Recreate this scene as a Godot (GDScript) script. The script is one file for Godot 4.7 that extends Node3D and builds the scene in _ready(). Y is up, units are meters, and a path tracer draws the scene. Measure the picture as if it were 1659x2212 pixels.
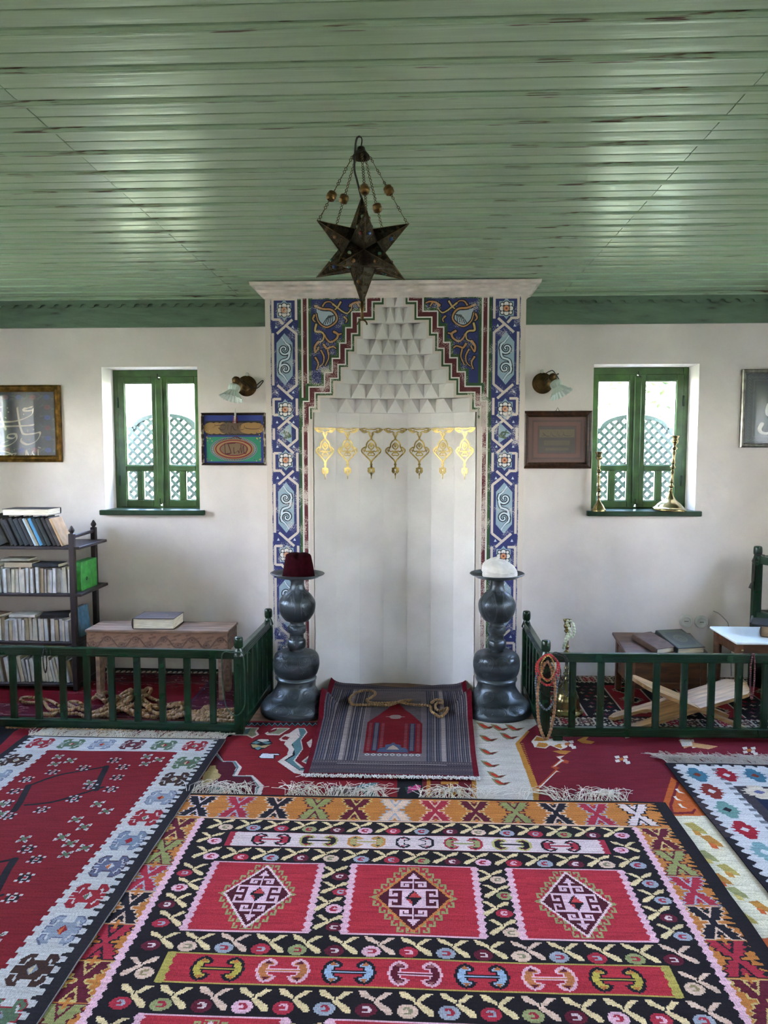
extends Node3D
# An old prayer room: green board ceiling, whitewashed walls, a painted niche, kilims on the floor.
# Photo pixels (1659 x 2212) give directions only; distances come from the wall, floor or thing touched.
const F := 1640.0
const EYE := Vector3(0, 1.5, 0)
const ZW := 5.05      # back wall, metres in front of the camera
const ZM := 4.66      # front face of the niche block
const XC := -0.137    # centre line of the niche
const CEIL := 2.52
var cam_basis := Basis()
var rng := RandomNumberGenerator.new()
var mats := {}
var meshes := {}
var taken := {}

func ray(px: float, py: float) -> Vector3:
	return cam_basis * Vector3((px - 829.5) / F, -(py - 1106.0) / F, -1.0)

func at(px: float, py: float, d: float) -> Vector3:      # the point on the upright plane d metres ahead
	var r := ray(px, py)
	return EYE + r * (d / -r.z)

func onf(px: float, py: float, y := 0.0) -> Vector3:      # the point on the level plane at height y
	var r := ray(px, py)
	return EYE + r * ((y - EYE.y) / r.y)

# ---------------------------------------------------------------- scene tree helpers
func numbered(called: String) -> String:
	var n: int = taken.get(called, 0)
	taken[called] = n + 1
	return called if n == 0 else "%s_%03d" % [called, n]

func tag(o: Node3D, label: String, category: String, group := "") -> Node3D:
	o.set_meta("label", label)
	o.set_meta("category", category)
	if group != "":
		o.set_meta("group", group)
	return o

func thing(called: String, label: String, category: String, where := Vector3.ZERO, turn := 0.0, group := "") -> Node3D:
	var o := Node3D.new()
	o.name = numbered(called)
	add_child(o)
	o.position = where
	o.rotation.y = turn
	return tag(o, label, category, group)

func copy_of(o: Node3D, called: String, label: String, where: Vector3, turn := 0.0, group := "") -> Node3D:
	var c: Node3D = o.duplicate()
	c.name = numbered(called)
	add_child(c)
	c.position = where
	c.rotation.y = turn
	c.set_meta("label", label)
	if group != "":
		c.set_meta("group", group)
	return c

func struct_node(called: String) -> Node3D:
	var o := Node3D.new()
	o.name = called
	add_child(o)
	o.set_meta("kind", "structure")
	return o

func put(called: String, mesh: Mesh, m: Material, parent: Node3D, where := Transform3D()) -> MeshInstance3D:
	var o := MeshInstance3D.new()
	o.name = numbered(called) if parent == self else called
	o.mesh = mesh
	o.material_override = m
	o.transform = where
	parent.add_child(o, true)
	return o

func make(called: String, s: SurfaceTool, m: Material, parent: Node3D, where := Transform3D()) -> MeshInstance3D:
	return put(called, done(s), m, parent, where)

func done(s: SurfaceTool) -> ArrayMesh:
	s.generate_normals()
	return s.commit()

func st(smooth := false) -> SurfaceTool:
	var s := SurfaceTool.new()
	s.begin(Mesh.PRIMITIVE_TRIANGLES)
	s.set_smooth_group(0 if smooth else -1)
	return s

# ---------------------------------------------------------------- shapes
func tri(s: SurfaceTool, a: Vector3, b: Vector3, c: Vector3) -> void:
	s.set_uv(Vector2.ZERO)
	s.add_vertex(a); s.add_vertex(b); s.add_vertex(c)

func quad(s: SurfaceTool, a: Vector3, b: Vector3, c: Vector3, d: Vector3) -> void:
	tri(s, a, b, c); tri(s, a, c, d)

func quv(s: SurfaceTool, p: Array, u: Array) -> void:
	for i in [0, 1, 2, 0, 2, 3]:
		s.set_uv(u[i]); s.add_vertex(p[i])

func box(s: SurfaceTool, lo: Vector3, hi: Vector3, bev := 0.0, xf := Transform3D()) -> void:
	var b := minf(bev, (hi - lo)[(hi - lo).min_axis_index()] * 0.45)
	var c := (lo + hi) / 2.0
	var h := (hi - lo) / 2.0
	for ax in 3:
		var a1 := (ax + 1) % 3
		var a2 := (ax + 2) % 3
		for sg in [-1.0, 1.0]:
			var p := []
			for k in [[-1, -1], [1, -1], [1, 1], [-1, 1]]:
				var v := Vector3()
				v[ax] = sg * h[ax]; v[a1] = k[0] * (h[a1] - b); v[a2] = k[1] * (h[a2] - b)
				p.append(xf * (c + v))
			if sg > 0: p.reverse()
			quad(s, p[0], p[1], p[2], p[3])
		if b > 0.0:
			for k in [[-1, -1], [1, -1], [1, 1], [-1, 1]]:
				var q := []
				for e in [[-1, 0], [1, 0], [1, 1], [-1, 1]]:
					var v := Vector3()
					v[ax] = e[0] * (h[ax] - b)
					v[a1] = k[0] * (h[a1] - (b if e[1] == 0 else 0.0))
					v[a2] = k[1] * (h[a2] - (0.0 if e[1] == 0 else b))
					q.append(xf * (c + v))
				if k[0] * k[1] < 0: q.reverse()
				quad(s, q[0], q[1], q[2], q[3])
	if b > 0.0:
		for x in [-1, 1]:
			for y in [-1, 1]:
				for z in [-1, 1]:
					var k := Vector3(x, y, z)
					var p1 := xf * (c + k * Vector3(h.x, h.y - b, h.z - b))
					var p2 := xf * (c + k * Vector3(h.x - b, h.y, h.z - b))
					var p3 := xf * (c + k * Vector3(h.x - b, h.y - b, h.z))
					if x * y * z > 0: tri(s, p1, p3, p2)
					else: tri(s, p1, p2, p3)

func cbox(s: SurfaceTool, c: Vector3, size: Vector3, bev := 0.0, xf := Transform3D()) -> void:
	box(s, c - size / 2.0, c + size / 2.0, bev, xf)

func bar(s: SurfaceTool, a: Vector3, b: Vector3, w: float, t: float, bev := 0.0, up := Vector3.UP) -> void:   # a straight square bar
	var z := (b - a).normalized()
	var x := up.cross(z)
	if x.length() < 0.01: x = Vector3.RIGHT.cross(z)
	x = x.normalized()
	var y := z.cross(x)
	cbox(s, Vector3.ZERO, Vector3(w, t, a.distance_to(b)), bev, Transform3D(Basis(x, y, z), (a + b) / 2.0))

func lathe(s: SurfaceTool, prof: Array, seg := 24, xf := Transform3D(), flute := 0, depth := 0.0) -> void:   # prof: Vector2(radius, height) from bottom to top
	s.set_smooth_group(1)
	var n := prof.size()
	for i in n - 1:
		for j in seg:
			var p := []
			var u := []
			for e in [[i, j], [i + 1, j], [i + 1, j + 1], [i, j + 1]]:
				var a: float = TAU * e[1] / seg
				var pr: Vector2 = prof[e[0]]
				var r := pr.x
				if flute > 0: r *= 1.0 + depth * cos(a * flute) * clampf(float(n - 1 - e[0]) / (n - 1), 0, 1)
				p.append(xf * Vector3(cos(a) * r, pr.y, sin(a) * r))
				u.append(Vector2(float(e[1]) / seg, 1.0 - float(e[0]) / (n - 1)))
			quv(s, p, u)

func smooth_prof(pts: Array, n := 4) -> Array:            # a smooth curve through profile points
	var out := []
	for i in pts.size() - 1:
		var p0: Vector2 = pts[maxi(i - 1, 0)]
		var p1: Vector2 = pts[i]
		var p2: Vector2 = pts[i + 1]
		var p3: Vector2 = pts[mini(i + 2, pts.size() - 1)]
		for k in n:
			var q := p1.cubic_interpolate(p2, p0, p3, float(k) / n)
			q.x = maxf(q.x, 0.0)
			out.append(q)
	out.append(pts[-1])
	return out

func smooth_path(pts: Array, n := 6) -> Array:
	var out := []
	for i in pts.size() - 1:
		var p0: Vector3 = pts[maxi(i - 1, 0)]
		var p1: Vector3 = pts[i]
		var p2: Vector3 = pts[i + 1]
		var p3: Vector3 = pts[mini(i + 2, pts.size() - 1)]
		for k in n:
			out.append(p1.cubic_interpolate(p2, p0, p3, float(k) / n))
	out.append(pts[-1])
	return out

func tube(s: SurfaceTool, pts: Array, r: float, seg := 8, r_end := -1.0) -> void:
	s.set_smooth_group(1)
	var rings := []
	var nrm := Vector3.ZERO
	for i in pts.size():
		var t: Vector3 = (pts[mini(i + 1, pts.size() - 1)] - pts[maxi(i - 1, 0)]).normalized()
		if nrm == Vector3.ZERO:
			nrm = t.cross(Vector3.UP if absf(t.y) < 0.9 else Vector3.RIGHT).normalized()
		nrm = (nrm - t * nrm.dot(t)).normalized()
		var b := t.cross(nrm)
		var rr := r if r_end < 0 else lerpf(r, r_end, float(i) / (pts.size() - 1))
		var ring := []
		for j in seg:
			var a := TAU * j / seg
			ring.append(pts[i] + (nrm * cos(a) + b * sin(a)) * rr)
		rings.append(ring)
	for i in rings.size() - 1:
		for j in seg:
			quad(s, rings[i][j], rings[i + 1][j], rings[i + 1][(j + 1) % seg], rings[i][(j + 1) % seg])
	for j in range(1, seg - 1):
		tri(s, rings[0][0], rings[0][j], rings[0][j + 1])
		tri(s, rings[-1][0], rings[-1][j + 1], rings[-1][j])

func ball(s: SurfaceTool, c: Vector3, r: float, seg := 8, squash := Vector3.ONE) -> void:
	var prof := []
	var n := maxi(3, seg / 2)
	for i in n + 1:
		var a := -PI / 2 + PI * i / n
		prof.append(Vector2(cos(a) * r, sin(a) * r))
	lathe(s, prof, seg, Transform3D(Basis.from_scale(squash), c))

func prism(s: SurfaceTool, poly: PackedVector2Array, z0: float, z1: float, xf := Transform3D()) -> void:    # poly in x, y extruded along z
	var pg := poly
	if Geometry2D.is_polygon_clockwise(pg): pg.reverse()
	var t := Geometry2D.triangulate_polygon(pg)
	for i in range(0, t.size(), 3):
		var a := pg[t[i]]; var b := pg[t[i + 1]]; var c := pg[t[i + 2]]
		tri(s, xf * Vector3(a.x, a.y, z1), xf * Vector3(c.x, c.y, z1), xf * Vector3(b.x, b.y, z1))
		tri(s, xf * Vector3(a.x, a.y, z0), xf * Vector3(b.x, b.y, z0), xf * Vector3(c.x, c.y, z0))
	for i in pg.size():
		var a := pg[i]; var b := pg[(i + 1) % pg.size()]
		quad(s, xf * Vector3(a.x, a.y, z0), xf * Vector3(a.x, a.y, z1), xf * Vector3(b.x, b.y, z1), xf * Vector3(b.x, b.y, z0))

func p2(a: Array) -> PackedVector2Array:                   # flat list of numbers to points
	var out := PackedVector2Array()
	for i in range(0, a.size(), 2): out.append(Vector2(a[i], a[i + 1]))
	return out

# ---------------------------------------------------------------- materials
func c8(r: int, g: int, b: int) -> Color:
	return Color8(r, g, b)

func mat(key: String, col: Color, rough := 0.6, metal := 0.0) -> StandardMaterial3D:
	if mats.has(key): return mats[key]
	var m := StandardMaterial3D.new()
	m.resource_name = key
	m.albedo_color = col
	m.roughness = rough
	m.metallic = metal
	mats[key] = m
	return m

var grains := {}
func grain(key: String, freq: float, seed_: int, oct := 4, size := 256) -> Image:
	if grains.has(key): return grains[key]
	var n := FastNoiseLite.new()
	n.noise_type = FastNoiseLite.TYPE_SIMPLEX_SMOOTH
	n.frequency = freq
	n.seed = seed_
	n.fractal_octaves = oct
	var im := n.get_seamless_image(size, size)
	im.convert(Image.FORMAT_L8)
	grains[key] = im
	return im

func ramp(im: Image, stops: Array) -> ImageTexture:        # stops: [position, colour, ...]
	var g := Gradient.new()
	var off := PackedFloat32Array(); var cols := PackedColorArray()
	for i in range(0, stops.size(), 2):
		off.append(stops[i]); cols.append(stops[i + 1])
	g.offsets = off; g.colors = cols
	var lut := []
	for i in 256: lut.append(g.sample(i / 255.0))
	var src := im.get_data()
	var dst := PackedByteArray(); dst.resize(src.size() * 3)
	for i in src.size():
		var c: Color = lut[src[i]]
		dst[i * 3] = c.r8; dst[i * 3 + 1] = c.g8; dst[i * 3 + 2] = c.b8
	return ImageTexture.create_from_image(Image.create_from_data(im.get_width(), im.get_height(), false, Image.FORMAT_RGB8, dst))

var shared := {}
func shared_ramp(im: Image, k: float) -> ImageTexture:
	var key := "%d_%.1f" % [im.get_instance_id(), k]
	if not shared.has(key): shared[key] = ramp(im, [0.0, Color(k, k, k), 1.0, Color.WHITE])
	return shared[key]

func tex(im: Image) -> ImageTexture:
	return ImageTexture.create_from_image(im)

func mottled(key: String, im: Image, stops: Array, scale: Vector3, rough := 0.6, metal := 0.0, bump := 0.0, world := true) -> StandardMaterial3D:
	if mats.has(key): return mats[key]
	var m := mat(key, Color.WHITE, rough, metal)
	if stops.size() <= 6:                  # plain light-to-dark variation: one grey grain shared by many colours
		var lo: Color = stops[1]; var hi: Color = stops[-1]
		var k: float = clampf(snappedf((lo.r + lo.g + lo.b) / maxf(hi.r + hi.g + hi.b, 0.01), 0.1), 0.4, 0.9)
		m.albedo_color = hi
		m.albedo_texture = shared_ramp(im, k)
	else: m.albedo_texture = ramp(im, stops)
	m.uv1_triplanar = true
	m.uv1_world_triplanar = world
	m.uv1_scale = scale
	m.uv1_triplanar_sharpness = 4.0
	if bump > 0.0:
		m.heightmap_enabled = true
		m.heightmap_texture = shared_ramp(im, 0.0)
		m.heightmap_scale = bump
	return m

func glass(key: String, col: Color, a: float) -> StandardMaterial3D:
	var m := mat(key, Color(col, a), 0.02)
	m.transparency = BaseMaterial3D.TRANSPARENCY_ALPHA
	return m

func _ready() -> void:
	rng.seed = 20240611
	# --- camera: level with the eye, turned a little left and down
	var cam := Camera3D.new()
	cam.name = "camera"
	cam.fov = rad_to_deg(2.0 * atan(1106.0 / F))
	cam.near = 0.05
	cam.far = 200.0
	cam.position = EYE
	var pitch := atan(129.0 / F)
	var yaw := atan(71.0 / F * cos(pitch))
	cam_basis = Basis(Vector3.UP, yaw) * Basis(Vector3.RIGHT, -pitch)
	cam.basis = cam_basis
	add_child(cam)
	# --- sky: bright summer haze; all the light in the room comes in through its windows
	var env := Environment.new()
	var sky := Sky.new()
	var sm := ProceduralSkyMaterial.new()
	sm.sky_top_color = Color(0.6, 0.74, 0.98)
	sm.sky_horizon_color = Color(1.0, 0.99, 0.95)
	sm.sky_curve = 0.25
	sm.ground_bottom_color = Color(0.36, 0.38, 0.28)
	sm.ground_horizon_color = Color(0.8, 0.82, 0.78)
	sky.sky_material = sm
	env.background_mode = Environment.BG_SKY
	env.sky = sky
	env.background_energy_multiplier = 24.0
	env.tonemap_mode = Environment.TONE_MAPPER_LINEAR
	env.tonemap_exposure = 6.4
	env.sdfgi_enabled = true
	env.ssao_enabled = true
	env.ssil_enabled = true
	var we := WorldEnvironment.new()
	we.name = "world_environment"
	we.environment = env
	add_child(we)
	# --- the sun stands high behind the camera: it lights the garden beyond the windows, not the room
	var sun := DirectionalLight3D.new()
	sun.name = "sun"
	sun.light_color = Color(1.0, 0.95, 0.86)
	sun.light_energy = 9.0
	sun.light_angular_distance = 0.6
	sun.shadow_enabled = true
	sun.sky_mode = DirectionalLight3D.SKY_MODE_LIGHT_ONLY
	sun.rotation_degrees = Vector3(-62, -14, 0)
	add_child(sun)
	# --- the place
	materials()
	shell()
	ceiling_boards()
	windows()
	outdoors()
	niche()
	rugs()
	object_materials()
	railings()
	candlesticks()
	bookshelf()
	bench()
	right_corner()
	strands()
	pictures()
	lantern()

# ================================================================ shell
const XL := -3.3
const XR := 2.9
const ZF := 2.2      # wall behind the camera

func materials() -> void:
	var fine := grain("fine", 0.02, 1, 5)
	var soft := grain("soft", 0.008, 7, 3)
	mottled("plaster", grain("plaster", 0.012, 3, 5), [0.0, c8(216, 204, 196), 0.45, c8(226, 216, 208), 1.0, c8(235, 226, 219)], Vector3.ONE * 0.45, 0.9, 0.0, 1.6)
	mottled("niche_plaster", grain("plaster", 0.012, 3, 5), [0.0, c8(208, 203, 198), 0.5, c8(219, 215, 210), 1.0, c8(228, 224, 219)], Vector3.ONE * 0.7, 0.85, 0.0, 0.5)
	mottled("cornice_plaster", fine, [0.0, c8(206, 186, 172), 0.5, c8(222, 205, 192), 1.0, c8(234, 222, 212)], Vector3.ONE * 1.5, 0.85, 0.0, 0.3)
	# painted boards: streaks run along the boards (world x)
	mottled("board_paint", fine, [0.0, c8(132, 154, 126), 0.5, c8(141, 164, 134), 1.0, c8(149, 173, 142)], Vector3(0.5, 6.0, 6.0), 0.31, 0.0, 0.09)
	mottled("board_paint_b", fine, [0.0, c8(136, 158, 130), 0.5, c8(145, 168, 138), 1.0, c8(153, 177, 146)], Vector3(0.37, 5.0, 5.0), 0.28, 0.0, 0.09)
	mottled("worn_paint", grain("streak", 0.02, 11, 4), [0.0, c8(58, 34, 28), 0.2, c8(80, 54, 44), 0.235, c8(140, 164, 136), 1.0, c8(152, 178, 148)], Vector3(0.55, 9.0, 9.0), 0.3, 0.0, 0.15)
	mottled("fascia_paint", grain("streak", 0.02, 11, 4), [0.0, c8(66, 74, 60), 0.2, c8(84, 106, 86), 0.5, c8(92, 116, 94), 1.0, c8(98, 124, 100)], Vector3(0.7, 2.5, 2.5), 0.45, 0.0, 0.3)
	mottled("dark_gap", fine, [0.0, c8(30, 22, 18), 1.0, c8(48, 36, 30)], Vector3.ONE * 2.0, 0.9)
	mottled("floor_wood", fine, [0.0, c8(84, 54, 34), 0.5, c8(112, 76, 50), 1.0, c8(134, 96, 66)], Vector3(0.6, 5.0, 5.0), 0.6)
	mottled("window_green", fine, [0.0, c8(46, 76, 34), 0.5, c8(56, 90, 40), 1.0, c8(66, 102, 48)], Vector3.ONE * 1.6, 0.35, 0.0, 0.2)
	mottled("sill_green", fine, [0.0, c8(20, 48, 28), 1.0, c8(30, 64, 38)], Vector3.ONE * 1.6, 0.3, 0.0, 0.15)
	glass("window_pane", Color(0.9, 0.95, 0.93), 0.06)
	mottled("grass", soft, [0.0, c8(74, 84, 46), 0.5, c8(100, 106, 62), 1.0, c8(124, 124, 78)], Vector3.ONE * 0.3, 1.0)
	mottled("bark", fine, [0.0, c8(60, 48, 38), 1.0, c8(104, 88, 70)], Vector3.ONE * 2.0, 0.95)
	mat("iron", c8(34, 34, 32), 0.5, 0.6)

func wall_mesh(x0: float, x1: float, y1: float, holes: Array, thick: float) -> ArrayMesh:    # local: x along, y up, room side at z = 0, outside at -thick; holes [xa, xb, ya, yb]
	var s := st()
	var x := x0
	for h in holes:
		box(s, Vector3(x, -0.2, -thick), Vector3(h[0], y1, 0))
		if h[2] > -0.2: box(s, Vector3(h[0], -0.2, -thick), Vector3(h[1], h[2], 0))
		box(s, Vector3(h[0], h[3], -thick), Vector3(h[1], y1, 0))
		x = h[1]
	box(s, Vector3(x, -0.2, -thick), Vector3(x1, y1, 0))
	return done(s)

func hole(pl: Vector3, pr: Vector3) -> Array:
	return [pl.x, pr.x, pr.y, pl.y]

var side_holes_left := [[0.75, 1.42, 1.08, 2.07], [2.3, 2.97, 1.08, 2.07], [3.8, 4.47, 1.08, 2.07], [5.3, 5.97, 1.08, 2.07]]      # measured from the back wall
var side_holes_right := [[0.95, 1.65, 1.08, 2.07], [2.5, 3.2, 1.08, 2.07], [4.0, 4.7, 1.08, 2.07], [5.5, 6.2, 1.08, 2.07]]
var front_holes := []
var back_holes := []

func shell() -> void:
	back_holes = [hole(at(219, 793, ZW), at(432, 1103, ZW)), hole(at(1283, 787, ZW), at(1501, 1105, ZW))]
	var pl: Material = mats["plaster"]
	var th := 0.4
	var o := put("wall_back", wall_mesh(XL - th, XR + th, CEIL + 0.3, back_holes, th), pl, self, Transform3D(Basis(), Vector3(0, 0, -ZW)))
	o.set_meta("kind", "structure")
	var depth := ZW + ZF
	# left wall: local x runs from the front to the back wall
	var hl := []
	for h in side_holes_left: hl.push_front([depth - h[1], depth - h[0], h[2], h[3]])
	o = put("wall_left", wall_mesh(0, depth, CEIL + 0.3, hl, th), pl, self, Transform3D(Basis(Vector3.UP, PI / 2), Vector3(XL, 0, ZF)))
	o.set_meta("kind", "structure")
	o = put("wall_right", wall_mesh(0, depth, CEIL + 0.3, side_holes_right, th), pl, self, Transform3D(Basis(Vector3.UP, -PI / 2), Vector3(XR, 0, -ZW)))
	o.set_meta("kind", "structure")
	var fh := []
	for h in front_holes: fh.push_front([-h[1], -h[0], h[2], h[3]])
	o = put("wall_front", wall_mesh(-XR - th, -XL + th, CEIL + 0.3, fh, th), pl, self, Transform3D(Basis(Vector3.UP, PI), Vector3(0, 0, ZF)))
	o.set_meta("kind", "structure")
	# floor of wide brown boards
	var fl := struct_node("floor")
	var s := st()
	box(s, Vector3(XL - th, -0.12, -ZW - th), Vector3(XR + th, -0.026, ZF + th))
	make("subfloor", s, mats["dark_gap"], fl)
	s = st()
	box(s, Vector3(XL, -0.026, -0.068), Vector3(XR, 0.0, 0.068), 0.003)
	var plank := done(s)
	var z := -ZW + 0.07
	while z < ZF:
		put("plank", plank, mats["floor_wood"], fl, Transform3D(Basis(), Vector3(0, 0, z)))
		z += 0.14
	# roof slab above the boards, so that daylight enters by the windows only
	s = st()
	box(s, Vector3(XL - th, CEIL + 0.3, -ZW - th), Vector3(XR + th, CEIL + 0.42, ZF + th))
	make("roof_slab", s, mats["dark_gap"], self).set_meta("kind", "structure")
	# green fascia boards along the top of the back wall
	var k := 1
	for side in [[XL, XC - 0.79], [XC + 0.79, XR]]:
		var tr := struct_node("trim_%d" % k)
		k += 1
		s = st()
		box(s, Vector3(side[0], 2.325, -ZW), Vector3(side[1], CEIL + 0.01, -ZW + 0.022), 0.004)
		make("fascia_board", s, mats["fascia_paint"], tr)
		# an upper board whose lower edge is cut in alternating scallops
		var pg := PackedVector2Array([Vector2(side[0], CEIL), Vector2(side[0], 2.46)])
		var x: float = side[0] + 0.001
		var up := true
		while x < side[1] - 0.05:
			for i in 9:
				var a := PI * i / 8.0
				pg.append(Vector2(x + 0.0225 - cos(a) * 0.0224, 2.46 + sin(a) * (0.014 if up else -0.01) - (0.005 if i == 0 or i == 8 else 0.0)))
			up = not up
			x += 0.045
		pg.append(Vector2(side[1], 2.46)); pg.append(Vector2(side[1], CEIL))
		s = st()
		prism(s, pg, -ZW + 0.034, -ZW + 0.044)
		make("scalloped_board", s, mats["fascia_paint"], tr)
		s = st()
		box(s, Vector3(side[0], CEIL - 0.022, -ZW + 0.02), Vector3(side[1], CEIL + 0.005, -ZW + 0.066), 0.008)
		make("cover_strip", s, mats["worn_paint"], tr)

func ceiling_boards() -> void:
	var c := struct_node("ceiling")
	var step := 0.1852
	var first := 1.885                   # distance of one seam, from the photograph
	var s := st()
	box(s, Vector3(XL, CEIL + 0.02, -ZW), Vector3(XR, CEIL + 0.3, ZF))
	make("backing", s, mats["dark_gap"], c)
	var xs := [XL, -1.165, 0.935, XR]
	# broad board: two flat halves with a fine groove between, edges eased; extruded along x
	var boards := []
	for i in 3:
		s = st()
		for half in 2:
			var za := 0.004 if half == 0 else 0.0752
			var zb := 0.0748 if half == 0 else 0.146
			var dy := 0.0 if half == 0 else 0.0012
			var pr := p2([za, 0.02, za, 0.004 + dy, za + 0.004, dy + 0.0006, lerpf(za, zb, 0.35), dy - 0.0003, lerpf(za, zb, 0.65), dy - 0.0003, zb - 0.002, dy + 0.0004, zb, 0.0015 + dy, zb, 0.02])
			prism(s, pr, xs[i] + 0.0015, xs[i + 1] - 0.0015, Transform3D(Basis(Vector3.BACK, Vector3.UP, Vector3.RIGHT), Vector3.ZERO))
		boards.append(done(s))
	s = st()
	prism(s, p2([0.1485, 0.02, 0.1485, -0.0015, 0.150, -0.003, 0.160, -0.0038, 0.1665, -0.0034, 0.1675, -0.0008, 0.1695, -0.0008, 0.1705, -0.0034, 0.174, -0.005, 0.1785, -0.0036, 0.1825, 0.001, 0.1835, 0.02]), XL, XR, Transform3D(Basis(Vector3.BACK, Vector3.UP, Vector3.RIGHT), Vector3.ZERO))
	var batten := done(s)
	var k0 := int(floor((-ZF - first) / step))
	var k := k0
	while first + k * step < ZW - 0.01:
		var d := first + k * step
		var o := Transform3D(Basis(), Vector3(0, CEIL, -d))
		for i in 3:
			var jig := Transform3D(Basis(Vector3.RIGHT, rng.randf_range(-0.006, 0.006)), Vector3(0, rng.randf_range(0.0, 0.0015), 0))
			if d < -ZF + 0.2 or d > ZW - 0.16: jig = Transform3D()
			put("board", boards[i], mats["board_paint" if (k + i * 7) % 3 else "board_paint_b"], c, o * jig)
		put("batten", batten, mats["worn_paint"], c, o)
		k += 1

# ================================================================ windows
func sash(parent: Node3D, x0: float, x1: float, y0: float, y1: float) -> void:
	var g: Material = mats["window_green"]
	var s := st()
	var w := 0.048
	var ymid := y0 + (y1 - y0) * 0.3
	box(s, Vector3(x0, y0, -0.016), Vector3(x0 + w, y1, 0.016), 0.003)
	box(s, Vector3(x1 - w, y0, -0.016), Vector3(x1, y1, 0.016), 0.003)
	box(s, Vector3(x0 + w, y0, -0.016), Vector3(x1 - w, y0 + 0.046, 0.016), 0.003)
	box(s, Vector3(x0 + w, y1 - 0.044, -0.016), Vector3(x1 - w, y1, 0.016), 0.003)
	var o := make("sash", s, g, parent)
	s = st()
	box(s, Vector3(x0 + w, ymid - 0.019, -0.014), Vector3(x1 - w, ymid + 0.019, 0.014), 0.004)
	make("glazing_bar", s, g, o)
	var xm := (x0 + x1) / 2.0
	s = st()
	box(s, Vector3(xm - 0.02, y0 + 0.046, -0.014), Vector3(xm + 0.02, ymid - 0.019, 0.014), 0.004)
	make("glazing_bar", s, g, o)
	for r in [[x0 + w, x1 - w, ymid + 0.019, y1 - 0.044], [x0 + w, xm - 0.02, y0 + 0.046, ymid - 0.019], [xm + 0.02, x1 - w, y0 + 0.046, ymid - 0.019]]:
		s = st()
		# a thin moulding round each pane
		box(s, Vector3(r[0], r[2], -0.018), Vector3(r[0] + 0.005, r[3], 0.004))
		box(s, Vector3(r[1] - 0.005, r[2], -0.018), Vector3(r[1], r[3], 0.004))
		box(s, Vector3(r[0], r[2], -0.018), Vector3(r[1], r[2] + 0.005, 0.004))
		box(s, Vector3(r[0], r[3] - 0.005, -0.018), Vector3(r[1], r[3], 0.004))
		make("glazing_bead", s, g, o)
		s = st()
		quad(s, Vector3(r[0], r[2], -0.006), Vector3(r[0], r[3], -0.006), Vector3(r[1], r[3], -0.006), Vector3(r[1], r[2], -0.006))
		make("pane", s, mats["window_pane"], o)

func window_at(n: int, w: float, h: float, xf: Transform3D) -> void:     # local: x across (centre 0), y up from the opening's foot, room at +z, wall face z = 0
	var o := struct_node("window_%d" % n)
	o.transform = xf
	var g: Material = mats["window_green"]
	var zf := -0.2
	var s := st()
	var b := 0.034
	box(s, Vector3(-w / 2, 0.0, zf - 0.05), Vector3(-w / 2 + b, h, zf + 0.012), 0.003)
	box(s, Vector3(w / 2 - b, 0.0, zf - 0.05), Vector3(w / 2, h, zf + 0.012), 0.003)
	box(s, Vector3(-w / 2 + b, h - 0.05, zf - 0.05), Vector3(w / 2 - b, h, zf + 0.012), 0.003)
	box(s, Vector3(-w / 2 + b, 0.0, zf - 0.05), Vector3(w / 2 - b, 0.018, zf + 0.008), 0.003)
	make("window_frame", s, g, o)
	sash_pair(o, w / 2 - b, h, zf)
	s = st()
	box(s, Vector3(-w / 2 - 0.025, -0.028, zf - 0.02), Vector3(w / 2 + 0.025, 0.004, 0.0), 0.0)
	box(s, Vector3(-w / 2 - 0.03, -0.03, -0.004), Vector3(w / 2 + 0.035, 0.004, 0.035), 0.004)
	make("window_sill", s, mats["sill_green"], o)

func sash_pair(o: Node3D, half: float, h: float, zf: float) -> void:
	var holder := Node3D.new()
	holder.name = "sashes"
	holder.position = Vector3(0, 0, zf)
	o.add_child(holder)
	sash(holder, -half - 0.004, -0.006, 0.012, h - 0.046)
	sash(holder, 0.006, half + 0.004, 0.012, h - 0.046)
	for c in holder.get_children():
		c.reparent(o, false)
		c.position = Vector3(0, 0, zf)
	holder.free()
	var s := st()
	box(s, Vector3(-0.024, 0.034, zf + 0.012), Vector3(0.024, h - 0.056, zf + 0.03), 0.006)
	make("meeting_strip", s, mats["window_green"], o)
	for y in [0.04, h - 0.06]:
		s = st()
		tube(s, smooth_path([Vector3(-0.004, y + 0.03, zf + 0.034), Vector3(0.0, y, zf + 0.04), Vector3(0.012, y - 0.008, zf + 0.036)], 3), 0.003, 6)
		make("hook", s, mats["iron"], o)
	for sx in [-1.0, 1.0]:
		for y in [0.16, h - 0.26]:
			s = st()
			tube(s, [Vector3(sx * (half + 0.002), y, zf + 0.018), Vector3(sx * (half + 0.002), y + 0.07, zf + 0.018)], 0.007, 8)
			make("hinge", s, mats["sill_green"], o)

func windows() -> void:
	var n := 1
	for h in back_holes:
		window_at(n, h[1] - h[0], h[3] - h[2], Transform3D(Basis(), Vector3((h[0] + h[1]) / 2, h[2], -ZW)))
		n += 1
	for h in side_holes_left:
		window_at(n, h[1] - h[0], h[3] - h[2], Transform3D(Basis(Vector3.UP, PI / 2), Vector3(XL, h[2], -ZW + (h[0] + h[1]) / 2)))
		n += 1
	for h in side_holes_right:
		window_at(n, h[1] - h[0], h[3] - h[2], Transform3D(Basis(Vector3.UP, -PI / 2), Vector3(XR, h[2], -ZW + (h[0] + h[1]) / 2)))
		n += 1
	for h in front_holes:
		window_at(n, h[1] - h[0], h[3] - h[2], Transform3D(Basis(Vector3.UP, PI), Vector3((h[0] + h[1]) / 2, h[2], ZF)))
		n += 1

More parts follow.
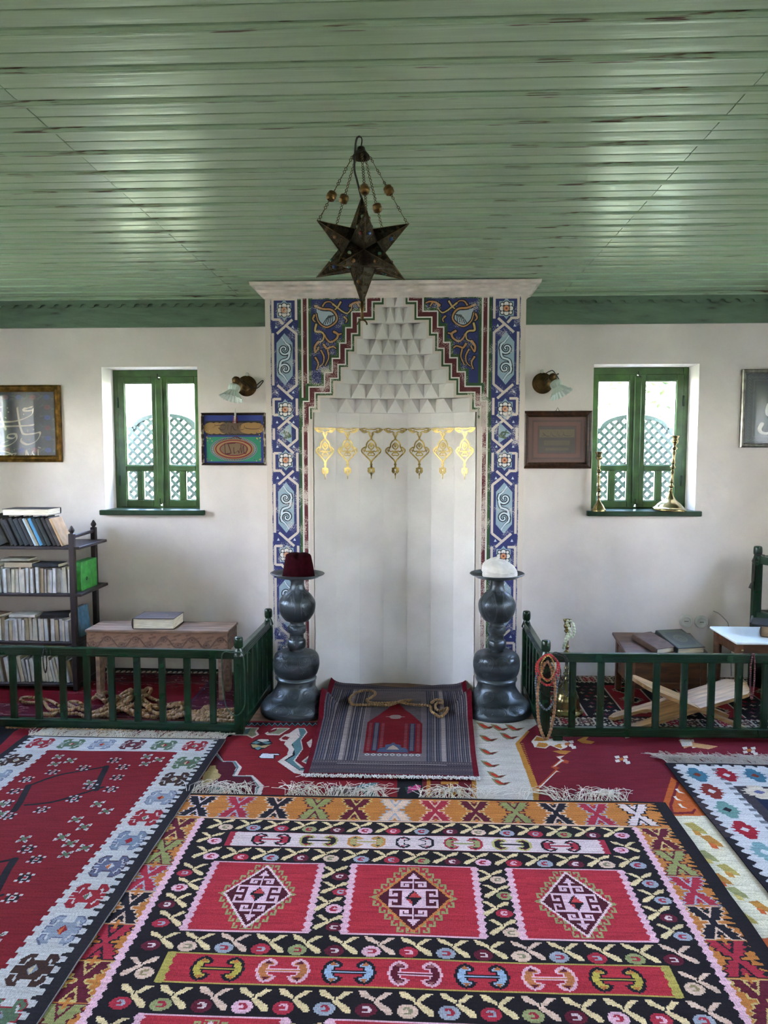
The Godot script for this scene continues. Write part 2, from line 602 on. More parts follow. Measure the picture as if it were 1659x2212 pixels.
# ================================================================ outdoors
func outdoors() -> void:
	var s := st()
	box(s, Vector3(-40, -0.5, -45), Vector3(40, -0.35, 35))
	make("ground", s, mats["grass"], self).set_meta("kind", "structure")
	mottled("lattice_paint", grain("fine", 0.02, 1, 5), [0.0, c8(12, 34, 21), 1.0, c8(20, 46, 30)], Vector3.ONE * 1.5, 0.6)
	var spots := [[at(357, 926, 5.62), "green diamond lattice screen with an arched top outside the window beside the bookshelf"], [at(1369, 929, 5.62), "green diamond lattice screen with an arched top outside the window holding brass candlesticks"]]
	for sp in spots:
		var t := thing("lattice_screen", sp[1], "lattice", Vector3(sp[0].x, -0.3, -5.62), 0.0, "lattice screens outside the windows")
		var sh: float = sp[0].y + 0.3             # shoulder height
		var hw := 0.55
		var out := PackedVector2Array([Vector2(-hw, 0.0), Vector2(hw, 0.0), Vector2(hw, sh), Vector2(0.235, sh)])
		for i in range(1, 12):
			var a := PI * i / 12.0
			out.append(Vector2(cos(a) * 0.235, sh + sin(a) * 0.1))
		out.append(Vector2(-0.235, sh)); out.append(Vector2(-hw, sh))
		var pitch_ := 0.0705
		for dirn in [1.0, -1.0]:
			var k := -44
			while k < 44:
				var c := Vector2(k * pitch_, 1.0)
				var d := Vector2(1, dirn).normalized() * 3.0
				var n := d.orthogonal().normalized() * 0.0112
				for pg in Geometry2D.intersect_polygons(PackedVector2Array([c - d - n, c + d - n, c + d + n, c - d + n]), out):
					s = st()
					prism(s, pg, 0.006 if dirn < 0 else -0.004, 0.014 if dirn < 0 else 0.004)
					make("slat", s, mats["lattice_paint"], t)
				k += 1
		s = st()
		for i in out.size():
			var a := out[i]; var b := out[(i + 1) % out.size()]
			bar(s, Vector3(a.x, a.y, 0.005), Vector3(b.x, b.y, 0.005), 0.028, 0.03, 0.0, Vector3.BACK)
		make("frame", s, mats["lattice_paint"], t)
	# trees beyond
	var leaf := mottled("leaf", grain("soft", 0.008, 7, 3), [0.0, c8(34, 52, 26), 1.0, c8(66, 84, 42)], Vector3.ONE * 2.0, 0.7)
	leaf.backlight_enabled = true
	leaf.backlight = Color(0.35, 0.42, 0.2)
	var q := st()
	tri(q, Vector3(0, 0, 0), Vector3(0.025, 0.045, 0.012), Vector3(0, 0.1, 0)); tri(q, Vector3(0, 0, 0), Vector3(0, 0.1, 0), Vector3(-0.025, 0.045, 0.012))
	var leaf_mesh := done(q)
	for td in [[Vector3(3.7, -0.4, -10.5), 3.4, 1.5, 3600, "leafy tree standing beyond the window with brass candlesticks"], [Vector3(-2.6, -0.4, -13.0), 4.2, 1.5, 900, "sparse tree beyond the window beside the bookshelf"], [Vector3(6.6, -0.4, -3.2), 2.6, 2.6, 2400, "broad tree outside the wall with the pulpit"], [Vector3(6.8, -0.4, 0.6), 2.6, 2.6, 2400, "broad tree outside the rear of the room"]]:
		var t := thing("garden_tree", td[4], "tree", td[0])
		s = st()
		tube(s, smooth_path([Vector3(0, 0, 0), Vector3(0.08, td[1] * 0.5, 0.05), Vector3(-0.05, td[1], 0)], 4), 0.14, 10, 0.05)
		for i in 7:
			var a := TAU * i / 7.0 + 0.3
			var st_ := Vector3(0.03, td[1] * (0.5 + 0.06 * i), 0)
			tube(s, [st_, st_ + Vector3(cos(a), 0.7, sin(a)) * td[2] * 0.7], 0.04, 6, 0.012)
		make("trunk", s, mats["bark"], t)
		var mm := MultiMesh.new()
		mm.transform_format = MultiMesh.TRANSFORM_3D
		mm.mesh = leaf_mesh
		mm.instance_count = td[3]
		for i in td[3]:
			var cl: Vector3 = Vector3(rng.randfn(), rng.randfn() * 0.8, rng.randfn()) * td[2] * 0.42
			cl = (cl * 3.0).round() / 3.0 + Vector3(rng.randfn(), rng.randfn(), rng.randfn()) * 0.12
			mm.set_instance_transform(i, Transform3D(Basis.from_euler(Vector3(rng.randf() * TAU, rng.randf() * TAU, rng.randf() * TAU)).scaled(Vector3.ONE * rng.randf_range(0.9, 1.6)), Vector3(0, td[1] + 0.2, 0) + cl))
		var mi := MultiMeshInstance3D.new()
		mi.name = "foliage"
		mi.multimesh = mm
		mi.material_override = leaf
		mi.set_meta("kind", "stuff")
		t.add_child(mi)

# ================================================================ the painted niche
const ROW_PX := [632.0, 665.0, 699.0, 733.0, 766.0, 799.0, 829.0, 860.0, 891.0, 922.0]
const ROW_W := [0.05, 0.104, 0.192, 0.229, 0.267, 0.312, 0.359, 0.455, 0.49]
const NR := 0.74       # radius of the niche in plan
var row_y := []

func arc_depth(x: float, w: float) -> float:               # how far behind the front face, for an opening of half-width w
	return sqrt(maxf(NR * NR - x * x, 0.0)) - sqrt(NR * NR - w * w)

func niche() -> void:
	for p in ROW_PX: row_y.append(at(852, p, ZM + 0.03).y)
	var t := thing("prayer_niche", "white stepped prayer niche in a tall block painted with blue and gold tile patterns", "niche", Vector3(XC, 0, -ZM))
	var top := at(852, 632, ZM).y + 0.012
	var hw := 0.788
	# front face: outline with a stepped opening, painted
	var left := PackedVector2Array([Vector2(-hw, 0), Vector2(-hw, top), Vector2(0, top)])
	for i in 9:
		if i == 0: left.append(Vector2(0, row_y[0]))
		left.append(Vector2(-ROW_W[i], row_y[i]))
		if i < 8: left.append(Vector2(-ROW_W[i], row_y[i + 1]))
	left.append(Vector2(-0.497, row_y[8])); left.append(Vector2(-0.497, row_y[9])); left.append(Vector2(-0.5, row_y[9])); left.append(Vector2(-0.5, 0))
	var panel := painted_panel()
	for sg in [1.0, -1.0]:
		var pg := PackedVector2Array()
		for p in left: pg.append(Vector2(p.x * sg, p.y))
		if Geometry2D.is_polygon_clockwise(pg): pg.reverse()
		var s := st()
		var tr := Geometry2D.triangulate_polygon(pg)
		for i in range(0, tr.size(), 3):
			for j in [0, 2, 1]:
				var v := pg[tr[i + j]]
				s.set_uv(Vector2((v.x + hw) / (2 * hw), 1.0 - v.y / top)); s.add_vertex(Vector3(v.x, v.y, 0))
		make("painted_face", s, panel, t)
		s = st()
		for i in pg.size():
			var a := pg[i]; var b := pg[(i + 1) % pg.size()]
			if absf(a.x) < 0.001 and absf(b.x) < 0.001: continue
			var back := -(ZW - ZM) if absf(a.x) > 0.7 and absf(b.x) > 0.7 else -0.02
			quad(s, Vector3(a.x, a.y, 0), Vector3(b.x, b.y, 0), Vector3(b.x, b.y, back), Vector3(a.x, a.y, back))
		make("block_edge", s, mats["niche_plaster"], t)
	# top of the block behind the cornice
	var s := st()
	var cor := [[0.0, 0.0], [0.012, 0.01], [0.02, 0.03], [0.045, 0.042], [0.05, 0.058], [0.075, 0.066], [0.08, 0.085]]
	var y0 := top - 0.085 + (CEIL - 0.006 - top)
	for i in cor.size() - 1:
		var a: Array = cor[i]; var b: Array = cor[i + 1]
		var ya: float = y0 + a[1]; var yb: float = y0 + b[1]
		quad(s, Vector3(-hw - a[0], ya, a[0]), Vector3(-hw - b[0], yb, b[0]), Vector3(hw + b[0], yb, b[0]), Vector3(hw + a[0], ya, a[0]))
		for sg in [-1.0, 1.0]:
			quad(s, Vector3(sg * (hw + a[0]), ya, a[0]), Vector3(sg * (hw + b[0]), yb, b[0]), Vector3(sg * (hw + b[0]), yb, -(ZW - ZM)), Vector3(sg * (hw + a[0]), ya, -(ZW - ZM)))
	var e: Array = cor[-1]
	quad(s, Vector3(-hw - e[0], y0 + e[1], e[0]), Vector3(-hw - e[0], y0 + e[1], -(ZW - ZM)), Vector3(hw + e[0], y0 + e[1], -(ZW - ZM)), Vector3(hw + e[0], y0 + e[1], e[0]))
	make("cornice", s, mats["cornice_plaster"], t)
	# seven tall facets
	var ang := []
	for i in 8: ang.append(lerpf(-1.0, 1.0, i / 7.0) * asin(0.495 / NR))
	var base := sqrt(NR * NR - 0.495 * 0.495)
	var plan := []
	for a in ang: plan.append(Vector2(sin(a) * NR, -(cos(a) * NR - base)))
	for i in 7:
		var a: Vector2 = plan[i]; var b: Vector2 = plan[i + 1]
		s = st()
		quad(s, Vector3(a.x, 0, a.y), Vector3(a.x, row_y[8], a.y), Vector3(b.x, row_y[8], b.y), Vector3(b.x, 0, b.y))
		make("niche_facet", s, mats["niche_plaster"], t)
	# plain band above the facets, one step proud
	s = st()
	for i in 7:
		var k := 0.985
		var a: Vector2 = plan[i] * k; var b: Vector2 = plan[i + 1] * k
		var yt: float = row_y[8]; var yb: float = row_y[9]
		var f := Vector3(0, 0, 0.022)
		quad(s, Vector3(a.x, yb, a.y) + f, Vector3(a.x, yt, a.y) + f, Vector3(b.x, yt, b.y) + f, Vector3(b.x, yb, b.y) + f)
		quad(s, Vector3(a.x, yb, a.y) + f, Vector3(b.x, yb, b.y) + f, Vector3(b.x * 1.02, yb, b.y - 0.02), Vector3(a.x * 1.02, yb, a.y - 0.02))
	make("plain_band", s, mats["niche_plaster"], t)
	# corbelled cells, row over row
	var counts := [2, 4, 5, 6, 6, 7, 8, 9]
	for r in 8:
		var n: int = counts[r]
		var w: float = ROW_W[r]
		var yt: float = row_y[r]; var yb: float = row_y[r + 1]
		for c in n:
			var xa := lerpf(-w, w, float(c) / n); var xb := lerpf(-w, w, float(c + 1) / n); var xm := (xa + xb) / 2
			var wl: float = ROW_W[r + 1]
			var da := -arc_depth(xa, w) * 0.8; var db := -arc_depth(xb, w) * 0.8; var dm := -arc_depth(xm, w) * 0.8
			var back := 0.05
			var lb := Vector3(xa, yb, da); var rb := Vector3(xb, yb, db)
			var lt := Vector3(xa, yt, da - back); var rt := Vector3(xb, yt, db - back); var mt := Vector3(xm, yt, dm - 0.004)
			if c == 0: lt = Vector3(xa, yt, da - 0.004)
			if c == n - 1: rt = Vector3(xb, yt, db - 0.004)
			s = st()
			tri(s, lb, mt, rb); tri(s, lb, lt, mt); tri(s, rb, mt, rt)
			var dl := -arc_depth(clampf(xa, -wl, wl), wl) * 0.8 - 0.05; var dr := -arc_depth(clampf(xb, -wl, wl), wl) * 0.8 - 0.05
			quad(s, lb, rb, Vector3(xb, yb, dr), Vector3(xa, yb, dl))
			quad(s, lt, Vector3(xa, yt, -0.3), Vector3(xb, yt, -0.3), rt)
			tri(s, lt, rt, mt)
			make("corbel_cell", s, mats["niche_plaster"], t)
	# gilded pendants on the facets
	var gp := gold_pendant()
	for i in 7:
		var a: Vector2 = plan[i]; var b: Vector2 = plan[i + 1]
		var m := (a + b) / 2
		var x := Vector3(b.x - a.x, 0, b.y - a.y)
		var wid := x.length()
		x = x.normalized()
		var xf := Transform3D(Basis(x * (wid / 0.155), Vector3.UP, x.cross(Vector3.UP)), Vector3(m.x, row_y[9] - 0.006, m.y) + x.cross(Vector3.UP) * 0.0012)
		put("gilded_pendant", gp, mats["gilding"], t, xf)

func gold_pendant() -> ArrayMesh:
	mottled("gilding", grain("soft", 0.008, 7, 3), [0.0, c8(150, 110, 40), 0.4, c8(206, 164, 74), 1.0, c8(240, 208, 120)], Vector3.ONE * 6.0, 0.36, 0.6)
	# half of the ornament as pen lines (metres, x to the right, y down from the top), mirrored
	var lines := [
		[0.0045, 0, 0.004, 0.02, 0.006, 0.045, 0.0, 0.076, 0.006], [0.004, 0.074, 0.004, 0.056, 0.02, 0.04, 0.026, 0.02, 0.02, 0.004, 0.03],
		[0.0055, 0.06, 0.008, 0.045, 0.016, 0.03, 0.014], [0.005, 0.016, 0.03, 0.006, 0.046, 0.0, 0.062], [0.0035, 0.012, 0.045, 0.004, 0.036],
		[0.005, 0.0, 0.062, 0.006, 0.072, 0.02, 0.082, 0.03, 0.1, 0.032, 0.116, 0.048, 0.122, 0.061, 0.134, 0.058, 0.15, 0.042, 0.166, 0.026, 0.182, 0.008, 0.2, 0.0, 0.218],
		[0.0045, 0.0, 0.09, 0.012, 0.1, 0.018, 0.112, 0.012, 0.124, 0.0, 0.132], [0.004, 0.03, 0.116, 0.04, 0.134, 0.03, 0.146, 0.016, 0.142, 0.012, 0.152, 0.022, 0.164, 0.012, 0.172, 0.0, 0.168],
		[0.004, 0.054, 0.136, 0.044, 0.138, 0.046, 0.15], [0.0045, 0.0, 0.1, 0.005, 0.108, 0.0, 0.118], [0.005, 0.0, 0.14, 0.008, 0.148, 0.0, 0.156],
		[0.007, 0.0, 0.218, 0.0, 0.25], [0.005, 0.008, 0.224, 0.0, 0.23], [0.008, 0.0, 0.248, 0.012, 0.254, 0.022, 0.256], [0.01, 0.006, 0.262, 0.016, 0.268, 0.006, 0.28], [0.006, 0.0, 0.28, 0.0, 0.296], [0.003, 0.0, 0.296, 0.0, 0.318],
	]
	var s := st()
	for l in lines:
		for sg in [-1.0, 1.0]:
			var pts := PackedVector2Array()
			for i in range(1, l.size(), 2): pts.append(Vector2(l[i] * sg, -l[i + 1]))
			var sm := PackedVector2Array()
			for i in pts.size() - 1:
				for k in 4:
					sm.append(pts[i].cubic_interpolate(pts[i + 1], pts[maxi(i - 1, 0)], pts[mini(i + 2, pts.size() - 1)], k / 4.0))
			sm.append(pts[-1])
			for pg in Geometry2D.offset_polyline(sm, l[0] * 0.85, Geometry2D.JOIN_ROUND, Geometry2D.END_ROUND):
				if not Geometry2D.is_polygon_clockwise(pg): prism(s, pg, -0.001, 0.0006)
	return done(s)


# ================================================================ drawing on images (print, paint and weave only)
func canvas(w: int, h: int, col: Color) -> Image:
	var im := Image.create(w, h, false, Image.FORMAT_RGB8)
	im.fill(col)
	return im

func fpoly(im: Image, pts: PackedVector2Array, col: Color, q := 1, qx := 1) -> void:       # filled polygon; q, qx: weave steps
	var lo := 1e9; var hi := -1e9
	for p in pts:
		lo = minf(lo, p.y); hi = maxf(hi, p.y)
	var y := maxi(int(floor(lo / q)) * q, 0)
	var n := pts.size()
	while y < hi and y < im.get_height():
		var yc := y + q * 0.5
		var xs := PackedFloat32Array()
		for i in n:
			var a := pts[i]; var b := pts[(i + 1) % n]
			if (a.y <= yc) != (b.y <= yc):
				xs.append(a.x + (yc - a.y) / (b.y - a.y) * (b.x - a.x))
		xs.sort()
		for i in range(0, xs.size() - 1, 2):
			var x0 := int(round(xs[i] / qx)) * qx; var x1 := int(round(xs[i + 1] / qx)) * qx
			if x1 > x0: im.fill_rect(Rect2i(x0, y, x1 - x0, q), col)
		y += q

func fquad(im: Image, a: Vector2, b: Vector2, w: float, col: Color) -> void:
	var n := (b - a).orthogonal().normalized() * w / 2.0
	fpoly(im, PackedVector2Array([a + n, b + n, b - n, a - n]), col)

func disc(im: Image, c: Vector2, r: float, col: Color, ry := -1.0) -> void:
	var b := r if ry < 0 else ry
	for y in range(int(c.y - b), int(c.y + b) + 1):
		var k := (y + 0.5 - c.y) / b
		if absf(k) < 1.0:
			var hw := sqrt(1.0 - k * k) * r
			im.fill_rect(Rect2i(int(round(c.x - hw)), y, maxi(1, int(round(hw * 2))), 1), col)

func curve2(pts: PackedVector2Array, n := 8) -> PackedVector2Array:
	var out := PackedVector2Array()
	for i in pts.size() - 1:
		for k in n:
			out.append(pts[i].cubic_interpolate(pts[i + 1], pts[maxi(i - 1, 0)], pts[mini(i + 2, pts.size() - 1)], float(k) / n))
	out.append(pts[-1])
	return out

func stroke(im: Image, pts: PackedVector2Array, w: float, col: Color, w_end := -1.0) -> void:    # brush line through points
	var c := curve2(pts)
	var total := c.size() - 1
	for i in total:
		var steps := maxi(1, int(c[i].distance_to(c[i + 1]) / maxf(0.8, w * 0.25)))
		for k in steps:
			var f := (i + float(k) / steps) / total
			var r := w if w_end < 0 else lerpf(w, w_end, f)
			disc(im, c[i].lerp(c[i + 1], float(k) / steps), maxf(r / 2.0, 0.6), col)

func pen(im: Image, pts: PackedVector2Array, w: float, col: Color, angle := -0.9) -> void:       # reed pen with a slanted nib
	var c := curve2(pts)
	var d := Vector2(cos(angle), sin(angle)) * w / 2.0
	for i in c.size() - 1:
		var pg := PackedVector2Array([c[i] - d, c[i] + d, c[i + 1] + d, c[i + 1] - d])
		fpoly(im, pg, col)
		fquad(im, c[i], c[i + 1], maxf(1.2, w * 0.28), col)

func shift(pts: PackedVector2Array, t: Transform2D) -> PackedVector2Array:
	return t * pts

func wear(im: Image, under: Color, cut: float, seed_: int, edges := []) -> void:             # rubbed paint: grain lets the plaster show
	var big := grain("wear_big%d" % seed_, 0.011, seed_, 4, 512).get_data()
	var fin := grain("wear_fine%d" % seed_, 0.2, seed_ + 5, 3, 512).get_data()
	var d := im.get_data()
	var w := im.get_width(); var h := im.get_height()
	for y in h:
		var ry := (y & 511) * 512
		for x in w:
			var v := big[ry + (x & 511)] * 0.6 + fin[ry + ((x + 97) & 511)] * 0.66
			var lim := cut
			for e in edges:
				if x > e[0] and x < e[1] and y > e[2] and y < e[3]: lim -= e[4]
			if v > lim:
				var k := clampf((v - lim) / 18.0, 0.0, 0.9)
				var i := (y * w + x) * 3
				d[i] = int(lerpf(d[i], under.r8, k)); d[i + 1] = int(lerpf(d[i + 1], under.g8, k)); d[i + 2] = int(lerpf(d[i + 2], under.b8, k))
	im.set_data(w, h, false, Image.FORMAT_RGB8, d)

# ---------------------------------------------------------------- paint of the niche block
const PK := 710.0        # texture pixels per metre

func painted_panel() -> Material:
	var hw := 0.788
	var top := at(852, 632, ZM).y + 0.012
	var W := int(hw * 2 * PK); var H := int(top * PK)
	var plaster := c8(212, 201, 190)
	var blue := c8(46, 52, 108); var pale := c8(148, 172, 186); var cream := c8(216, 202, 190)
	var maroon := c8(90, 30, 36); var green := c8(48, 82, 42); var dark := c8(22, 24, 34); var gold := c8(196, 142, 92); var yel := c8(206, 176, 112); var white := c8(226, 224, 218)
	var im := canvas(W, H, plaster)
	var X := func(px: float) -> float: return (px - 578.0) * 0.00286 * PK       # strip pixels at mid height
	var Y := func(py: float) -> float: return (top - at(852, py, ZM).y) * PK
	for side in 2:
		# work on the left half, then mirror
		var sp := PackedVector2Array()
		im.fill_rect(Rect2i(int(X.call(589)), int(Y.call(640)), int(62 * 2.03), H), blue)
		im.fill_rect(Rect2i(int(X.call(649)), int(Y.call(640)), 12, H), green)
		im.fill_rect(Rect2i(int(X.call(655)), int(Y.call(632)), 7, H), white)
		im.fill_rect(Rect2i(int(X.call(659)), int(Y.call(632)), 16, H), maroon)
		im.fill_rect(Rect2i(int(X.call(667.5)), int(Y.call(632)), 6, H), white)
		break
	# spandrel: from the maroon line to the stepped border
	var cxp := W / 2.0
	var spx: float = X.call(671)
	var step_poly := func(off: float) -> PackedVector2Array:                 # stair outline in texture pixels, off in photo pixels
		var o: float = off * 2.03
		var out := PackedVector2Array([Vector2(cxp, -50)])
		for i in 9:
			var x: float = cxp - ROW_W[i] * PK - o
			var yt: float = (top - row_y[i]) * PK - o; var yb: float = (top - row_y[i + 1]) * PK - o
			if i == 0: out.append(Vector2(x, -50))
			else: out.append(Vector2(x, yt))
			out.append(Vector2(x, yb if i < 8 else yb + o))
		out.append(Vector2(cxp, (top - row_y[9]) * PK))
		return out
	var spb: float = Y.call(872)
	im.fill_rect(Rect2i(int(spx), int(Y.call(640)), int(cxp - spx), int(spb - Y.call(640))), green)
	im.fill_rect(Rect2i(int(spx) + 12, int(Y.call(646)), int(cxp - spx), int(spb - Y.call(656))), blue)
	fpoly(im, step_poly.call(31.0), green)
	fpoly(im, step_poly.call(25.0), white)
	fpoly(im, step_poly.call(22.0), maroon)
	fpoly(im, step_poly.call(12.5), white)
	fpoly(im, step_poly.call(9.5), green)
	fpoly(im, step_poly.call(5.5), plaster)
	# below the steps the jamb is plain plaster
	im.fill_rect(Rect2i(int(X.call(671)), int(Y.call(905)), int(cxp - X.call(671)), H), plaster)
	# palmette and scrolls of the spandrel (photo pixels, left side)
	var T := func(a: Array) -> PackedVector2Array:
		var out := PackedVector2Array()
		for i in range(0, a.size(), 2): out.append(Vector2(X.call(a[i] + 11.0), Y.call(a[i + 1])))
		return out
	var scrolls := [
		[gold, 5.5, 674, 660, 690, 666, 708, 668, 718, 678, 720, 690, 712, 700, 698, 706, 686, 700, 679, 690, 676, 676], [gold, 4.0, 690, 660, 696, 652, 706, 651, 712, 656], [yel, 4.5, 712, 656, 722, 664, 732, 672, 742, 676, 750, 668, 752, 660],
		[gold, 6.0, 748, 660, 756, 654, 768, 652, 777, 655], [gold, 5.0, 762, 653, 768, 662], [yel, 5.0, 728, 652, 722, 662, 716, 668], [gold, 4.5, 736, 684, 741, 690, 739, 696], [gold, 5.0, 672, 680, 669, 688, 674, 694],
		[yel, 5.5, 676, 700, 674, 714, 686, 716, 692, 722, 690, 734, 682, 738], [gold, 6.0, 714, 716, 722, 722, 718, 732, 706, 738, 697, 730, 694, 722], [gold, 5.0, 722, 722, 730, 720], [gold, 6.0, 680, 738, 673, 748, 674, 760, 682, 748],
		[gold, 5.5, 692, 744, 698, 752, 704, 750, 712, 748, 718, 752], [gold, 4.0, 686, 756, 692, 770, 690, 784, 682, 792], [gold, 4.0, 700, 756, 702, 772, 694, 790], [gold, 5.0, 674, 772, 680, 784, 676, 798],
	]
	fpoly(im, T.call([676, 664, 692, 668, 712, 672, 720, 690, 706, 704, 690, 702, 680, 690]), c8(168, 186, 196))
	for k in 5: stroke(im, T.call([690 + k * 5, 700 - k, 696 + k * 4, 690 - k * 2, 704 + k * 3, 680]), 3.0, dark)
	for l in scrolls:
		var pts := []
		for i in range(2, l.size()): pts.append(l[i])
		stroke(im, T.call(pts), l[1] * 1.7 + 9.0, dark, l[1] * 0.9 + 8.0)
	for l in scrolls:
		var pts := []
		for i in range(2, l.size()): pts.append(l[i])
		stroke(im, T.call(pts), l[1] * 1.7, l[0], l[1] * 0.9)
	# border strip: interlaced cream bands, rosettes, scroll lozenges
	var xl: float = X.call(594); var xr: float = X.call(644); var xm: float = (xl + xr) / 2.0
	var band := 11.0
	var kinds := [["R", 668], ["S", 775], ["R", 884], ["L", 937], ["R", 994], ["S", 1097], ["R", 1200], ["S", 1303], ["R", 1410], ["L", 1462]]
	var crosses := [704, 846, 911, 964, 1032, 1166, 1236, 1372, 1438]
	im.fill_rect(Rect2i(int(xl) - 5, int(Y.call(642)), int(xr - xl) + 10, 11), cream)
	var prev := 642.0
	for i in crosses.size() + 1:
		var nxt: float = crosses[i] if i < crosses.size() else 1520.0
		fquad(im, Vector2(xl, Y.call(prev + (14 if i > 0 else 0))), Vector2(xl, Y.call(nxt - 14)), band, cream)
		fquad(im, Vector2(xr, Y.call(prev + (14 if i > 0 else 0))), Vector2(xr, Y.call(nxt - 14)), band, cream)
		if i < crosses.size():
			var yc: float = Y.call(nxt)
			var dy := 30.0
			if i % 2 == 0:
				fquad(im, Vector2(xl, yc - dy), Vector2(xl + 34, yc - dy), band, cream)
				fquad(im, Vector2(xl + 28, yc - dy), Vector2(xl + 46, yc - 10), band, cream)
				fquad(im, Vector2(xr, yc + dy), Vector2(xr - 40, yc - 2), band, cream)
				fquad(im, Vector2(xl + 18, yc + dy), Vector2(xr - 16, yc - dy), band, cream)
			else:
				fquad(im, Vector2(xl, yc + dy), Vector2(xl + 34, yc + dy), band, cream)
				fquad(im, Vector2(xr, yc - dy), Vector2(xr - 40, yc + 2), band, cream)
				fquad(im, Vector2(xl + 18, yc - dy), Vector2(xr - 16, yc + dy), band, cream)
			for e in [-1.0, 1.0]: fpoly(im, PackedVector2Array([Vector2(xm + e * 36, yc - 6), Vector2(xm + e * 30, yc + 6), Vector2(xm + e * 42, yc + 6)]), c8(205, 215, 225))
		prev = nxt
	for kd in kinds:
		var c := Vector2(xm, Y.call(kd[1]))
		if kd[0] == "R":
			fpoly(im, PackedVector2Array([c + Vector2(-31, -31), c + Vector2(31, -31), c + Vector2(31, 31), c + Vector2(-31, 31)]), pale)
			fpoly(im, PackedVector2Array([c + Vector2(0, -46), c + Vector2(20, -20), c + Vector2(0, 46), c + Vector2(-20, -20)]), pale)
			fpoly(im, PackedVector2Array([c + Vector2(0, 46), c + Vector2(20, 20), c + Vector2(-20, 20)]), pale)
			for ph in 2:
				for k in 8:
					var a := TAU * k / 8.0
					var r := 19.0 if k % 2 == 0 else 25.0
					disc(im, c + Vector2(cos(a), sin(a)) * r, (13.0 if k % 2 == 0 else 9.5) - (0.0 if ph == 0 else 3.2), dark if ph == 0 else white)
			disc(im, c, 15, dark); disc(im, c, 12.5, c8(208, 142, 104)); disc(im, c, 4, c8(120, 40, 40))
		elif kd[0] == "S":
			var hh := 112.0
			fpoly(im, PackedVector2Array([c + Vector2(0, -hh), c + Vector2(35, -hh + 42), c + Vector2(35, hh - 42), c + Vector2(0, hh), c + Vector2(-35, hh - 42), c + Vector2(-35, -hh + 42)]), pale)
			for ph in 2:
				var col := dark if ph == 0 else c8(206, 220, 226)
				for sg in [1.0, -1.0]:
					var sc := PackedVector2Array()
					for k in 15:
						var a := -0.6 + k * 0.55
						sc.append(c + Vector2(-2, -42) * sg + Vector2(cos(a), sin(a)) * (27.0 - k * 1.65) * sg)
					stroke(im, sc, 17.0 if ph == 0 else 8.0, col, 12.0 if ph == 0 else 5.0)
					stroke(im, PackedVector2Array([c + Vector2(20, -58) * sg, c + Vector2(4, -72) * sg, c + Vector2(-12, -96) * sg]), 14.0 if ph == 0 else 9.0, col, 5.0)
				stroke(im, PackedVector2Array([c + Vector2(22, -30), c + Vector2(14, -4), c + Vector2(-14, 8), c + Vector2(-22, 32)]), 15.0 if ph == 0 else 9.0, col)
		else:
			fpoly(im, PackedVector2Array([c + Vector2(-28, 0), c + Vector2(26, -52), c + Vector2(28, 44)]), pale)
			for k in 3: stroke(im, PackedVector2Array([c + Vector2(20, 10), c + Vector2(8 - k * 6, -6 + k * 12), c + Vector2(-20 + k * 14, -2 + k * 8 - (22 if k == 1 else 0))]), 13.0, c8(78, 98, 76), 4.0)
	# mirror the left half to the right
	var half := im.get_region(Rect2i(0, 0, W / 2, H))
	half.flip_x()
	im.blit_rect(half, Rect2i(0, 0, W / 2, H), Vector2i(W - W / 2, 0))
	# rubbed and patched paint: worst at the outer edges, along the top and low on the jambs
	var e := W - 26
	wear(im, plaster, 203.0, 31, [[0, 26, 0, H, 74.0], [e, W, 0, H, 74.0], [0, W, 0, 34, 64.0], [int(X.call(655)), int(X.call(700)), int(Y.call(870)), H, 34.0], [W - int(X.call(700)), W - int(X.call(655)), int(Y.call(850)), H, 46.0], [int(X.call(671)), int(X.call(735)), int(Y.call(780)), int(Y.call(872)), 38.0], [0, 170, int(Y.call(1330)), H, 56.0], [W - 190, W, int(Y.call(880)), int(Y.call(960)), 30.0]])
	var m := mat("niche_paint", Color.WHITE, 0.75)
	m.albedo_texture = tex(im)
	m.texture_repeat = false
	return m

# ================================================================ kilims
func weave_mat(key: String, im: Image) -> StandardMaterial3D:
	var m := mat(key, Color.WHITE, 0.95)
	m.albedo_texture = tex(im)
	m.metallic_specular = 0.25
	if not mats.has("weave_overlay"):
		# slub and dye variation of hand-spun yarn: fine ribs crossed by uneven streaks
		var n := grain("yarn", 0.03, 44, 4, 256).get_data()
		var fi := grain("yarn_fine", 0.2, 45, 2, 256).get_data()
		var im2 := Image.create(256, 256, false, Image.FORMAT_RGB8)
		for y in 256:
			for x in 256:
				var v := 0.66 + 0.2 * n[((y * 4) & 255) * 256 + (x >> 2)] / 255.0 + 0.24 * fi[y * 256 + x] / 255.0 - (0.07 if x % 4 == 0 else 0.0) - 0.03 * (y & 1)
				im2.set_pixel(x, y, Color(v, v, v))
		mats["weave_overlay"] = tex(im2)
	m.detail_enabled = true
	m.detail_albedo = mats["weave_overlay"]
	m.detail_blend_mode = BaseMaterial3D.BLEND_MODE_MUL
	m.detail_uv_layer = BaseMaterial3D.DETAIL_UV_2
	return m

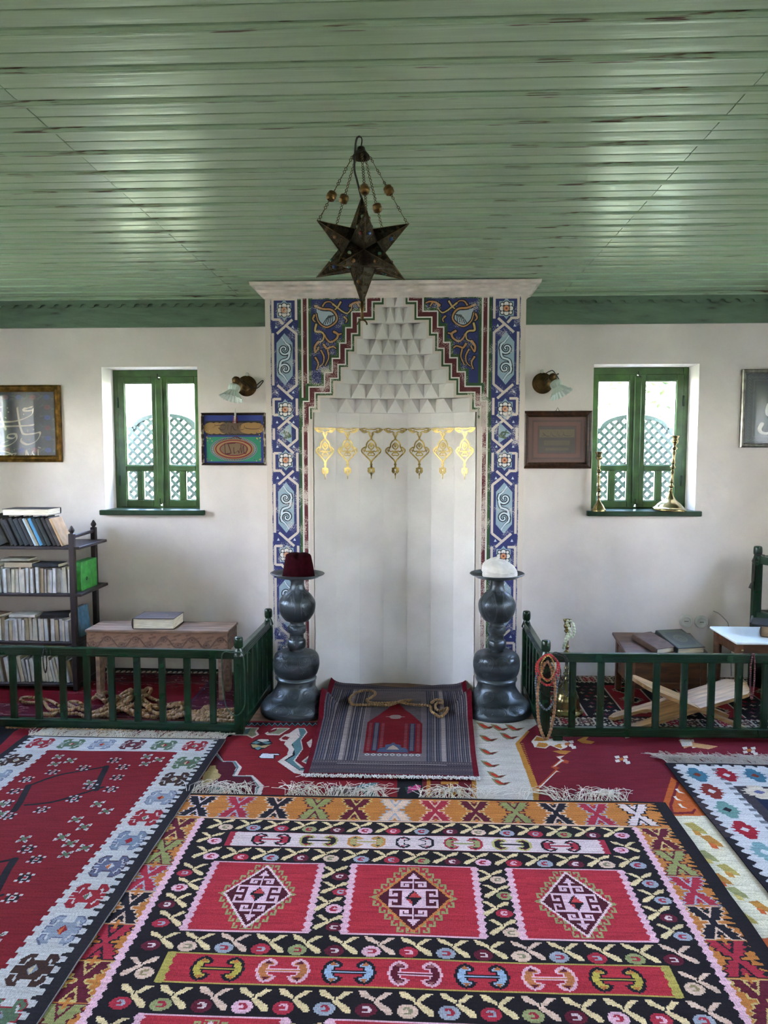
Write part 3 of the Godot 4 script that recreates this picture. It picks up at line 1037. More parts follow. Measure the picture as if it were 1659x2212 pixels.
func rug(t: Node3D, called: String, x0: float, x1: float, d0: float, d1: float, y: float, m: Material, wave := 0.003, lift = null, nx := 36, nz := 60) -> void:
	# far edge at d0, near edge at d1 (metres ahead of the camera); local axes are the room's
	var s := st(true)
	var nz_ := FastNoiseLite.new()
	nz_.seed = int(absf(x0) * 1000) + 3
	nz_.frequency = 1.3
	var pt := func(i: int, j: int) -> Vector3:
		var fx := float(i) / nx; var fz := float(j) / nz
		var x := lerpf(x0, x1, fx); var d := lerpf(d0, d1, fz)
		var h := y + (nz_.get_noise_2d(x * 1.0, d * 3.0) + 0.6) * wave
		var p := Vector3(x, h, -d)
		return lift.call(p, fx, fz) if lift != null else p
	for j in nz:
		for i in nx:
			var q := []; var u := []
			for e in [[i, j], [i + 1, j], [i + 1, j + 1], [i, j + 1]]:
				var p: Vector3 = pt.call(e[0], e[1])
				q.append(p)
				u.append(Vector2(float(e[0]) / nx, float(e[1]) / nz))
			for k in [0, 1, 2, 0, 2, 3]:
				s.set_uv(u[k])
				s.set_uv2(Vector2(lerpf(x0, x1, u[k].x), lerpf(d0, d1, u[k].y)) * 2.6)
				s.add_vertex(q[k])
	# turned-down edge
	s.set_smooth_group(2)
	var dn := Vector3(0, -0.005, 0)
	for j in nz:
		for i in [0, nx]:
			for k in [[j, 0], [j + 1, 0], [j + 1, 1], [j, 0], [j + 1, 1], [j, 1]]:
				var p: Vector3 = pt.call(i, k[0])
				s.set_uv(Vector2(float(i) / nx, float(k[0]) / nz)); s.set_uv2(Vector2.ZERO)
				s.add_vertex(p + dn * k[1])
	for i in nx:
		for j in [0, nz]:
			for k in [[i, 0], [i + 1, 0], [i + 1, 1], [i, 0], [i + 1, 1], [i, 1]]:
				var p: Vector3 = pt.call(k[0], j)
				s.set_uv(Vector2(float(k[0]) / nx, float(j) / nz)); s.set_uv2(Vector2.ZERO)
				s.add_vertex(p + dn * k[1])
	make(called, s, m, t)

func fringe(t: Node3D, a: Vector3, b: Vector3, out: Vector3, length: float, count: int, col: Material, wild := 1.0, skip = null) -> void:
	var s := st(true)
	for i in count:
		var f := (i + rng.randf()) / count
		if skip != null and skip.call(f): continue
		var p := a.lerp(b, f)
		var side := (b - a).normalized() * rng.randfn() * 0.45 * wild + (b - a).normalized() * sin(f * 37.0) * 0.35 * wild
		var l := length * rng.randf_range(0.55, 1.15)
		var d := (out + side).normalized() * l
		var up := rng.randf() * 0.022 * wild
		var curl := (b - a).normalized() * rng.randfn() * 0.02 * wild
		tube(s, [p, p + d * 0.35 + Vector3(0, up, 0), p + d * 0.7 + curl * 0.5 + Vector3(0, up * 0.8, 0), p + d + curl + Vector3(0, 0.002, 0)], 0.0013, 4, 0.0009)
	var o := make("fringe", s, col, t)
	o.set_meta("kind", "stuff")

func mirror4(q: Array, sx: float, sy: float) -> PackedVector2Array:
	var out := PackedVector2Array()
	for i in range(0, q.size(), 2): out.append(Vector2(q[i] * sx, q[i + 1] * sy))
	return out

func cross_motif(im: Image, t: Transform2D, a: Color, b: Color, c: Color) -> void:          # serrated X of the orange border
	var edge := [0, 0, 0, -0.3, 0.36, -1.04, 1.08, -1.04, 0.84, -0.84, 1.04, -0.72, 0.72, -0.56, 0.86, -0.42, 0.56, -0.34, 0.62, -0.1, 0.26, -0.06, 0.26, 0]
	var arm := [0, 0, 0, -0.24, 0.42, -1, 0.94, -1, 0.74, -0.82, 0.92, -0.7, 0.62, -0.54, 0.74, -0.42, 0.46, -0.32, 0.5, -0.16, 0.2, -0.12, 0.16, 0]
	for ph in 2:
		for sg in [[1, 1], [-1, 1], [1, -1], [-1, -1]]:
			fpoly(im, t * mirror4(edge if ph == 0 else arm, sg[0], sg[1]), b if ph == 0 else a, 3, 3)
	for sy in [-1.0, 1.0]:
		fpoly(im, t * mirror4([-0.4, 1, 0.4, 1, 0, 0.28], 1, sy), b, 3, 3)
		fpoly(im, t * mirror4([-0.26, 0.9, 0.26, 0.9, 0.12, 0.74, 0.2, 0.7, 0, 0.5, -0.2, 0.7, -0.12, 0.74], 1, sy), a, 3, 3)
		fpoly(im, t * mirror4([-0.1, 1, 0.1, 1, 0.06, 0.8, -0.06, 0.8], 1, sy), c, 3, 3)

func rose_motif(im: Image, t: Transform2D, leaf: Color, rose: Color, eye: Color) -> void:
	for l in [[-0.95, -0.8, -0.55, -0.85, -0.3, -0.6, -0.05, -0.35, -0.1, -0.15, -0.4, -0.3, -0.6, -0.5], [0.9, -0.9, 0.5, -0.85, 0.25, -0.6, 0.0, -0.4, 0.05, -0.15, 0.4, -0.35, 0.75, -0.5], [-0.1, -0.25, 0.1, -0.1, -0.3, 0.35, -0.7, 0.75, -0.98, 0.65, -0.85, 0.3, -0.5, 0.05]]:
		fpoly(im, t * p2(l), leaf, 4, 3)
	var o := PackedVector2Array(); var r := PackedVector2Array()
	for k in 10:
		var a := TAU * k / 10.0
		o.append(Vector2(0.4 + cos(a) * 0.58, 0.42 + sin(a) * 0.46)); r.append(Vector2(0.42 + cos(a) * 0.58, 0.44 + sin(a) * 0.48))
	fpoly(im, t * r, rose, 4, 3)
	fpoly(im, t * p2([0.15, 0.35, 0.3, 0.2, 0.6, 0.2, 0.66, 0.36, 0.5, 0.36, 0.5, 0.3, 0.34, 0.34, 0.34, 0.5, 0.62, 0.52, 0.56, 0.66, 0.26, 0.66, 0.14, 0.5]), eye, 4, 3)

func hook_pair(im: Image, t: Transform2D, line: Color, fill_: Color, tip: Color) -> void:     # two crescents joined by a bar
	for sx in [-1.0, 1.0]:
		fpoly(im, t * mirror4([1.0, 0, 0.98, -0.45, 0.82, -0.8, 0.6, -1.0, 0.36, -0.85, 0.2, -0.5, 0.36, -0.36, 0.5, -0.3, 0.5, 0.3, 0.36, 0.36, 0.2, 0.5, 0.36, 0.85, 0.6, 1.0, 0.82, 0.8, 0.98, 0.45], sx, 1), line, 4, 4)
		fpoly(im, t * mirror4([0.88, 0, 0.86, -0.36, 0.74, -0.62, 0.6, -0.78, 0.44, -0.68, 0.34, -0.5, 0.6, -0.36, 0.6, 0.36, 0.34, 0.5, 0.44, 0.68, 0.6, 0.78, 0.74, 0.62, 0.86, 0.36], sx, 1), fill_, 4, 4)
		for sy in [-1.0, 1.0]:
			fpoly(im, t * mirror4([0.46, 0.56, 0.74, 0.56, 0.6, 0.8], sx, sy), tip, 4, 4)
	fpoly(im, t * p2([-0.62, -0.14, 0.62, -0.14, 0.62, 0.14, -0.62, 0.14]), line, 4, 4)
	fpoly(im, t * p2([-0.66, -0.06, 0.66, -0.06, 0.66, 0.06, -0.66, 0.06]), fill_, 4, 4)

func medallion(im: Image, t: Transform2D, line: Color) -> void:
	var olive := c8(152, 148, 96); var wine := c8(78, 22, 34); var pink := c8(222, 184, 190)
	# stepped olive surround with hooks
	for sg in [[1, 1], [-1, 1], [1, -1], [-1, -1]]:
		var pg := [0, 1.0]
		for k in 6:
			pg.append_array([0.16 + k * 0.15, 1.0 - k * 0.18, 0.16 + k * 0.15, 1.0 - (k + 1) * 0.18])
		pg.append_array([1.06, 0.0, 0, 0])
		fpoly(im, t * mirror4(pg, sg[0], sg[1]), olive, 4, 4)
		for k in range(1, 6):
			var hx := 0.16 + k * 0.15; var hy := 1.0 - k * 0.18
			fpoly(im, t * mirror4([hx - 0.02, hy, hx + 0.06, hy, hx + 0.06, hy + 0.16, hx - 0.1, hy + 0.16, hx - 0.1, hy + 0.08, hx - 0.04, hy + 0.08, hx - 0.04, hy + 0.12, hx + 0.01, hy + 0.12], sg[0], sg[1]), olive, 3, 3)
		fpoly(im, t * mirror4([0.06, 0.99, 0.14, 0.99, 0.1, 0.9, 0.06, 0.9], sg[0], sg[1]), c8(172, 44, 56), 4, 4)
	fpoly(im, t * p2([0, -1.0, 0.94, 0, 0, 1.0, -0.94, 0]), line, 4, 4)
	fpoly(im, t * p2([0, -0.92, 0.86, 0, 0, 0.92, -0.86, 0]), wine, 4, 4)
	# double-hooked figure
	fpoly(im, t * p2([-0.3, -0.28, 0.3, -0.28, 0.3, 0.28, -0.3, 0.28]), pink, 4, 4)
	for sy in [-1.0, 1.0]:
		fpoly(im, t * mirror4([-0.025, 0.2, 0.025, 0.2, 0.025, 0.7, -0.025, 0.7], 1, sy), pink, 4, 4)
		fpoly(im, t * mirror4([-0.17, 0.6, 0.17, 0.6, 0.08, 0.68, 0, 0.8, -0.08, 0.68], 1, sy), pink, 4, 4)
		for sx in [-1.0, 1.0]:
			for h in [[0.02, 0.34, 0.32, 0.52], [0.28, 0.05, 0.6, 0.28]]:
				var xa: float = h[0]; var ya: float = h[1]; var xb: float = h[2]; var yb: float = h[3]
				fpoly(im, t * mirror4([xa, yb, xb, yb, xb, ya, xa + 0.1, ya, xa + 0.1, ya + 0.1, xa + 0.2, ya + 0.1, xa + 0.2, ya + 0.05, xb - 0.07, ya + 0.05, xb - 0.07, yb - 0.055, xa, yb - 0.055], sx, sy), pink, 3, 3)
	fpoly(im, t * p2([0, -0.24, 0.2, 0, 0, 0.24, -0.2, 0]), c8(30, 24, 30), 4, 4)
	fpoly(im, t * p2([0.02, -0.2, 0.18, -0.02, -0.12, -0.02]), c8(190, 62, 62), 4, 4)
	fpoly(im, t * p2([-0.18, 0.04, -0.06, 0.04, -0.02, 0.2]), c8(190, 62, 62), 4, 4)

func zigzag(im: Image, a: Vector2, b: Vector2, w: float, amp: float, period: float, col: Color) -> void:
	var n := int(a.distance_to(b) / period)
	var d := (b - a) / n
	var o := d.orthogonal().normalized()
	for i in n:
		var p := a + d * i
		fpoly(im, PackedVector2Array([p - o * w, p + d * 0.5 - o * (w + amp), p + d - o * w, p + d + o * w, p + d * 0.5 + o * (w + amp), p + o * w]), col, 3, 3)

func tf(x: float, y: float, sx: float, sy: float, turn := 0.0) -> Transform2D:
	return Transform2D(turn, Vector2(sx, sy), 0.0, Vector2(x, y))

func kilim_center() -> Material:
	var k := 8.0
	var W := int(212 * k); var H := int(226 * k)
	var black := c8(28, 22, 24); var orange := c8(186, 116, 52); var red := c8(172, 44, 56); var pinkc := c8(216, 192, 186); var wine := c8(94, 26, 40)
	var yellow := c8(226, 198, 146); var peach := c8(220, 184, 158); var grey := c8(158, 160, 166); var green := c8(142, 142, 86); var rose := c8(164, 42, 58); var ink := c8(30, 26, 32); var pk := c8(226, 176, 184)
	var im := canvas(W, H, black)
	var X := func(cm: float) -> float: return (cm + 106.0) * k
	var Y := func(d: float) -> float: return (317.0 - d) * k           # d: centimetres ahead of the camera
	# orange border
	im.fill_rect(Rect2i(int(X.call(-101)), int(Y.call(315.5)), int(202 * k), H), orange)
	for sx in [-1.0, 1.0]:
		var y := 318.0
		while y > 90.0:
			for j in 4:
				fpoly(im, PackedVector2Array([Vector2(X.call(sx * 106), Y.call(y - j * 2.6)), Vector2(X.call(sx * (100.5 - j * 1.6)), Y.call(y - j * 2.6 - 0.4)), Vector2(X.call(sx * 102), Y.call(y - j * 2.6 - 2.8)), Vector2(X.call(sx * 106), Y.call(y - j * 2.6 - 2.8))]), black, 3, 3)
			y -= 11.0
	# black ground
	im.fill_rect(Rect2i(int(X.call(-87)), int(Y.call(295.5)), int(174 * k), H), black)
	zigzag(im, Vector2(X.call(-87), Y.call(295)), Vector2(X.call(-87), H), 0.8 * k, 0.9 * k, 3.2 * k, pk)
	zigzag(im, Vector2(X.call(87), Y.call(295)), Vector2(X.call(87), H), 0.8 * k, 0.9 * k, 3.2 * k, pk)
	im.fill_rect(Rect2i(int(X.call(-87.5)), int(Y.call(295.8)), int(175 * k), 8), c8(216, 176, 150))
	var cols := [[ink, pinkc], [rose, grey], [ink, peach], [green, wine], [wine, c8(200, 176, 104)], [peach, grey], [rose, peach], [wine, c8(198, 166, 110)], [green, wine], [ink, peach], [rose, grey], [pinkc, ink]]
	for i in 12:
		var c: Array = cols[i]
		cross_motif(im, tf(X.call(-91.5 + i * 16.6), Y.call(305.4), 6.6 * k, 9.0 * k), c[0], c[1], orange)
	var side_cols := [[wine, c8(200, 170, 110)], [green, wine], [rose, grey], [ink, peach], [rose, ink], [wine, c8(196, 170, 104)], [green, wine], [rose, grey], [ink, peach], [wine, c8(200, 170, 110)], [green, wine]]
	for i in 11:
		for sx in [-1.0, 1.0]:
			var c: Array = side_cols[i]
			cross_motif(im, tf(X.call(sx * 94.2), Y.call(286.0 - i * 17.4), 6.2 * k, 8.2 * k), c[0], c[1], orange)
	# pattern bands
	var roses := [[grey, rose], [wine, pinkc], [peach, c8(140, 130, 100)], [grey, rose], [rose, grey], [c8(150, 150, 100), rose], [wine, pinkc], [pk, rose], [rose, pk]]
	var flip := 1.0
	for row in [[290.0, 1.0, 5.0], [268.3, 1.0, 5.0], [217.2, -1.0, 5.2], [193.5, -1.0, 5.6], [133.0, -1.0, 5.2], [109.0, -1.0, 5.2]]:
		for i in 15:
			var c: Array = roses[(i + int(row[0])) % 9]
			rose_motif(im, tf(X.call(-77.5 + i * 11.1), Y.call(row[0]), row[1] * 5.2 * k, row[2] * k), yellow if (i % 4) != 2 or row[0] > 250 else peach, c[0], c[1])
	for col in [[-79.0, 1.0], [-28.0, 1.0], [27.2, 1.0], [79.5, 1.0]]:
		for i in 4:
			for half in 2:
				var c: Array = roses[(i * 3 + int(col[0] + 200) + half) % 9]
				rose_motif(im, tf(X.call(col[0] + (0.6 if i % 2 else -0.6)), Y.call(257.0 - i * 9.6 - half * 75.5), 5.0 * k * (1.0 if col[0] > -50 else -1.0) , 4.9 * k), yellow, c[0], c[1])
	for sx in [-1.0, 1.0]:
		rose_motif(im, tf(X.call(sx * 79.0), Y.call(279.0), sx * -5.0 * k, 4.8 * k), yellow, pk, rose)
		rose_motif(im, tf(X.call(sx * 79.5), Y.call(205.3), sx * -5.0 * k, 5.2 * k), peach, peach, c8(150, 130, 90))
	# pale band and red band with hook pairs
	im.fill_rect(Rect2i(int(X.call(-72.5)), int(Y.call(284.6)), int(145 * k), int(11.2 * k)), wine)
	im.fill_rect(Rect2i(int(X.call(-72.5)), int(Y.call(284.2)), int(145 * k), int(10.4 * k)), rose)
	im.fill_rect(Rect2i(int(X.call(-69)), int(Y.call(284.2)), int(138 * k), int(10.4 * k)), pinkc)
	zigzag(im, Vector2(X.call(-69), Y.call(284.2)), Vector2(X.call(-69), Y.call(273.8)), 0.8 * k, 0.8 * k, 2.6 * k, pinkc)
	zigzag(im, Vector2(X.call(69), Y.call(284.2)), Vector2(X.call(69), Y.call(273.8)), 0.8 * k, 0.8 * k, 2.6 * k, pinkc)
	var hk := [[ink, rose, pinkc], [c8(178, 164, 92), ink, rose], [c8(196, 132, 66), c8(176, 160, 100), ink], [ink, pinkc, rose], [rose, c8(150, 150, 96), ink], [c8(186, 172, 100), ink, wine], [ink, rose, pinkc]]
	for i in 7: hook_pair(im, tf(X.call(-55.5 + i * 18.4), Y.call(279.0), 7.4 * k, 4.5 * k), hk[i][0], hk[i][1], hk[i][2])
	for row in [212.2, 128.0]:
		im.fill_rect(Rect2i(int(X.call(-73.5)), int(Y.call(row)), int(147 * k), int(12.8 * k)), c8(176, 158, 78))
		im.fill_rect(Rect2i(int(X.call(-72)), int(Y.call(row - 0.6)), int(144 * k), int(11.6 * k)), red)
		for sx in [-1.0, 1.0]: zigzag(im, Vector2(X.call(sx * 72), Y.call(row)), Vector2(X.call(sx * 72), Y.call(row - 12.8)), 0.8 * k, 0.7 * k, 2.6 * k, c8(176, 158, 78))
		var hr := [[ink, c8(190, 168, 74), c8(190, 120, 60)], [pk, c8(186, 112, 62), wine], [ink, c8(158, 178, 196), c8(186, 112, 62)], [pk, wine, c8(150, 90, 90)], [ink, c8(158, 178, 196), c8(186, 112, 62)], [pk, c8(190, 116, 66), wine], [ink, c8(190, 168, 74), c8(190, 120, 60)]]
		for i in 7: hook_pair(im, tf(X.call(-57.0 + i * 19.0), Y.call(row - 6.4), 7.8 * k, 5.2 * k), hr[i][0], hr[i][1], hr[i][2])
	# red panels with hooked medallions
	for pan in [[263.0, 222.5], [187.5, 147.0]]:
		for i in 3:
			var xa: float = [-72.5, -22.2, 33.2][i]; var xb: float = [-33.8, 21.0, 72.9][i]
			im.fill_rect(Rect2i(int(X.call(xa)), int(Y.call(pan[0])), int((xb - xa) * k), int((pan[0] - pan[1]) * k)), pk)
			im.fill_rect(Rect2i(int(X.call(xa)), int(Y.call(pan[0] - 0.7)), int((xb - xa) * k), int((pan[0] - pan[1] - 1.4) * k)), red)
			for xe in [xa, xb]: zigzag(im, Vector2(X.call(xe), Y.call(pan[0])), Vector2(X.call(xe), Y.call(pan[1])), 0.7 * k, 0.9 * k, 3.1 * k, pk)
			medallion(im, tf(X.call((xa + xb) / 2), Y.call((pan[0] + pan[1]) / 2), (xb - xa) * 0.32 * k, (pan[0] - pan[1]) * 0.46 * k), c8(196, 120, 60) if i == 1 else c8(228, 196, 196))
	return weave_mat("kilim_center", im)

func crab(im: Image, t: Transform2D, a: Color, line: Color, inner: Color, inner2: Color) -> void:      # hooked medallion of the cream border
	for ph in 2:
		var g := 0.07 if ph == 0 else 0.0
		for sg in [[1, 1], [-1, 1], [1, -1], [-1, -1]]:
			fpoly(im, t * mirror4([0, 0, 0, -0.5 - g, 0.3, -0.5 - g, 0.36, -0.72, 0.3, -0.98 - g, 0.66 + g, -1.0 - g, 1.0 + g, -0.7, 0.9 + g, -0.42 + g, 0.72, -0.4 + g, 0.76 - g, -0.66, 0.58, -0.76, 0.52, -0.6, 0.64, -0.4, 0.62, -0.24, 1.0 + g, -0.2 - g, 1.0 + g, -0.04, 0.7, 0.0], sg[0], sg[1]), line if ph == 0 else a, 4, 3)
	fpoly(im, t * p2([0, -0.36, 0.3, 0, 0, 0.36, -0.3, 0]), inner, 4, 3)
	fpoly(im, t * p2([0, -0.26, 0.06, 0.0, -0.02, 0.3, -0.24, 0.02]), inner2, 4, 3)

func kilim_left() -> Material:
	var k := 8.0
	var W := int(106 * k); var H := int(280 * k)
	var cream := c8(188, 182, 174); var red := c8(118, 22, 30); var black := c8(34, 30, 32)
	k = 7.0
	W = int(106 * k); H = int(280 * k)
	var im := canvas(W, H, cream)
	var X := func(x: float) -> float: return (x + 204.0) * k              # room x in centimetres
	var Y := func(d: float) -> float: return (378.5 - d) * k
	im.fill_rect(Rect2i(int(X.call(-182)), int(Y.call(359.5)), int(63.5 * k), H), red)
	# stepped edge of the field
	var d := 359.0
	while d > 100:
		for e in [-182.0, -118.5]:
			fpoly(im, PackedVector2Array([Vector2(X.call(e - 1.0), Y.call(d)), Vector2(X.call(e + 1.0), Y.call(d)), Vector2(X.call(e + 1.0), Y.call(d - 2.2)), Vector2(X.call(e - 1.0), Y.call(d - 2.2))]), red if e < -150 else red, 3, 3)
		d -= 5.0
	# black comb edge
	for e in [[-204.0, 1.0], [-98.0, -1.0]]:
		im.fill_rect(Rect2i(int(X.call(minf(e[0], e[0] + e[1] * 3.6))), 0, int(3.6 * k), H), black)
		d = 377.0
		while d > 100:
			fpoly(im, PackedVector2Array([Vector2(X.call(e[0] + e[1] * 3.0), Y.call(d)), Vector2(X.call(e[0] + e[1] * 6.2), Y.call(d - 0.5)), Vector2(X.call(e[0] + e[1] * 6.2), Y.call(d - 1.6)), Vector2(X.call(e[0] + e[1] * 3.0), Y.call(d - 2.4))]), black, 3, 3)
			d -= 4.4
	im.fill_rect(Rect2i(0, 0, W, 8), black)
	var rd := c8(146, 34, 42); var gn := c8(88, 106, 78); var gr := c8(138, 142, 150); var br := c8(62, 40, 32); var pu := c8(96, 96, 116); var og := c8(186, 100, 52); var tea := c8(198, 176, 140)
	var sc := [[rd, rd, cream, gn], [gn, gn, rd, tea], [br, br, tea, gr], [gr, pu, og, rd], [rd, rd, cream, gn], [c8(120, 130, 142), pu, rd, rd], [pu, c8(70, 50, 60), cream, og], [rd, rd, cream, gn], [gr, pu, rd, og], [br, br, gr, tea], [gn, rd, gr, rd], [rd, rd, cream, gn], [gr, pu, og, rd], [br, br, tea, gr]]
	for i in 6:
		var c: Array = [sc[4], sc[1], sc[3], [c8(98, 34, 40), br, gr, tea], sc[1], sc[0]][i]
		crab(im, tf(X.call(-191.0 + i * 15.9), Y.call(368.5), 5.4 * k, 6.2 * k), c[0], c[1], c[2], c[3])
	for i in 14:
		var c: Array = sc[(i + 1) % 14]
		crab(im, tf(X.call(-109.4), Y.call(347.5 - i * 18.2), 5.4 * k, 6.6 * k), c[0], c[1], c[2], c[3])
		c = sc[(i + 2) % 14]
		crab(im, tf(X.call(-192.4), Y.call(347.5 - i * 18.2), 5.4 * k, 6.6 * k), c[0], c[1], c[2], c[3])
	# field: dark branches with white blossoms, small green tufts
	var blossom := func(c: Vector2) -> void:
		fpoly(im, tf(c.x, c.y, 2.4 * k, 2.6 * k) * p2([-0.7, -0.7, 0.7, -0.7, 1.0, 0, 0.7, 0.7, -0.7, 0.7, -1.0, 0]), black, 3, 3)
		for a in [[-1, -1], [1, -1], [-1, 1], [1, 1], [0, -1.35], [0, 1.35]]: im.fill_rect(Rect2i(int(c.x + a[0] * 2.2 * k) - 4, int(c.y + a[1] * 1.9 * k) - 4, 8, 8), cream)
		fpoly(im, tf(c.x, c.y, 1.5 * k, 1.6 * k) * p2([-0.6, -0.9, 0.7, -0.6, 0.7, 0.6, -0.6, 0.9]), cream, 3, 3)
		im.fill_rect(Rect2i(int(c.x) - 5, int(c.y) - 5, 9, 9), rd)
	var tuft := func(c: Vector2) -> void:
		for a in [[-1, -1], [1, -1], [-1, 1], [1, 1]]: fpoly(im, tf(c.x + a[0] * 1.1 * k, c.y + a[1] * 1.5 * k, a[0] * 1.3 * k, a[1] * 1.4 * k) * p2([-0.9, -0.9, 0.9, -0.5, 0.9, 0.9, 0.0, 0.7]), cream, 3, 3)
		fpoly(im, tf(c.x, c.y, 2.0 * k, 2.4 * k) * p2([-0.9, -0.8, 0.2, -0.4, 0.9, -0.9, 0.5, 0.1, 0.9, 0.8, -0.1, 0.4, -0.9, 0.9, -0.5, 0.0]), gn, 3, 3)
	for row in 4:
		var dy := 318.0 - row * 82.0
		for sgx in 1:
			var cx := -158.0
			stroke(im, PackedVector2Array([Vector2(X.call(cx - 14), Y.call(dy + 2)), Vector2(X.call(cx - 4), Y.call(dy + 14)), Vector2(X.call(cx + 12), Y.call(dy + 24))]), 1.6 * k, black)
			stroke(im, PackedVector2Array([Vector2(X.call(cx - 14), Y.call(dy + 2)), Vector2(X.call(cx - 10), Y.call(dy - 12)), Vector2(X.call(cx - 8), Y.call(dy - 22))]), 2.8 * k, black)
			stroke(im, PackedVector2Array([Vector2(X.call(cx + 12), Y.call(dy + 24)), Vector2(X.call(cx + 15), Y.call(dy + 10)), Vector2(X.call(cx + 18), Y.call(dy - 2))]), 2.8 * k, black)
			stroke(im, PackedVector2Array([Vector2(X.call(cx - 6), Y.call(dy - 16)), Vector2(X.call(cx + 6), Y.call(dy - 12)), Vector2(X.call(cx + 20), Y.call(dy + 2))]), 1.5 * k, black)
			for b in [[-18, 8], [-17, -4], [-15, -15], [-8, -26], [3, -20], [12, -10], [-10, 16], [2, 22], [13, 31], [20, 24], [22, 12], [14, 2], [24, 0]]:
				blossom.call(Vector2(X.call(cx + b[0]), Y.call(dy + b[1])))
		for b in [[-174, 34], [-166, 30], [-172, 26], [-131, 36], [-129, 28], [-124, 33], [-146, 6], [-134, -14], [-128, -20], [-137, -28], [-131, -34], [-174, -16], [-170, -24], [-136, -42], [-150, -44]]:
			tuft.call(Vector2(X.call(b[0]), Y.call(dy + b[1])))
	return weave_mat("kilim_left", im)

func burr(im: Image, t: Transform2D, a: Color, b: Color) -> void:        # serrated lozenge
	var pg := PackedVector2Array(); 
	for sg in [[1, 1], [1, -1], [-1, -1], [-1, 1]]:
		var q := [[0.25, -1.0], [0.45, -0.72], [0.4, -0.55], [0.72, -0.5], [0.6, -0.32], [1.0, -0.2], [0.7, -0.1]]
		if sg[0] * sg[1] < 0: q.reverse()
		for e in q: pg.append(Vector2(e[0] * sg[0], e[1] * sg[1]))
	fpoly(im, t * pg, a, 3, 3)
	fpoly(im, t * p2([0, -0.3, 0.34, 0, 0, 0.3, -0.34, 0]), b, 3, 3)

func kilim_right() -> Material:
	var k := 7.0
	var W := int(112 * k); var H := int(260 * k)
	var cream := c8(198, 192, 186); var black := c8(30, 26, 30); var navy := c8(24, 30, 52)
	var im := canvas(W, H, cream)
	var X := func(x: float) -> float: return (x - 119.0) * k
	var Y := func(d: float) -> float: return (358.0 - d) * k
	im.fill_rect(Rect2i(int(X.call(141)), int(Y.call(333.5)), int(68 * k), H), c8(58, 50, 52))
	im.fill_rect(Rect2i(int(X.call(146)), int(Y.call(326)), int(58 * k), H), navy)
	im.fill_rect(Rect2i(0, 0, W, 10), black)
	im.fill_rect(Rect2i(0, 0, int(2.2 * k), H), black)
	im.fill_rect(Rect2i(W - int(2.2 * k), 0, int(2.2 * k), H), black)
	var d := 357.0
	var i := 0
	while d > 100:
		var dark := black if (i / 7) % 2 == 0 else c8(58, 46, 46)
		for e in [[119.0, 1.0], [231.0, -1.0]]:
			fpoly(im, PackedVector2Array([Vector2(X.call(e[0]), Y.call(d)), Vector2(X.call(e[0] + e[1] * 2.0), Y.call(d)), Vector2(X.call(e[0] + e[1] * 4.6), Y.call(d - 2.4)), Vector2(X.call(e[0] + e[1] * 2.0), Y.call(d - 4.4)), Vector2(X.call(e[0]), Y.call(d - 4.6))]), dark, 3, 3)
		for e in [[140.0, 1.0], [209.0, -1.0]]:
			im.fill_rect(Rect2i(int(X.call(e[0] - 1.5)), int(Y.call(d)), int(3.0 * k), int(2.4 * k)), c8(112, 112, 112))
		d -= 5.0
		i += 1
	var x := 121.0
	while x < 229:
		fpoly(im, PackedVector2Array([Vector2(X.call(x), 0), Vector2(X.call(x + 3.4), 0), Vector2(X.call(x + 2.0), 3.4 * k), Vector2(X.call(x + 1.2), 3.4 * k)]), black, 3, 3)
		x += 5.4
	var cs := [[c8(62, 108, 124), c8(124, 52, 36)], [c8(124, 42, 32), cream], [c8(104, 140, 128), black], [c8(150, 26, 40), cream], [c8(118, 150, 148), cream], [c8(124, 42, 32), cream], [c8(62, 108, 124), c8(124, 52, 36)], [c8(150, 26, 40), cream]]
	for j in 14:
		for sx in [129.6, 220.4]:
			burr(im, tf(X.call(sx), Y.call(345.0 - j * 17.0), 5.6 * k, 7.4 * k), cs[j % 8][0], cs[j % 8][1])
	for j in 6: burr(im, tf(X.call(143.0 + j * 13.0), Y.call(345.5), 5.6 * k, 7.4 * k), cs[(j * 3 + 3) % 8][0], cs[(j * 3 + 3) % 8][1])
	for j in 8:
		for e in [[150.0, 0], [176.0, 1], [200.0, 2]]:
			burr(im, tf(X.call(e[0]), Y.call(328.0 - j * 30.0 - e[1] * 6.0), 8.0 * k, 6.6 * k), c8(206, 186, 160), c8(96, 96, 130))
			burr(im, tf(X.call(e[0] + 8), Y.call(313.0 - j * 30.0 - e[1] * 6.0), 8.0 * k, 6.6 * k), c8(112, 120, 150), navy)
	return weave_mat("kilim_right", im)

func trace(im: Image, k: float, x0: float, d0: float, pts: Array, col: Color, q := 2) -> void:      # an outline in photo pixels, laid on the floor
	var pg := PackedVector2Array()
	for i in range(0, pts.size(), 2):
		var p := onf(pts[i], pts[i + 1], 0.006)
		pg.append(Vector2((p.x * 100.0 - x0) * k, (d0 + p.z * 100.0) * k))
	fpoly(im, pg, col, q, q)

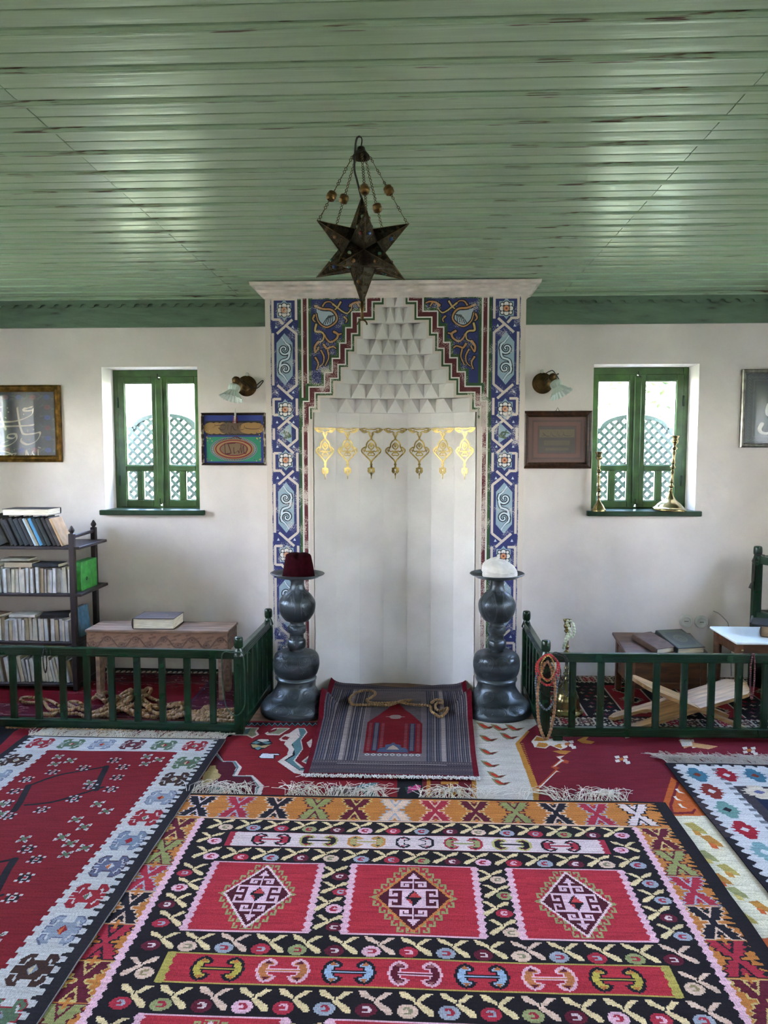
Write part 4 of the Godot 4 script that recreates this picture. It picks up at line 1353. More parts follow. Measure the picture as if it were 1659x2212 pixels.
func kilim_red() -> Material:         # red kilim with pale and teal jagged bands, under the rails on the bookshelf side
	var k := 6.0; var x0 := -300.0; var d0 := 410.0
	var red := c8(130, 28, 36); var wine := c8(84, 22, 34); var cream := c8(218, 200, 188); var teal := c8(92, 126, 128); var ink := c8(26, 26, 32); var sage := c8(140, 140, 112); var tan_ := c8(176, 152, 102)
	var im := canvas(int(312 * k), int(150 * k), red)
	var f := 5.184
	var Z := func(a: Array) -> Array:
		var out := []
		for i in range(0, a.size(), 2): out.append_array([400 + a[i] / f, 1540 + a[i + 1] / f])
		return out
	# dark end with teal saw edge
	trace(im, k, x0, d0, [0, 1560, 700, 1560, 700, 1568, 0, 1568], ink)
	for i in 60:
		var x := 0.0 + i * 12.5
		trace(im, k, x0, d0, [x, 1566.5, x + 6, 1560, x + 12.5, 1566.5, x + 12.5, 1568, x + 6, 1563, x, 1568], teal, 1)
		trace(im, k, x0, d0, [x, 1569, x + 6, 1564.5, x + 12.5, 1569], red, 1)
	# sage and cream blocks along the end
	trace(im, k, x0, d0, Z.call([500, 240, 640, 160, 830, 160, 800, 200, 830, 240, 750, 280, 690, 250, 560, 250]), cream)
	trace(im, k, x0, d0, Z.call([560, 240, 660, 170, 810, 170, 780, 205, 800, 245, 745, 265, 700, 240]), sage)
	trace(im, k, x0, d0, Z.call([640, 190, 740, 165, 700, 230, 640, 230]), c8(70, 90, 90))
	trace(im, k, x0, d0, Z.call([890, 225, 1000, 165, 1180, 165, 1060, 245, 920, 245]), cream)
	trace(im, k, x0, d0, Z.call([910, 225, 1050, 170, 1160, 172, 1050, 235]), sage)
	trace(im, k, x0, d0, Z.call([890, 180, 960, 190, 1030, 170, 1020, 195, 940, 220]), c8(120, 30, 44))
	# pale path: cream, black and teal jagged bands
	trace(im, k, x0, d0, Z.call([1160, 230, 1250, 165, 1340, 165, 1370, 215, 1300, 300, 1320, 400, 1230, 530, 1380, 650, 1380, 700, 1220, 670, 1035, 540, 1140, 470, 1160, 400, 1110, 350, 1130, 290, 1180, 270]), cream)
	trace(im, k, x0, d0, Z.call([1250, 230, 1290, 270, 1190, 350, 1220, 400, 1200, 470, 1110, 525, 1280, 640, 1380, 640, 1380, 615, 1290, 610, 1160, 525, 1250, 470, 1240, 390, 1210, 340, 1300, 270]), ink)
	trace(im, k, x0, d0, Z.call([1270, 170, 1330, 170, 1355, 210, 1290, 300, 1310, 400, 1210, 530, 1300, 620, 1380, 630, 1380, 645, 1280, 635, 1125, 530, 1230, 470, 1220, 400, 1200, 340, 1290, 260]), teal)
	trace(im, k, x0, d0, Z.call([1050, 290, 1110, 240, 1200, 215, 1260, 240, 1200, 300, 1130, 315, 1070, 310]), cream)
	trace(im, k, x0, d0, Z.call([1080, 275, 1120, 255, 1170, 270, 1140, 300, 1090, 295]), red)
	trace(im, k, x0, d0, Z.call([1360, 330, 1420, 285, 1420, 350, 1400, 390, 1380, 370]), cream)
	trace(im, k, x0, d0, Z.call([1300, 540, 1390, 470, 1390, 570, 1360, 570]), cream)
	trace(im, k, x0, d0, Z.call([1330, 540, 1390, 490, 1390, 560]), teal)
	# small bird-like figures
	trace(im, k, x0, d0, Z.call([725, 345, 800, 290, 940, 290, 980, 335, 900, 395, 815, 420, 745, 395]), ink)
	trace(im, k, x0, d0, Z.call([735, 350, 790, 350, 850, 365, 960, 350, 895, 388, 760, 388]), tan_)
	trace(im, k, x0, d0, Z.call([745, 335, 790, 312, 845, 330, 800, 345]), teal); trace(im, k, x0, d0, Z.call([860, 330, 900, 312, 965, 330, 920, 350]), teal)
	trace(im, k, x0, d0, Z.call([800, 305, 830, 292, 930, 292, 940, 308, 860, 322]), cream); trace(im, k, x0, d0, Z.call([780, 395, 830, 370, 860, 385, 815, 415]), teal)
	trace(im, k, x0, d0, Z.call([820, 495, 860, 445, 1060, 452, 1065, 475, 1010, 475, 1000, 510, 840, 505]), ink)
	trace(im, k, x0, d0, Z.call([830, 490, 865, 450, 1050, 458, 1055, 470, 990, 465, 990, 505, 850, 500]), c8(210, 208, 214))
	# dark wine corner with zigzag line and tan lozenge
	trace(im, k, x0, d0, Z.call([-700, 420, 380, 420, 440, 540, 570, 540, 630, 610, 590, 700, 760, 700, 870, 810, 850, 1037, -700, 1037]), wine)
	for l in [[cream, [350, 430, 430, 535, 570, 535, 635, 605, 590, 695, 760, 695, 880, 810, 850, 920, 860, 1037, 790, 1037, 770, 900, 800, 820, 735, 705, 530, 705, 570, 610, 530, 545, 420, 545, 340, 470]], [teal, [355, 450, 425, 538, 560, 540, 600, 600, 540, 700, 740, 705, 830, 820, 800, 900, 780, 890, 805, 815, 735, 712, 530, 708, 575, 610, 535, 548, 410, 540, 345, 475]]]:
		trace(im, k, x0, d0, Z.call(l[1]), l[0])
	trace(im, k, x0, d0, Z.call([280, 585, 340, 585, 345, 620, 370, 640, 365, 665, 405, 690, 380, 725, 330, 750, 300, 780, 170, 830, 200, 700]), tan_)
	trace(im, k, x0, d0, Z.call([250, 830, 380, 795, 440, 840, 440, 880, 370, 920, 280, 910]), teal)
	trace(im, k, x0, d0, Z.call([360, 920, 480, 855, 490, 885, 400, 940]), c8(180, 104, 52)); trace(im, k, x0, d0, Z.call([320, 815, 370, 800, 400, 815, 350, 840]), cream)
	# dark corner with stepped edge by the left kilim
	trace(im, k, x0, d0, [-40, 1565, 60, 1565, 30, 1580, 10, 1600, -10, 1620, -40, 1640], c8(34, 30, 32))
	# near the centre: teal chevrons and a patch of black, pink and ochre
	trace(im, k, x0, d0, [715, 1697, 770, 1697, 790, 1690, 760, 1725, 710, 1725], c8(112, 96, 92))
	trace(im, k, x0, d0, [770, 1697, 800, 1690, 820, 1690, 800, 1704, 820, 1725, 790, 1725, 785, 1710], teal)
	trace(im, k, x0, d0, [858, 1680, 930, 1680, 930, 1740, 858, 1740], c8(26, 26, 28))
	for i in 4: trace(im, k, x0, d0, [874 + i * 8, 1700 - i * 2, 900 + i * 3, 1696, 896 + i * 4, 1706, 880, 1716 - i * 3], c8(196, 58, 122) if i % 2 else c8(40, 70, 60))
	return weave_mat("kilim_red", im)

func kilim_floral() -> Material:       # cream and dark red kilim with leaves and small flowers
	var k := 6.0; var x0 := 3.0; var d0 := 418.0
	var wine := c8(112, 26, 38); var cream := c8(206, 196, 184); var ochre := c8(184, 126, 52); var rust := c8(168, 74, 38); var sage := c8(132, 132, 92); var white := c8(222, 212, 198); var verm := c8(184, 56, 38)
	var im := canvas(int(290 * k), int(300 * k), cream)
	var f := 5.184
	var Z := func(a: Array) -> Array:
		var out := []
		for i in range(0, a.size(), 2): out.append_array([980 + a[i] / f, 1540 + a[i + 1] / f])
		return out
	# dark red field
	trace(im, k, x0, d0, [1140, 1579, 1200, 1540, 1900, 1530, 2100, 1760, 1500, 1760, 1440, 1743, 1168, 1760, 1155, 1705, 1122, 1603], wine)
	# ochre line with teeth
	trace(im, k, x0, d0, Z.call([830, 205, 850, 215, 740, 340, 960, 860, 950, 1037, 900, 1037, 880, 850, 690, 350]), ochre)
	for i in 26:
		var a := i / 26.0
		var px := lerpf(720, 890, a); var py := lerpf(350, 860, a)
		trace(im, k, x0, d0, Z.call([px - 20, py - 4, px + 4, py - 4, px + 4, py + 3, px - 20, py + 3]), ochre, 1)
		trace(im, k, x0, d0, Z.call([px + 26, py - 4, px + 62, py - 4, px + 62, py + 3, px + 26, py + 3]), ochre, 1)
	# leaf sprays on the cream ground
	for e in [[300, 150], [460, 170], [620, 170], [330, 290], [560, 265], [330, 440], [350, 580], [420, 700], [470, 780]]:
		var a: float = e[0]; var b: float = e[1]
		trace(im, k, x0, d0, Z.call([a - 50, b - 40, a + 20, b - 30, a + 80, b + 10, a + 180, b + 0, a + 110, b + 36, a + 40, b + 40, a - 10, b + 10]), sage)
		trace(im, k, x0, d0, Z.call([a - 20, b - 26, a + 40, b - 12, a + 90, b + 18, a + 60, b + 30, a + 10, b + 6]), verm if int(a) % 20 < 15 else c8(120, 30, 36))
		trace(im, k, x0, d0, Z.call([a + 60, b + 26, a + 110, b + 10, a + 160, b + 4, a + 100, b + 34]), c8(104, 28, 34))
	# ribbon ornament in the red field
	trace(im, k, x0, d0, Z.call([870, 325, 930, 260, 1060, 300, 1130, 290, 1290, 330, 1270, 390, 1200, 420, 1080, 370, 1030, 405, 905, 390]), white)
	trace(im, k, x0, d0, Z.call([925, 385, 950, 335, 1040, 345, 1060, 370, 1020, 395]), ochre); trace(im, k, x0, d0, Z.call([1120, 380, 1180, 350, 1250, 370, 1200, 405]), ochre); trace(im, k, x0, d0, Z.call([900, 318, 930, 270, 1080, 310, 1000, 325]), ochre)
	trace(im, k, x0, d0, Z.call([1105, 435, 1200, 425, 1320, 435, 1250, 472, 1190, 465]), ochre)
	trace(im, k, x0, d0, Z.call([1380, 315, 1450, 280, 1520, 270, 1480, 310, 1580, 330, 1540, 355, 1440, 345]), ochre)
	for l in [[[1140, 490, 1250, 480, 1200, 515, 1290, 545, 1280, 575, 1210, 560, 1150, 610, 1195, 625, 1150, 640, 1210, 680, 1160, 665, 960, 850, 920, 850, 1140, 640, 1085, 615, 1190, 530], rust], [[1150, 498, 1240, 486, 1195, 518, 1240, 545, 1215, 550, 1140, 605, 1110, 612, 1200, 535], white], [[950, 845, 1150, 655, 1185, 668, 1150, 668, 970, 848], white]]:
		trace(im, k, x0, d0, Z.call(l[0]), l[1], 1)
	# small white flowers
	for e in [[1342, 1641], [1312, 1714], [1618, 1622], [1485, 1606], [1225, 1608], [1340, 1585]]:
		for a in [[-9, -4], [9, -4], [-8, 4], [8, 3], [14, 8]]:
			trace(im, k, x0, d0, [e[0] + a[0] - 6, e[1] + a[1] - 2, e[0] + a[0] + 4, e[1] + a[1] - 3.5, e[0] + a[0] + 6, e[1] + a[1] + 2, e[0] + a[0] - 3, e[1] + a[1] + 3.5], white, 1)
		trace(im, k, x0, d0, [e[0] - 5, e[1] - 2, e[0] + 4, e[1] - 3, e[0] + 5, e[1] + 3, e[0] - 4, e[1] + 4], c8(190, 110, 50), 1)
	trace(im, k, x0, d0, [1466, 1600, 1490, 1598, 1500, 1606, 1552, 1614, 1530, 1620, 1490, 1614, 1478, 1618], c8(200, 150, 100)); trace(im, k, x0, d0, [1468, 1598, 1494, 1600, 1496, 1612, 1474, 1614], white)
	# orange panel and the pale floral ground beyond the centre kilim
	trace(im, k, x0, d0, [1430, 1743, 1450, 1680, 1480, 1700, 1540, 1765, 1450, 1765], c8(182, 88, 36))
	trace(im, k, x0, d0, [1445, 1740, 1462, 1690, 1468, 1692, 1452, 1742, 1455, 1756, 1494, 1755, 1500, 1748, 1504, 1750, 1498, 1760, 1450, 1760], wine)
	for e in [[1464, 1710], [1460, 1726], [1470, 1742]]: trace(im, k, x0, d0, [e[0] - 6, e[1] - 4, e[0], e[1] - 5, e[0] + 4, e[1] + 1, e[0] + 16, e[1] + 6, e[0] + 2, e[1] + 4], white, 1)
	trace(im, k, x0, d0, [1450, 1764, 1700, 1764, 1760, 2030, 1640, 2030], c8(214, 202, 172))
	for e in [[1500, 1790, 0], [1535, 1818, 1], [1525, 1850, 2], [1570, 1880, 0], [1590, 1930, 2], [1640, 1960, 1], [1610, 1985, 0], [1555, 1900, 1]]:
		var c: Color = [c8(170, 150, 78), c8(178, 122, 50), c8(148, 144, 92)][e[2]]
		trace(im, k, x0, d0, [e[0] - 24, e[1] - 10, e[0] - 4, e[1] - 12, e[0] + 20, e[1] + 4, e[0] + 30, e[1] + 14, e[0] + 4, e[1] + 10], c)
		trace(im, k, x0, d0, [e[0] - 6, e[1] + 4, e[0] + 10, e[1] + 8, e[0] + 18, e[1] + 18, e[0] + 4, e[1] + 16], [ochre, c8(196, 92, 44), c8(200, 176, 96)][e[2]])
	trace(im, k, x0, d0, [1630, 2030, 1720, 2026, 1800, 2100, 1660, 2100], c8(196, 92, 44))
	# ochre key pattern at the near left corner
	trace(im, k, x0, d0, [900, 1670, 1020, 1670, 1022, 1745, 900, 1745], c8(104, 26, 34))
	trace(im, k, x0, d0, [1018, 1670, 1028, 1670, 1030, 1745, 1020, 1745], ochre); trace(im, k, x0, d0, [922, 1670, 930, 1670, 930, 1745, 920, 1745], ochre)
	for e in [[952, 1690, 990, 1696], [968, 1698, 980, 1708], [948, 1706, 962, 1712], [950, 1712, 1000, 1717], [990, 1704, 1003, 1722], [972, 1717, 984, 1722]]: trace(im, k, x0, d0, [e[0], e[1], e[2], e[1], e[2], e[3], e[0], e[3]], ochre)
	return weave_mat("kilim_floral", im)

func carpet_red() -> Material:        # knotted red carpet under the bench
	var W := 1000; var H := 620
	var red := c8(122, 16, 30); var dk := c8(52, 18, 30); var li := c8(176, 150, 152); var vi := c8(74, 58, 84)
	var im := canvas(W, H, red)
	var r := RandomNumberGenerator.new(); r.seed = 5
	im.fill_rect(Rect2i(0, 0, W, 150), c8(92, 24, 38)); im.fill_rect(Rect2i(0, H - 150, W, 150), c8(92, 24, 38))
	im.fill_rect(Rect2i(0, 0, 110, H), c8(92, 24, 38)); im.fill_rect(Rect2i(W - 200, 0, 200, H), c8(88, 26, 42))
	for i in 900:
		var p := Vector2(r.randf() * W, r.randf() * H)
		var inner := p.x > 120 and p.x < W - 210 and p.y > 160 and p.y < H - 160
		var e := ((p - Vector2(W * 0.46, H * 0.5)) / Vector2(250, 90)).length()
		if inner and e > 0.45 and e < 1.5: continue
		var pts := PackedVector2Array([p])
		var a := r.randf() * TAU
		for k in 4:
			a += r.randf_range(-1.3, 1.3)
			pts.append(pts[-1] + Vector2(cos(a), sin(a) * 0.7) * 11)
		stroke(im, pts, 3.2, [li, vi, dk, c8(150, 96, 96)][r.randi() % 4])
	for y in [14, 140, H - 150, H - 20]: im.fill_rect(Rect2i(0, y, W, 6), li.darkened(0.3))
	for x in [100, W - 204, W - 30]: im.fill_rect(Rect2i(x, 0, 6, H), vi)
	return weave_mat("carpet_red", im)

func kilim_dark() -> Material:        # black kilim with red lozenge strips and cream borders, under the lectern
	var k := 5.0
	var W := int(210 * k); var H := int(94 * k)
	var im := canvas(W, H, c8(30, 22, 26))
	var cream := c8(190, 176, 154); var red := c8(140, 32, 40); var black := c8(26, 20, 24)
	for band in [[0.0, 16.0], [80.0, 94.0]]:
		im.fill_rect(Rect2i(0, int(band[0] * k), W, int((band[1] - band[0]) * k)), cream)
		for i in 22:
			var c := tf((4.8 + i * 9.6) * k, (band[0] + band[1]) / 2 * k, 4.2 * k, 4.6 * k)
			crab(im, c, [black, red, c8(96, 70, 60)][i % 3], black, cream, red)
		for i in 70:
			fpoly(im, PackedVector2Array([Vector2(i * 15, band[0] * k), Vector2(i * 15 + 15, band[0] * k), Vector2(i * 15 + 7, (band[0] + 2.4) * k)]), c8(70, 22, 30), 2, 2)
			fpoly(im, PackedVector2Array([Vector2(i * 15, band[1] * k), Vector2(i * 15 + 15, band[1] * k), Vector2(i * 15 + 7, (band[1] - 2.4) * k)]), black, 2, 2)
	for i in 5:
		var x := (16.0 + i * 44.0) * k
		im.fill_rect(Rect2i(int(x - 11.5 * k), int(20 * k), int(23 * k), int(58 * k)), cream)
		im.fill_rect(Rect2i(int(x - 10.5 * k), int(20 * k), int(21 * k), int(58 * k)), red)
		for j in 3:
			burr(im, tf(x, (30.0 + j * 18.0) * k, 8.0 * k, 6.4 * k), c8(196, 176, 150), red)
			burr(im, tf(x, (30.0 + j * 18.0) * k, 6.0 * k, 4.6 * k), black, red)
		for j in 9:
			for e in [-22.0, -16.5, 16.5, 22.0]:
				fpoly(im, tf(x + e * k + (j % 2) * 2.0 * k, (24.0 + j * 6.4) * k, 1.8 * k, 1.8 * k) * p2([-1, -0.3, -0.3, -0.3, -0.3, -1, 0.3, -1, 0.3, -0.3, 1, -0.3, 1, 0.3, 0.3, 0.3, 0.3, 1, -0.3, 1, -0.3, 0.3, -1, 0.3]), [cream, c8(110, 60, 70), c8(150, 130, 110), red][(i + j) % 4], 2, 2)
	return weave_mat("kilim_dark", im)

func prayer_weave() -> Material:
	var W := 840; var H := 1400
	var base := c8(112, 101, 102); var dk := c8(32, 30, 46); var lt := c8(176, 160, 152); var red := c8(112, 16, 26); var bl := c8(38, 44, 72)
	var im := canvas(W, H, base)
	# plain stripes
	var r := RandomNumberGenerator.new(); r.seed = 77
	for side in 2:
		var x := 12
		while x < 250:
			var w := r.randi_range(6, 12)
			var c: Color = [c8(88, 86, 96), c8(126, 113, 112), c8(80, 79, 91), c8(132, 120, 117)][r.randi() % 4]
			var xx := x if side == 0 else W - x - w
			im.fill_rect(Rect2i(xx, 0, w, H), c)
			im.fill_rect(Rect2i(xx, 0, 4, H), dk)
			if r.randf() < 0.3:
				var y := 0
				while y < H:
					im.fill_rect(Rect2i(xx + 4, y, w - 4, 7), c.lightened(0.12))
					y += 16
			x += w + 3
	for xx in [150, W - 172]:
		var y := 0
		while y < H:
			im.fill_rect(Rect2i(xx, y, 22, 12), lt); im.fill_rect(Rect2i(xx, y + 12, 22, 6), base)
			y += 18
	# end borders
	for yy in [[0, 110], [H - 170, 170]]:
		im.fill_rect(Rect2i(0, yy[0], W, yy[1]), c8(78, 68, 72))
		var x := 0
		while x < W:
			for k in 4: im.fill_rect(Rect2i(x + (k % 2) * 6, yy[0] + 14 + k * 34, 7, 12), [c8(116, 104, 102), c8(50, 44, 56), c8(104, 88, 86), c8(60, 54, 70)][k])
			x += 13
	for y in [90, H - 130]: im.fill_rect(Rect2i(150, y, W - 300, 5), lt)
	# the red arch
	im.fill_rect(Rect2i(280, 300, 280, 830), c8(92, 82, 84))
	fpoly(im, PackedVector2Array([Vector2(272, 1130), Vector2(272, 700), Vector2(330, 560), Vector2(370, 470), Vector2(405, 360), Vector2(420, 330), Vector2(435, 360), Vector2(470, 470), Vector2(510, 560), Vector2(568, 700), Vector2(568, 1130)]), red, 6, 4)
	for e in [[310, 1], [500, -1]]:
		im.fill_rect(Rect2i(e[0], 700, 30, 400), bl)
		im.fill_rect(Rect2i(e[0] + 6, 706, 18, 388), c8(92, 88, 96))
		for j in 20:
			im.fill_rect(Rect2i(e[0] - 26, 712 + j * 20, 16, 5), c8(150, 110, 110)); im.fill_rect(Rect2i(e[0] + 40, 712 + j * 20, 16, 5), c8(150, 110, 110))
	fpoly(im, tf(420, 600, 62, 34) * p2([-1, 0, -0.5, -0.2, -0.4, -0.8, 0, -1, 0.4, -0.8, 0.5, -0.2, 1, 0, 0.5, 0.2, 0.4, 0.8, 0, 1, -0.4, 0.8, -0.5, 0.2]), c8(146, 126, 122), 4, 4)
	fpoly(im, tf(420, 1060, 80, 80) * p2([0, -1, 0.2, -0.6, 0.5, -0.5, 0.5, -0.1, 0.9, 0.1, 1.0, 0.7, -1.0, 0.7, -0.9, 0.1, -0.5, -0.1, -0.5, -0.5, -0.2, -0.6]), c8(70, 80, 104), 6, 4)
	fpoly(im, tf(420, 1060, 46, 46) * p2([0, -0.8, 0.4, -0.2, 0.7, 0.4, -0.7, 0.4, -0.4, -0.2]), c8(168, 148, 130), 6, 4)
	for i in 9:
		fpoly(im, tf(292 + i * 32, 1148, 15, 20) * p2([-1, 0, 0, -1, 1, 0, 0, 1]), c8(190, 184, 178), 4, 4)
		fpoly(im, tf(292 + i * 32, 1148, 6, 8) * p2([-1, 0, 0, -1, 1, 0, 0, 1]), dk, 2, 2)
	im.fill_rect(Rect2i(0, 0, 26, H), c8(104, 14, 30)); im.fill_rect(Rect2i(W - 26, 0, 26, H), c8(104, 14, 30)); im.fill_rect(Rect2i(0, H - 18, W, 18), c8(96, 14, 28))
	return weave_mat("prayer_weave", im)

func rugs() -> void:
	var wool := mottled("fringe_wool", grain("fine", 0.02, 1, 5), [0.0, c8(186, 172, 152), 1.0, c8(226, 216, 198)], Vector3.ONE * 4.0, 0.95)
	var grey_wool := mottled("fringe_grey", grain("fine", 0.02, 1, 5), [0.0, c8(140, 132, 124), 1.0, c8(182, 174, 164)], Vector3.ONE * 4.0, 0.95)
	var t := thing("kilim_rug", "red kilim with pale and teal jagged bands lying in front of the bookshelf", "rug")
	rug(t, "woven_field", -3.0, 0.12, 4.1, 2.6, 0.004, kilim_red(), 0.001)
	t = thing("kilim_rug", "cream and dark red kilim with leaf sprays and small white flowers under the lectern railing", "rug")
	rug(t, "woven_field", 0.03, 2.93, 4.18, 1.18, 0.009, kilim_floral(), 0.001)
	t = thing("carpet", "red knotted carpet with grey tendrils under the carved wooden bench", "rug")
	rug(t, "woven_field", -2.9, -0.96, 4.97, 4.12, 0.004, carpet_red(), 0.002)
	t = thing("kilim_rug", "black kilim with red lozenge strips and cream borders along the wall below the sockets", "rug")
	rug(t, "woven_field", 0.7, 2.8, 5.02, 4.08, 0.012, kilim_dark(), 0.002)
	t = thing("kilim_rug", "black runner with a white sawtooth edge against the wall behind the bench", "rug")
	var im := canvas(900, 120, c8(40, 36, 38))
	im.fill_rect(Rect2i(0, 55, 900, 65), c8(190, 182, 168))
	for i in 45:
		fpoly(im, tf(10 + i * 20, 62, 10, 34) * p2([-1, -0.3, 1, -0.3, 0.9, 0.2, 0.3, 0.3, 0.25, 1, -0.25, 1, -0.3, 0.3, -0.9, 0.2]), c8(24, 28, 26), 3, 3)
		fpoly(im, tf(10 + i * 20, 118, 9, 26) * p2([-1, 0, 0, -1, 1, 0]), c8(110, 24, 34), 3, 3)
	rug(t, "woven_field", -2.9, -1.31, 5.04, 4.93, 0.02, weave_mat("runner_weave", im), 0.002)
	# left kilim lies over the edge of the centre one
	t = thing("kilim_rug", "red kilim with a cream border of hooked medallions and black branches in its field", "rug")
	rug(t, "woven_field", -2.04, -0.98, 3.785, 0.985, 0.019, kilim_left(), 0.006)
	fringe(t, Vector3(-2.03, 0.02, -3.785), Vector3(-0.985, 0.02, -3.785), Vector3(0.1, 0, -1), 0.12, 620, wool, 0.6)
	t = thing("kilim_rug", "black kilim with orange border and three red panels of hooked medallions", "rug")
	rug(t, "woven_field", -1.06, 1.06, 3.17, 0.91, 0.013, kilim_center(), 0.005)
	fringe(t, Vector3(-1.0, 0.016, -3.17), Vector3(0.95, 0.016, -3.17), Vector3(0, 0, -1), 0.13, 560, wool, 1.4, func(f: float) -> bool: return sin(f * 23.0) + 0.6 * sin(f * 61.0) < -0.5)
	t = thing("kilim_rug", "white bordered kilim with serrated lozenges round a navy field", "rug")
	rug(t, "woven_field", 1.19, 2.31, 3.58, 0.98, 0.016, kilim_right(), 0.005)
	fringe(t, Vector3(1.2, 0.02, -3.58), Vector3(2.3, 0.02, -3.58), Vector3(-0.7, 0, -1), 0.13, 560, grey_wool, 0.9)
	# the prayer rug, its far corners propped by the candlestick feet
	t = thing("prayer_rug", "grey striped prayer rug with a small red arch lying before the niche", "rug")
	rug(t, "woven_field", -0.53, 0.3, 4.72, 3.37, 0.02, prayer_weave(), 0.006, func(p: Vector3, fx: float, fz: float) -> Vector3:
		var e := absf(fx * 2.0 - 1.0)
		p.x += (fx - 0.5) * 0.02 * (1.0 - fz) + sin(fz * 5.0) * 0.01 * signf(fx - 0.5) * e
		if fz < 0.05: p.y += 0.01 * sin(fx * 9.0)
		# the edges ride up the flared feet of the candlesticks
		for c in [Vector2(onf(638, 1537).x, -4.29), Vector2(onf(1071, 1537).x, -4.31)]:
			var r := Vector2(p.x, p.z).distance_to(c)
			if r < 0.24: p.y += 0.012 + (0.05 * smoothstep(0.24, 0.2, r) + 0.05 * clampf((0.2 - r) / 0.05, 0.0, 1.5))
		var near := exp(-pow((fz - 0.0) / 0.12, 2.0))
		p.y += near * pow(e, 12.0) * 0.045
		return p, 48, 60)
	fringe(t, Vector3(-0.525, 0.022, -3.37), Vector3(0.295, 0.022, -3.37), Vector3(0, 0, 1), 0.03, 420, mottled("fringe_white", grain("fine", 0.02, 1, 5), [0.0, c8(200, 194, 186), 1.0, c8(230, 226, 220)], Vector3.ONE * 4.0, 0.95), 0.5)

# ================================================================ furniture and things
func object_materials() -> void:
	var fine: Image = grains["fine"]
	mottled("rail_green", fine, [0.0, c8(10, 34, 20), 0.5, c8(13, 42, 24), 1.0, c8(17, 50, 30)], Vector3(1.5, 1.5, 1.5), 0.22, 0.0, 0.1)
	mottled("dark_wood", fine, [0.0, c8(24, 12, 10), 0.5, c8(36, 19, 16), 1.0, c8(46, 26, 22)], Vector3(4.0, 0.8, 4.0), 0.55)
	mottled("bench_wood", fine, [0.0, c8(104, 76, 58), 0.5, c8(136, 104, 82), 1.0, c8(160, 128, 104)], Vector3(0.8, 5.0, 5.0), 0.7, 0.0, 0.2)
	mottled("desk_wood", fine, [0.0, c8(60, 34, 20), 0.5, c8(88, 52, 32), 1.0, c8(110, 70, 44)], Vector3(1.0, 5.0, 5.0), 0.4)
	mottled("pale_wood", fine, [0.0, c8(138, 96, 54), 0.5, c8(172, 126, 76), 1.0, c8(196, 152, 98)], Vector3(0.9, 6.0, 6.0), 0.42)
	mottled("bead_wood", grains["soft"], [0.0, c8(112, 74, 40), 0.5, c8(150, 106, 62), 1.0, c8(178, 134, 84)], Vector3.ONE * 14.0, 0.4)
	mottled("brass", grains["soft"], [0.0, c8(130, 112, 68), 0.5, c8(170, 150, 98), 1.0, c8(196, 178, 124)], Vector3.ONE * 5.0, 0.22, 0.95)
	mottled("old_brass", grains["soft"], [0.0, c8(64, 46, 24), 0.5, c8(94, 70, 38), 1.0, c8(116, 90, 52)], Vector3.ONE * 6.0, 0.35, 0.8)
	mottled("lantern_bronze", fine, [0.0, c8(24, 19, 12), 0.5, c8(44, 36, 23), 1.0, c8(66, 54, 36)], Vector3.ONE * 9.0, 0.5, 0.6, 0.5)
	mottled("paper", fine, [0.0, c8(198, 184, 152), 0.5, c8(216, 204, 174), 1.0, c8(228, 218, 192)], Vector3(2.0, 24.0, 2.0), 0.9)
	mottled("paper_white", fine, [0.0, c8(206, 200, 190), 0.5, c8(222, 217, 208), 1.0, c8(232, 228, 222)], Vector3(24.0, 2.0, 2.0), 0.9)
	mottled("black_cable", fine, [0.0, c8(14, 14, 14), 1.0, c8(26, 24, 24)], Vector3.ONE, 0.5)
	mat("cord_thread", c8(70, 50, 34), 0.9)

# ---------------------------------------------------------------- green railings
func rail_post(o: Node3D, p: Vector3, h: float, w := 0.046) -> void:
	var s := st()
	box(s, Vector3(-w / 2, 0.0, -w / 2), Vector3(w / 2, h - 0.1, w / 2), 0.004)
	for k in 3:                                       # raised reeds on the four faces
		for a in 4:
			var b := Basis(Vector3.UP, a * PI / 2)
			cbox(s, Vector3((k - 1) * w * 0.28, (h - 0.1) / 2, w / 2), Vector3(w * 0.18, h - 0.13, 0.003), 0.001, Transform3D(b, Vector3.ZERO))
	lathe(s, smooth_prof([Vector2(w * 0.68, h - 0.1), Vector2(w * 0.62, h - 0.088), Vector2(w * 0.4, h - 0.062), Vector2(w * 0.38, h - 0.056)], 2), 14)
	lathe(s, smooth_prof([Vector2(w * 0.38, h - 0.058), Vector2(w * 0.5, h - 0.052), Vector2(w * 0.53, h - 0.03), Vector2(w * 0.48, h - 0.006), Vector2(w * 0.3, h), Vector2(0, h + 0.001)], 3), 14)
	make("post", s, mats["rail_green"], o, Transform3D(Basis(), p))

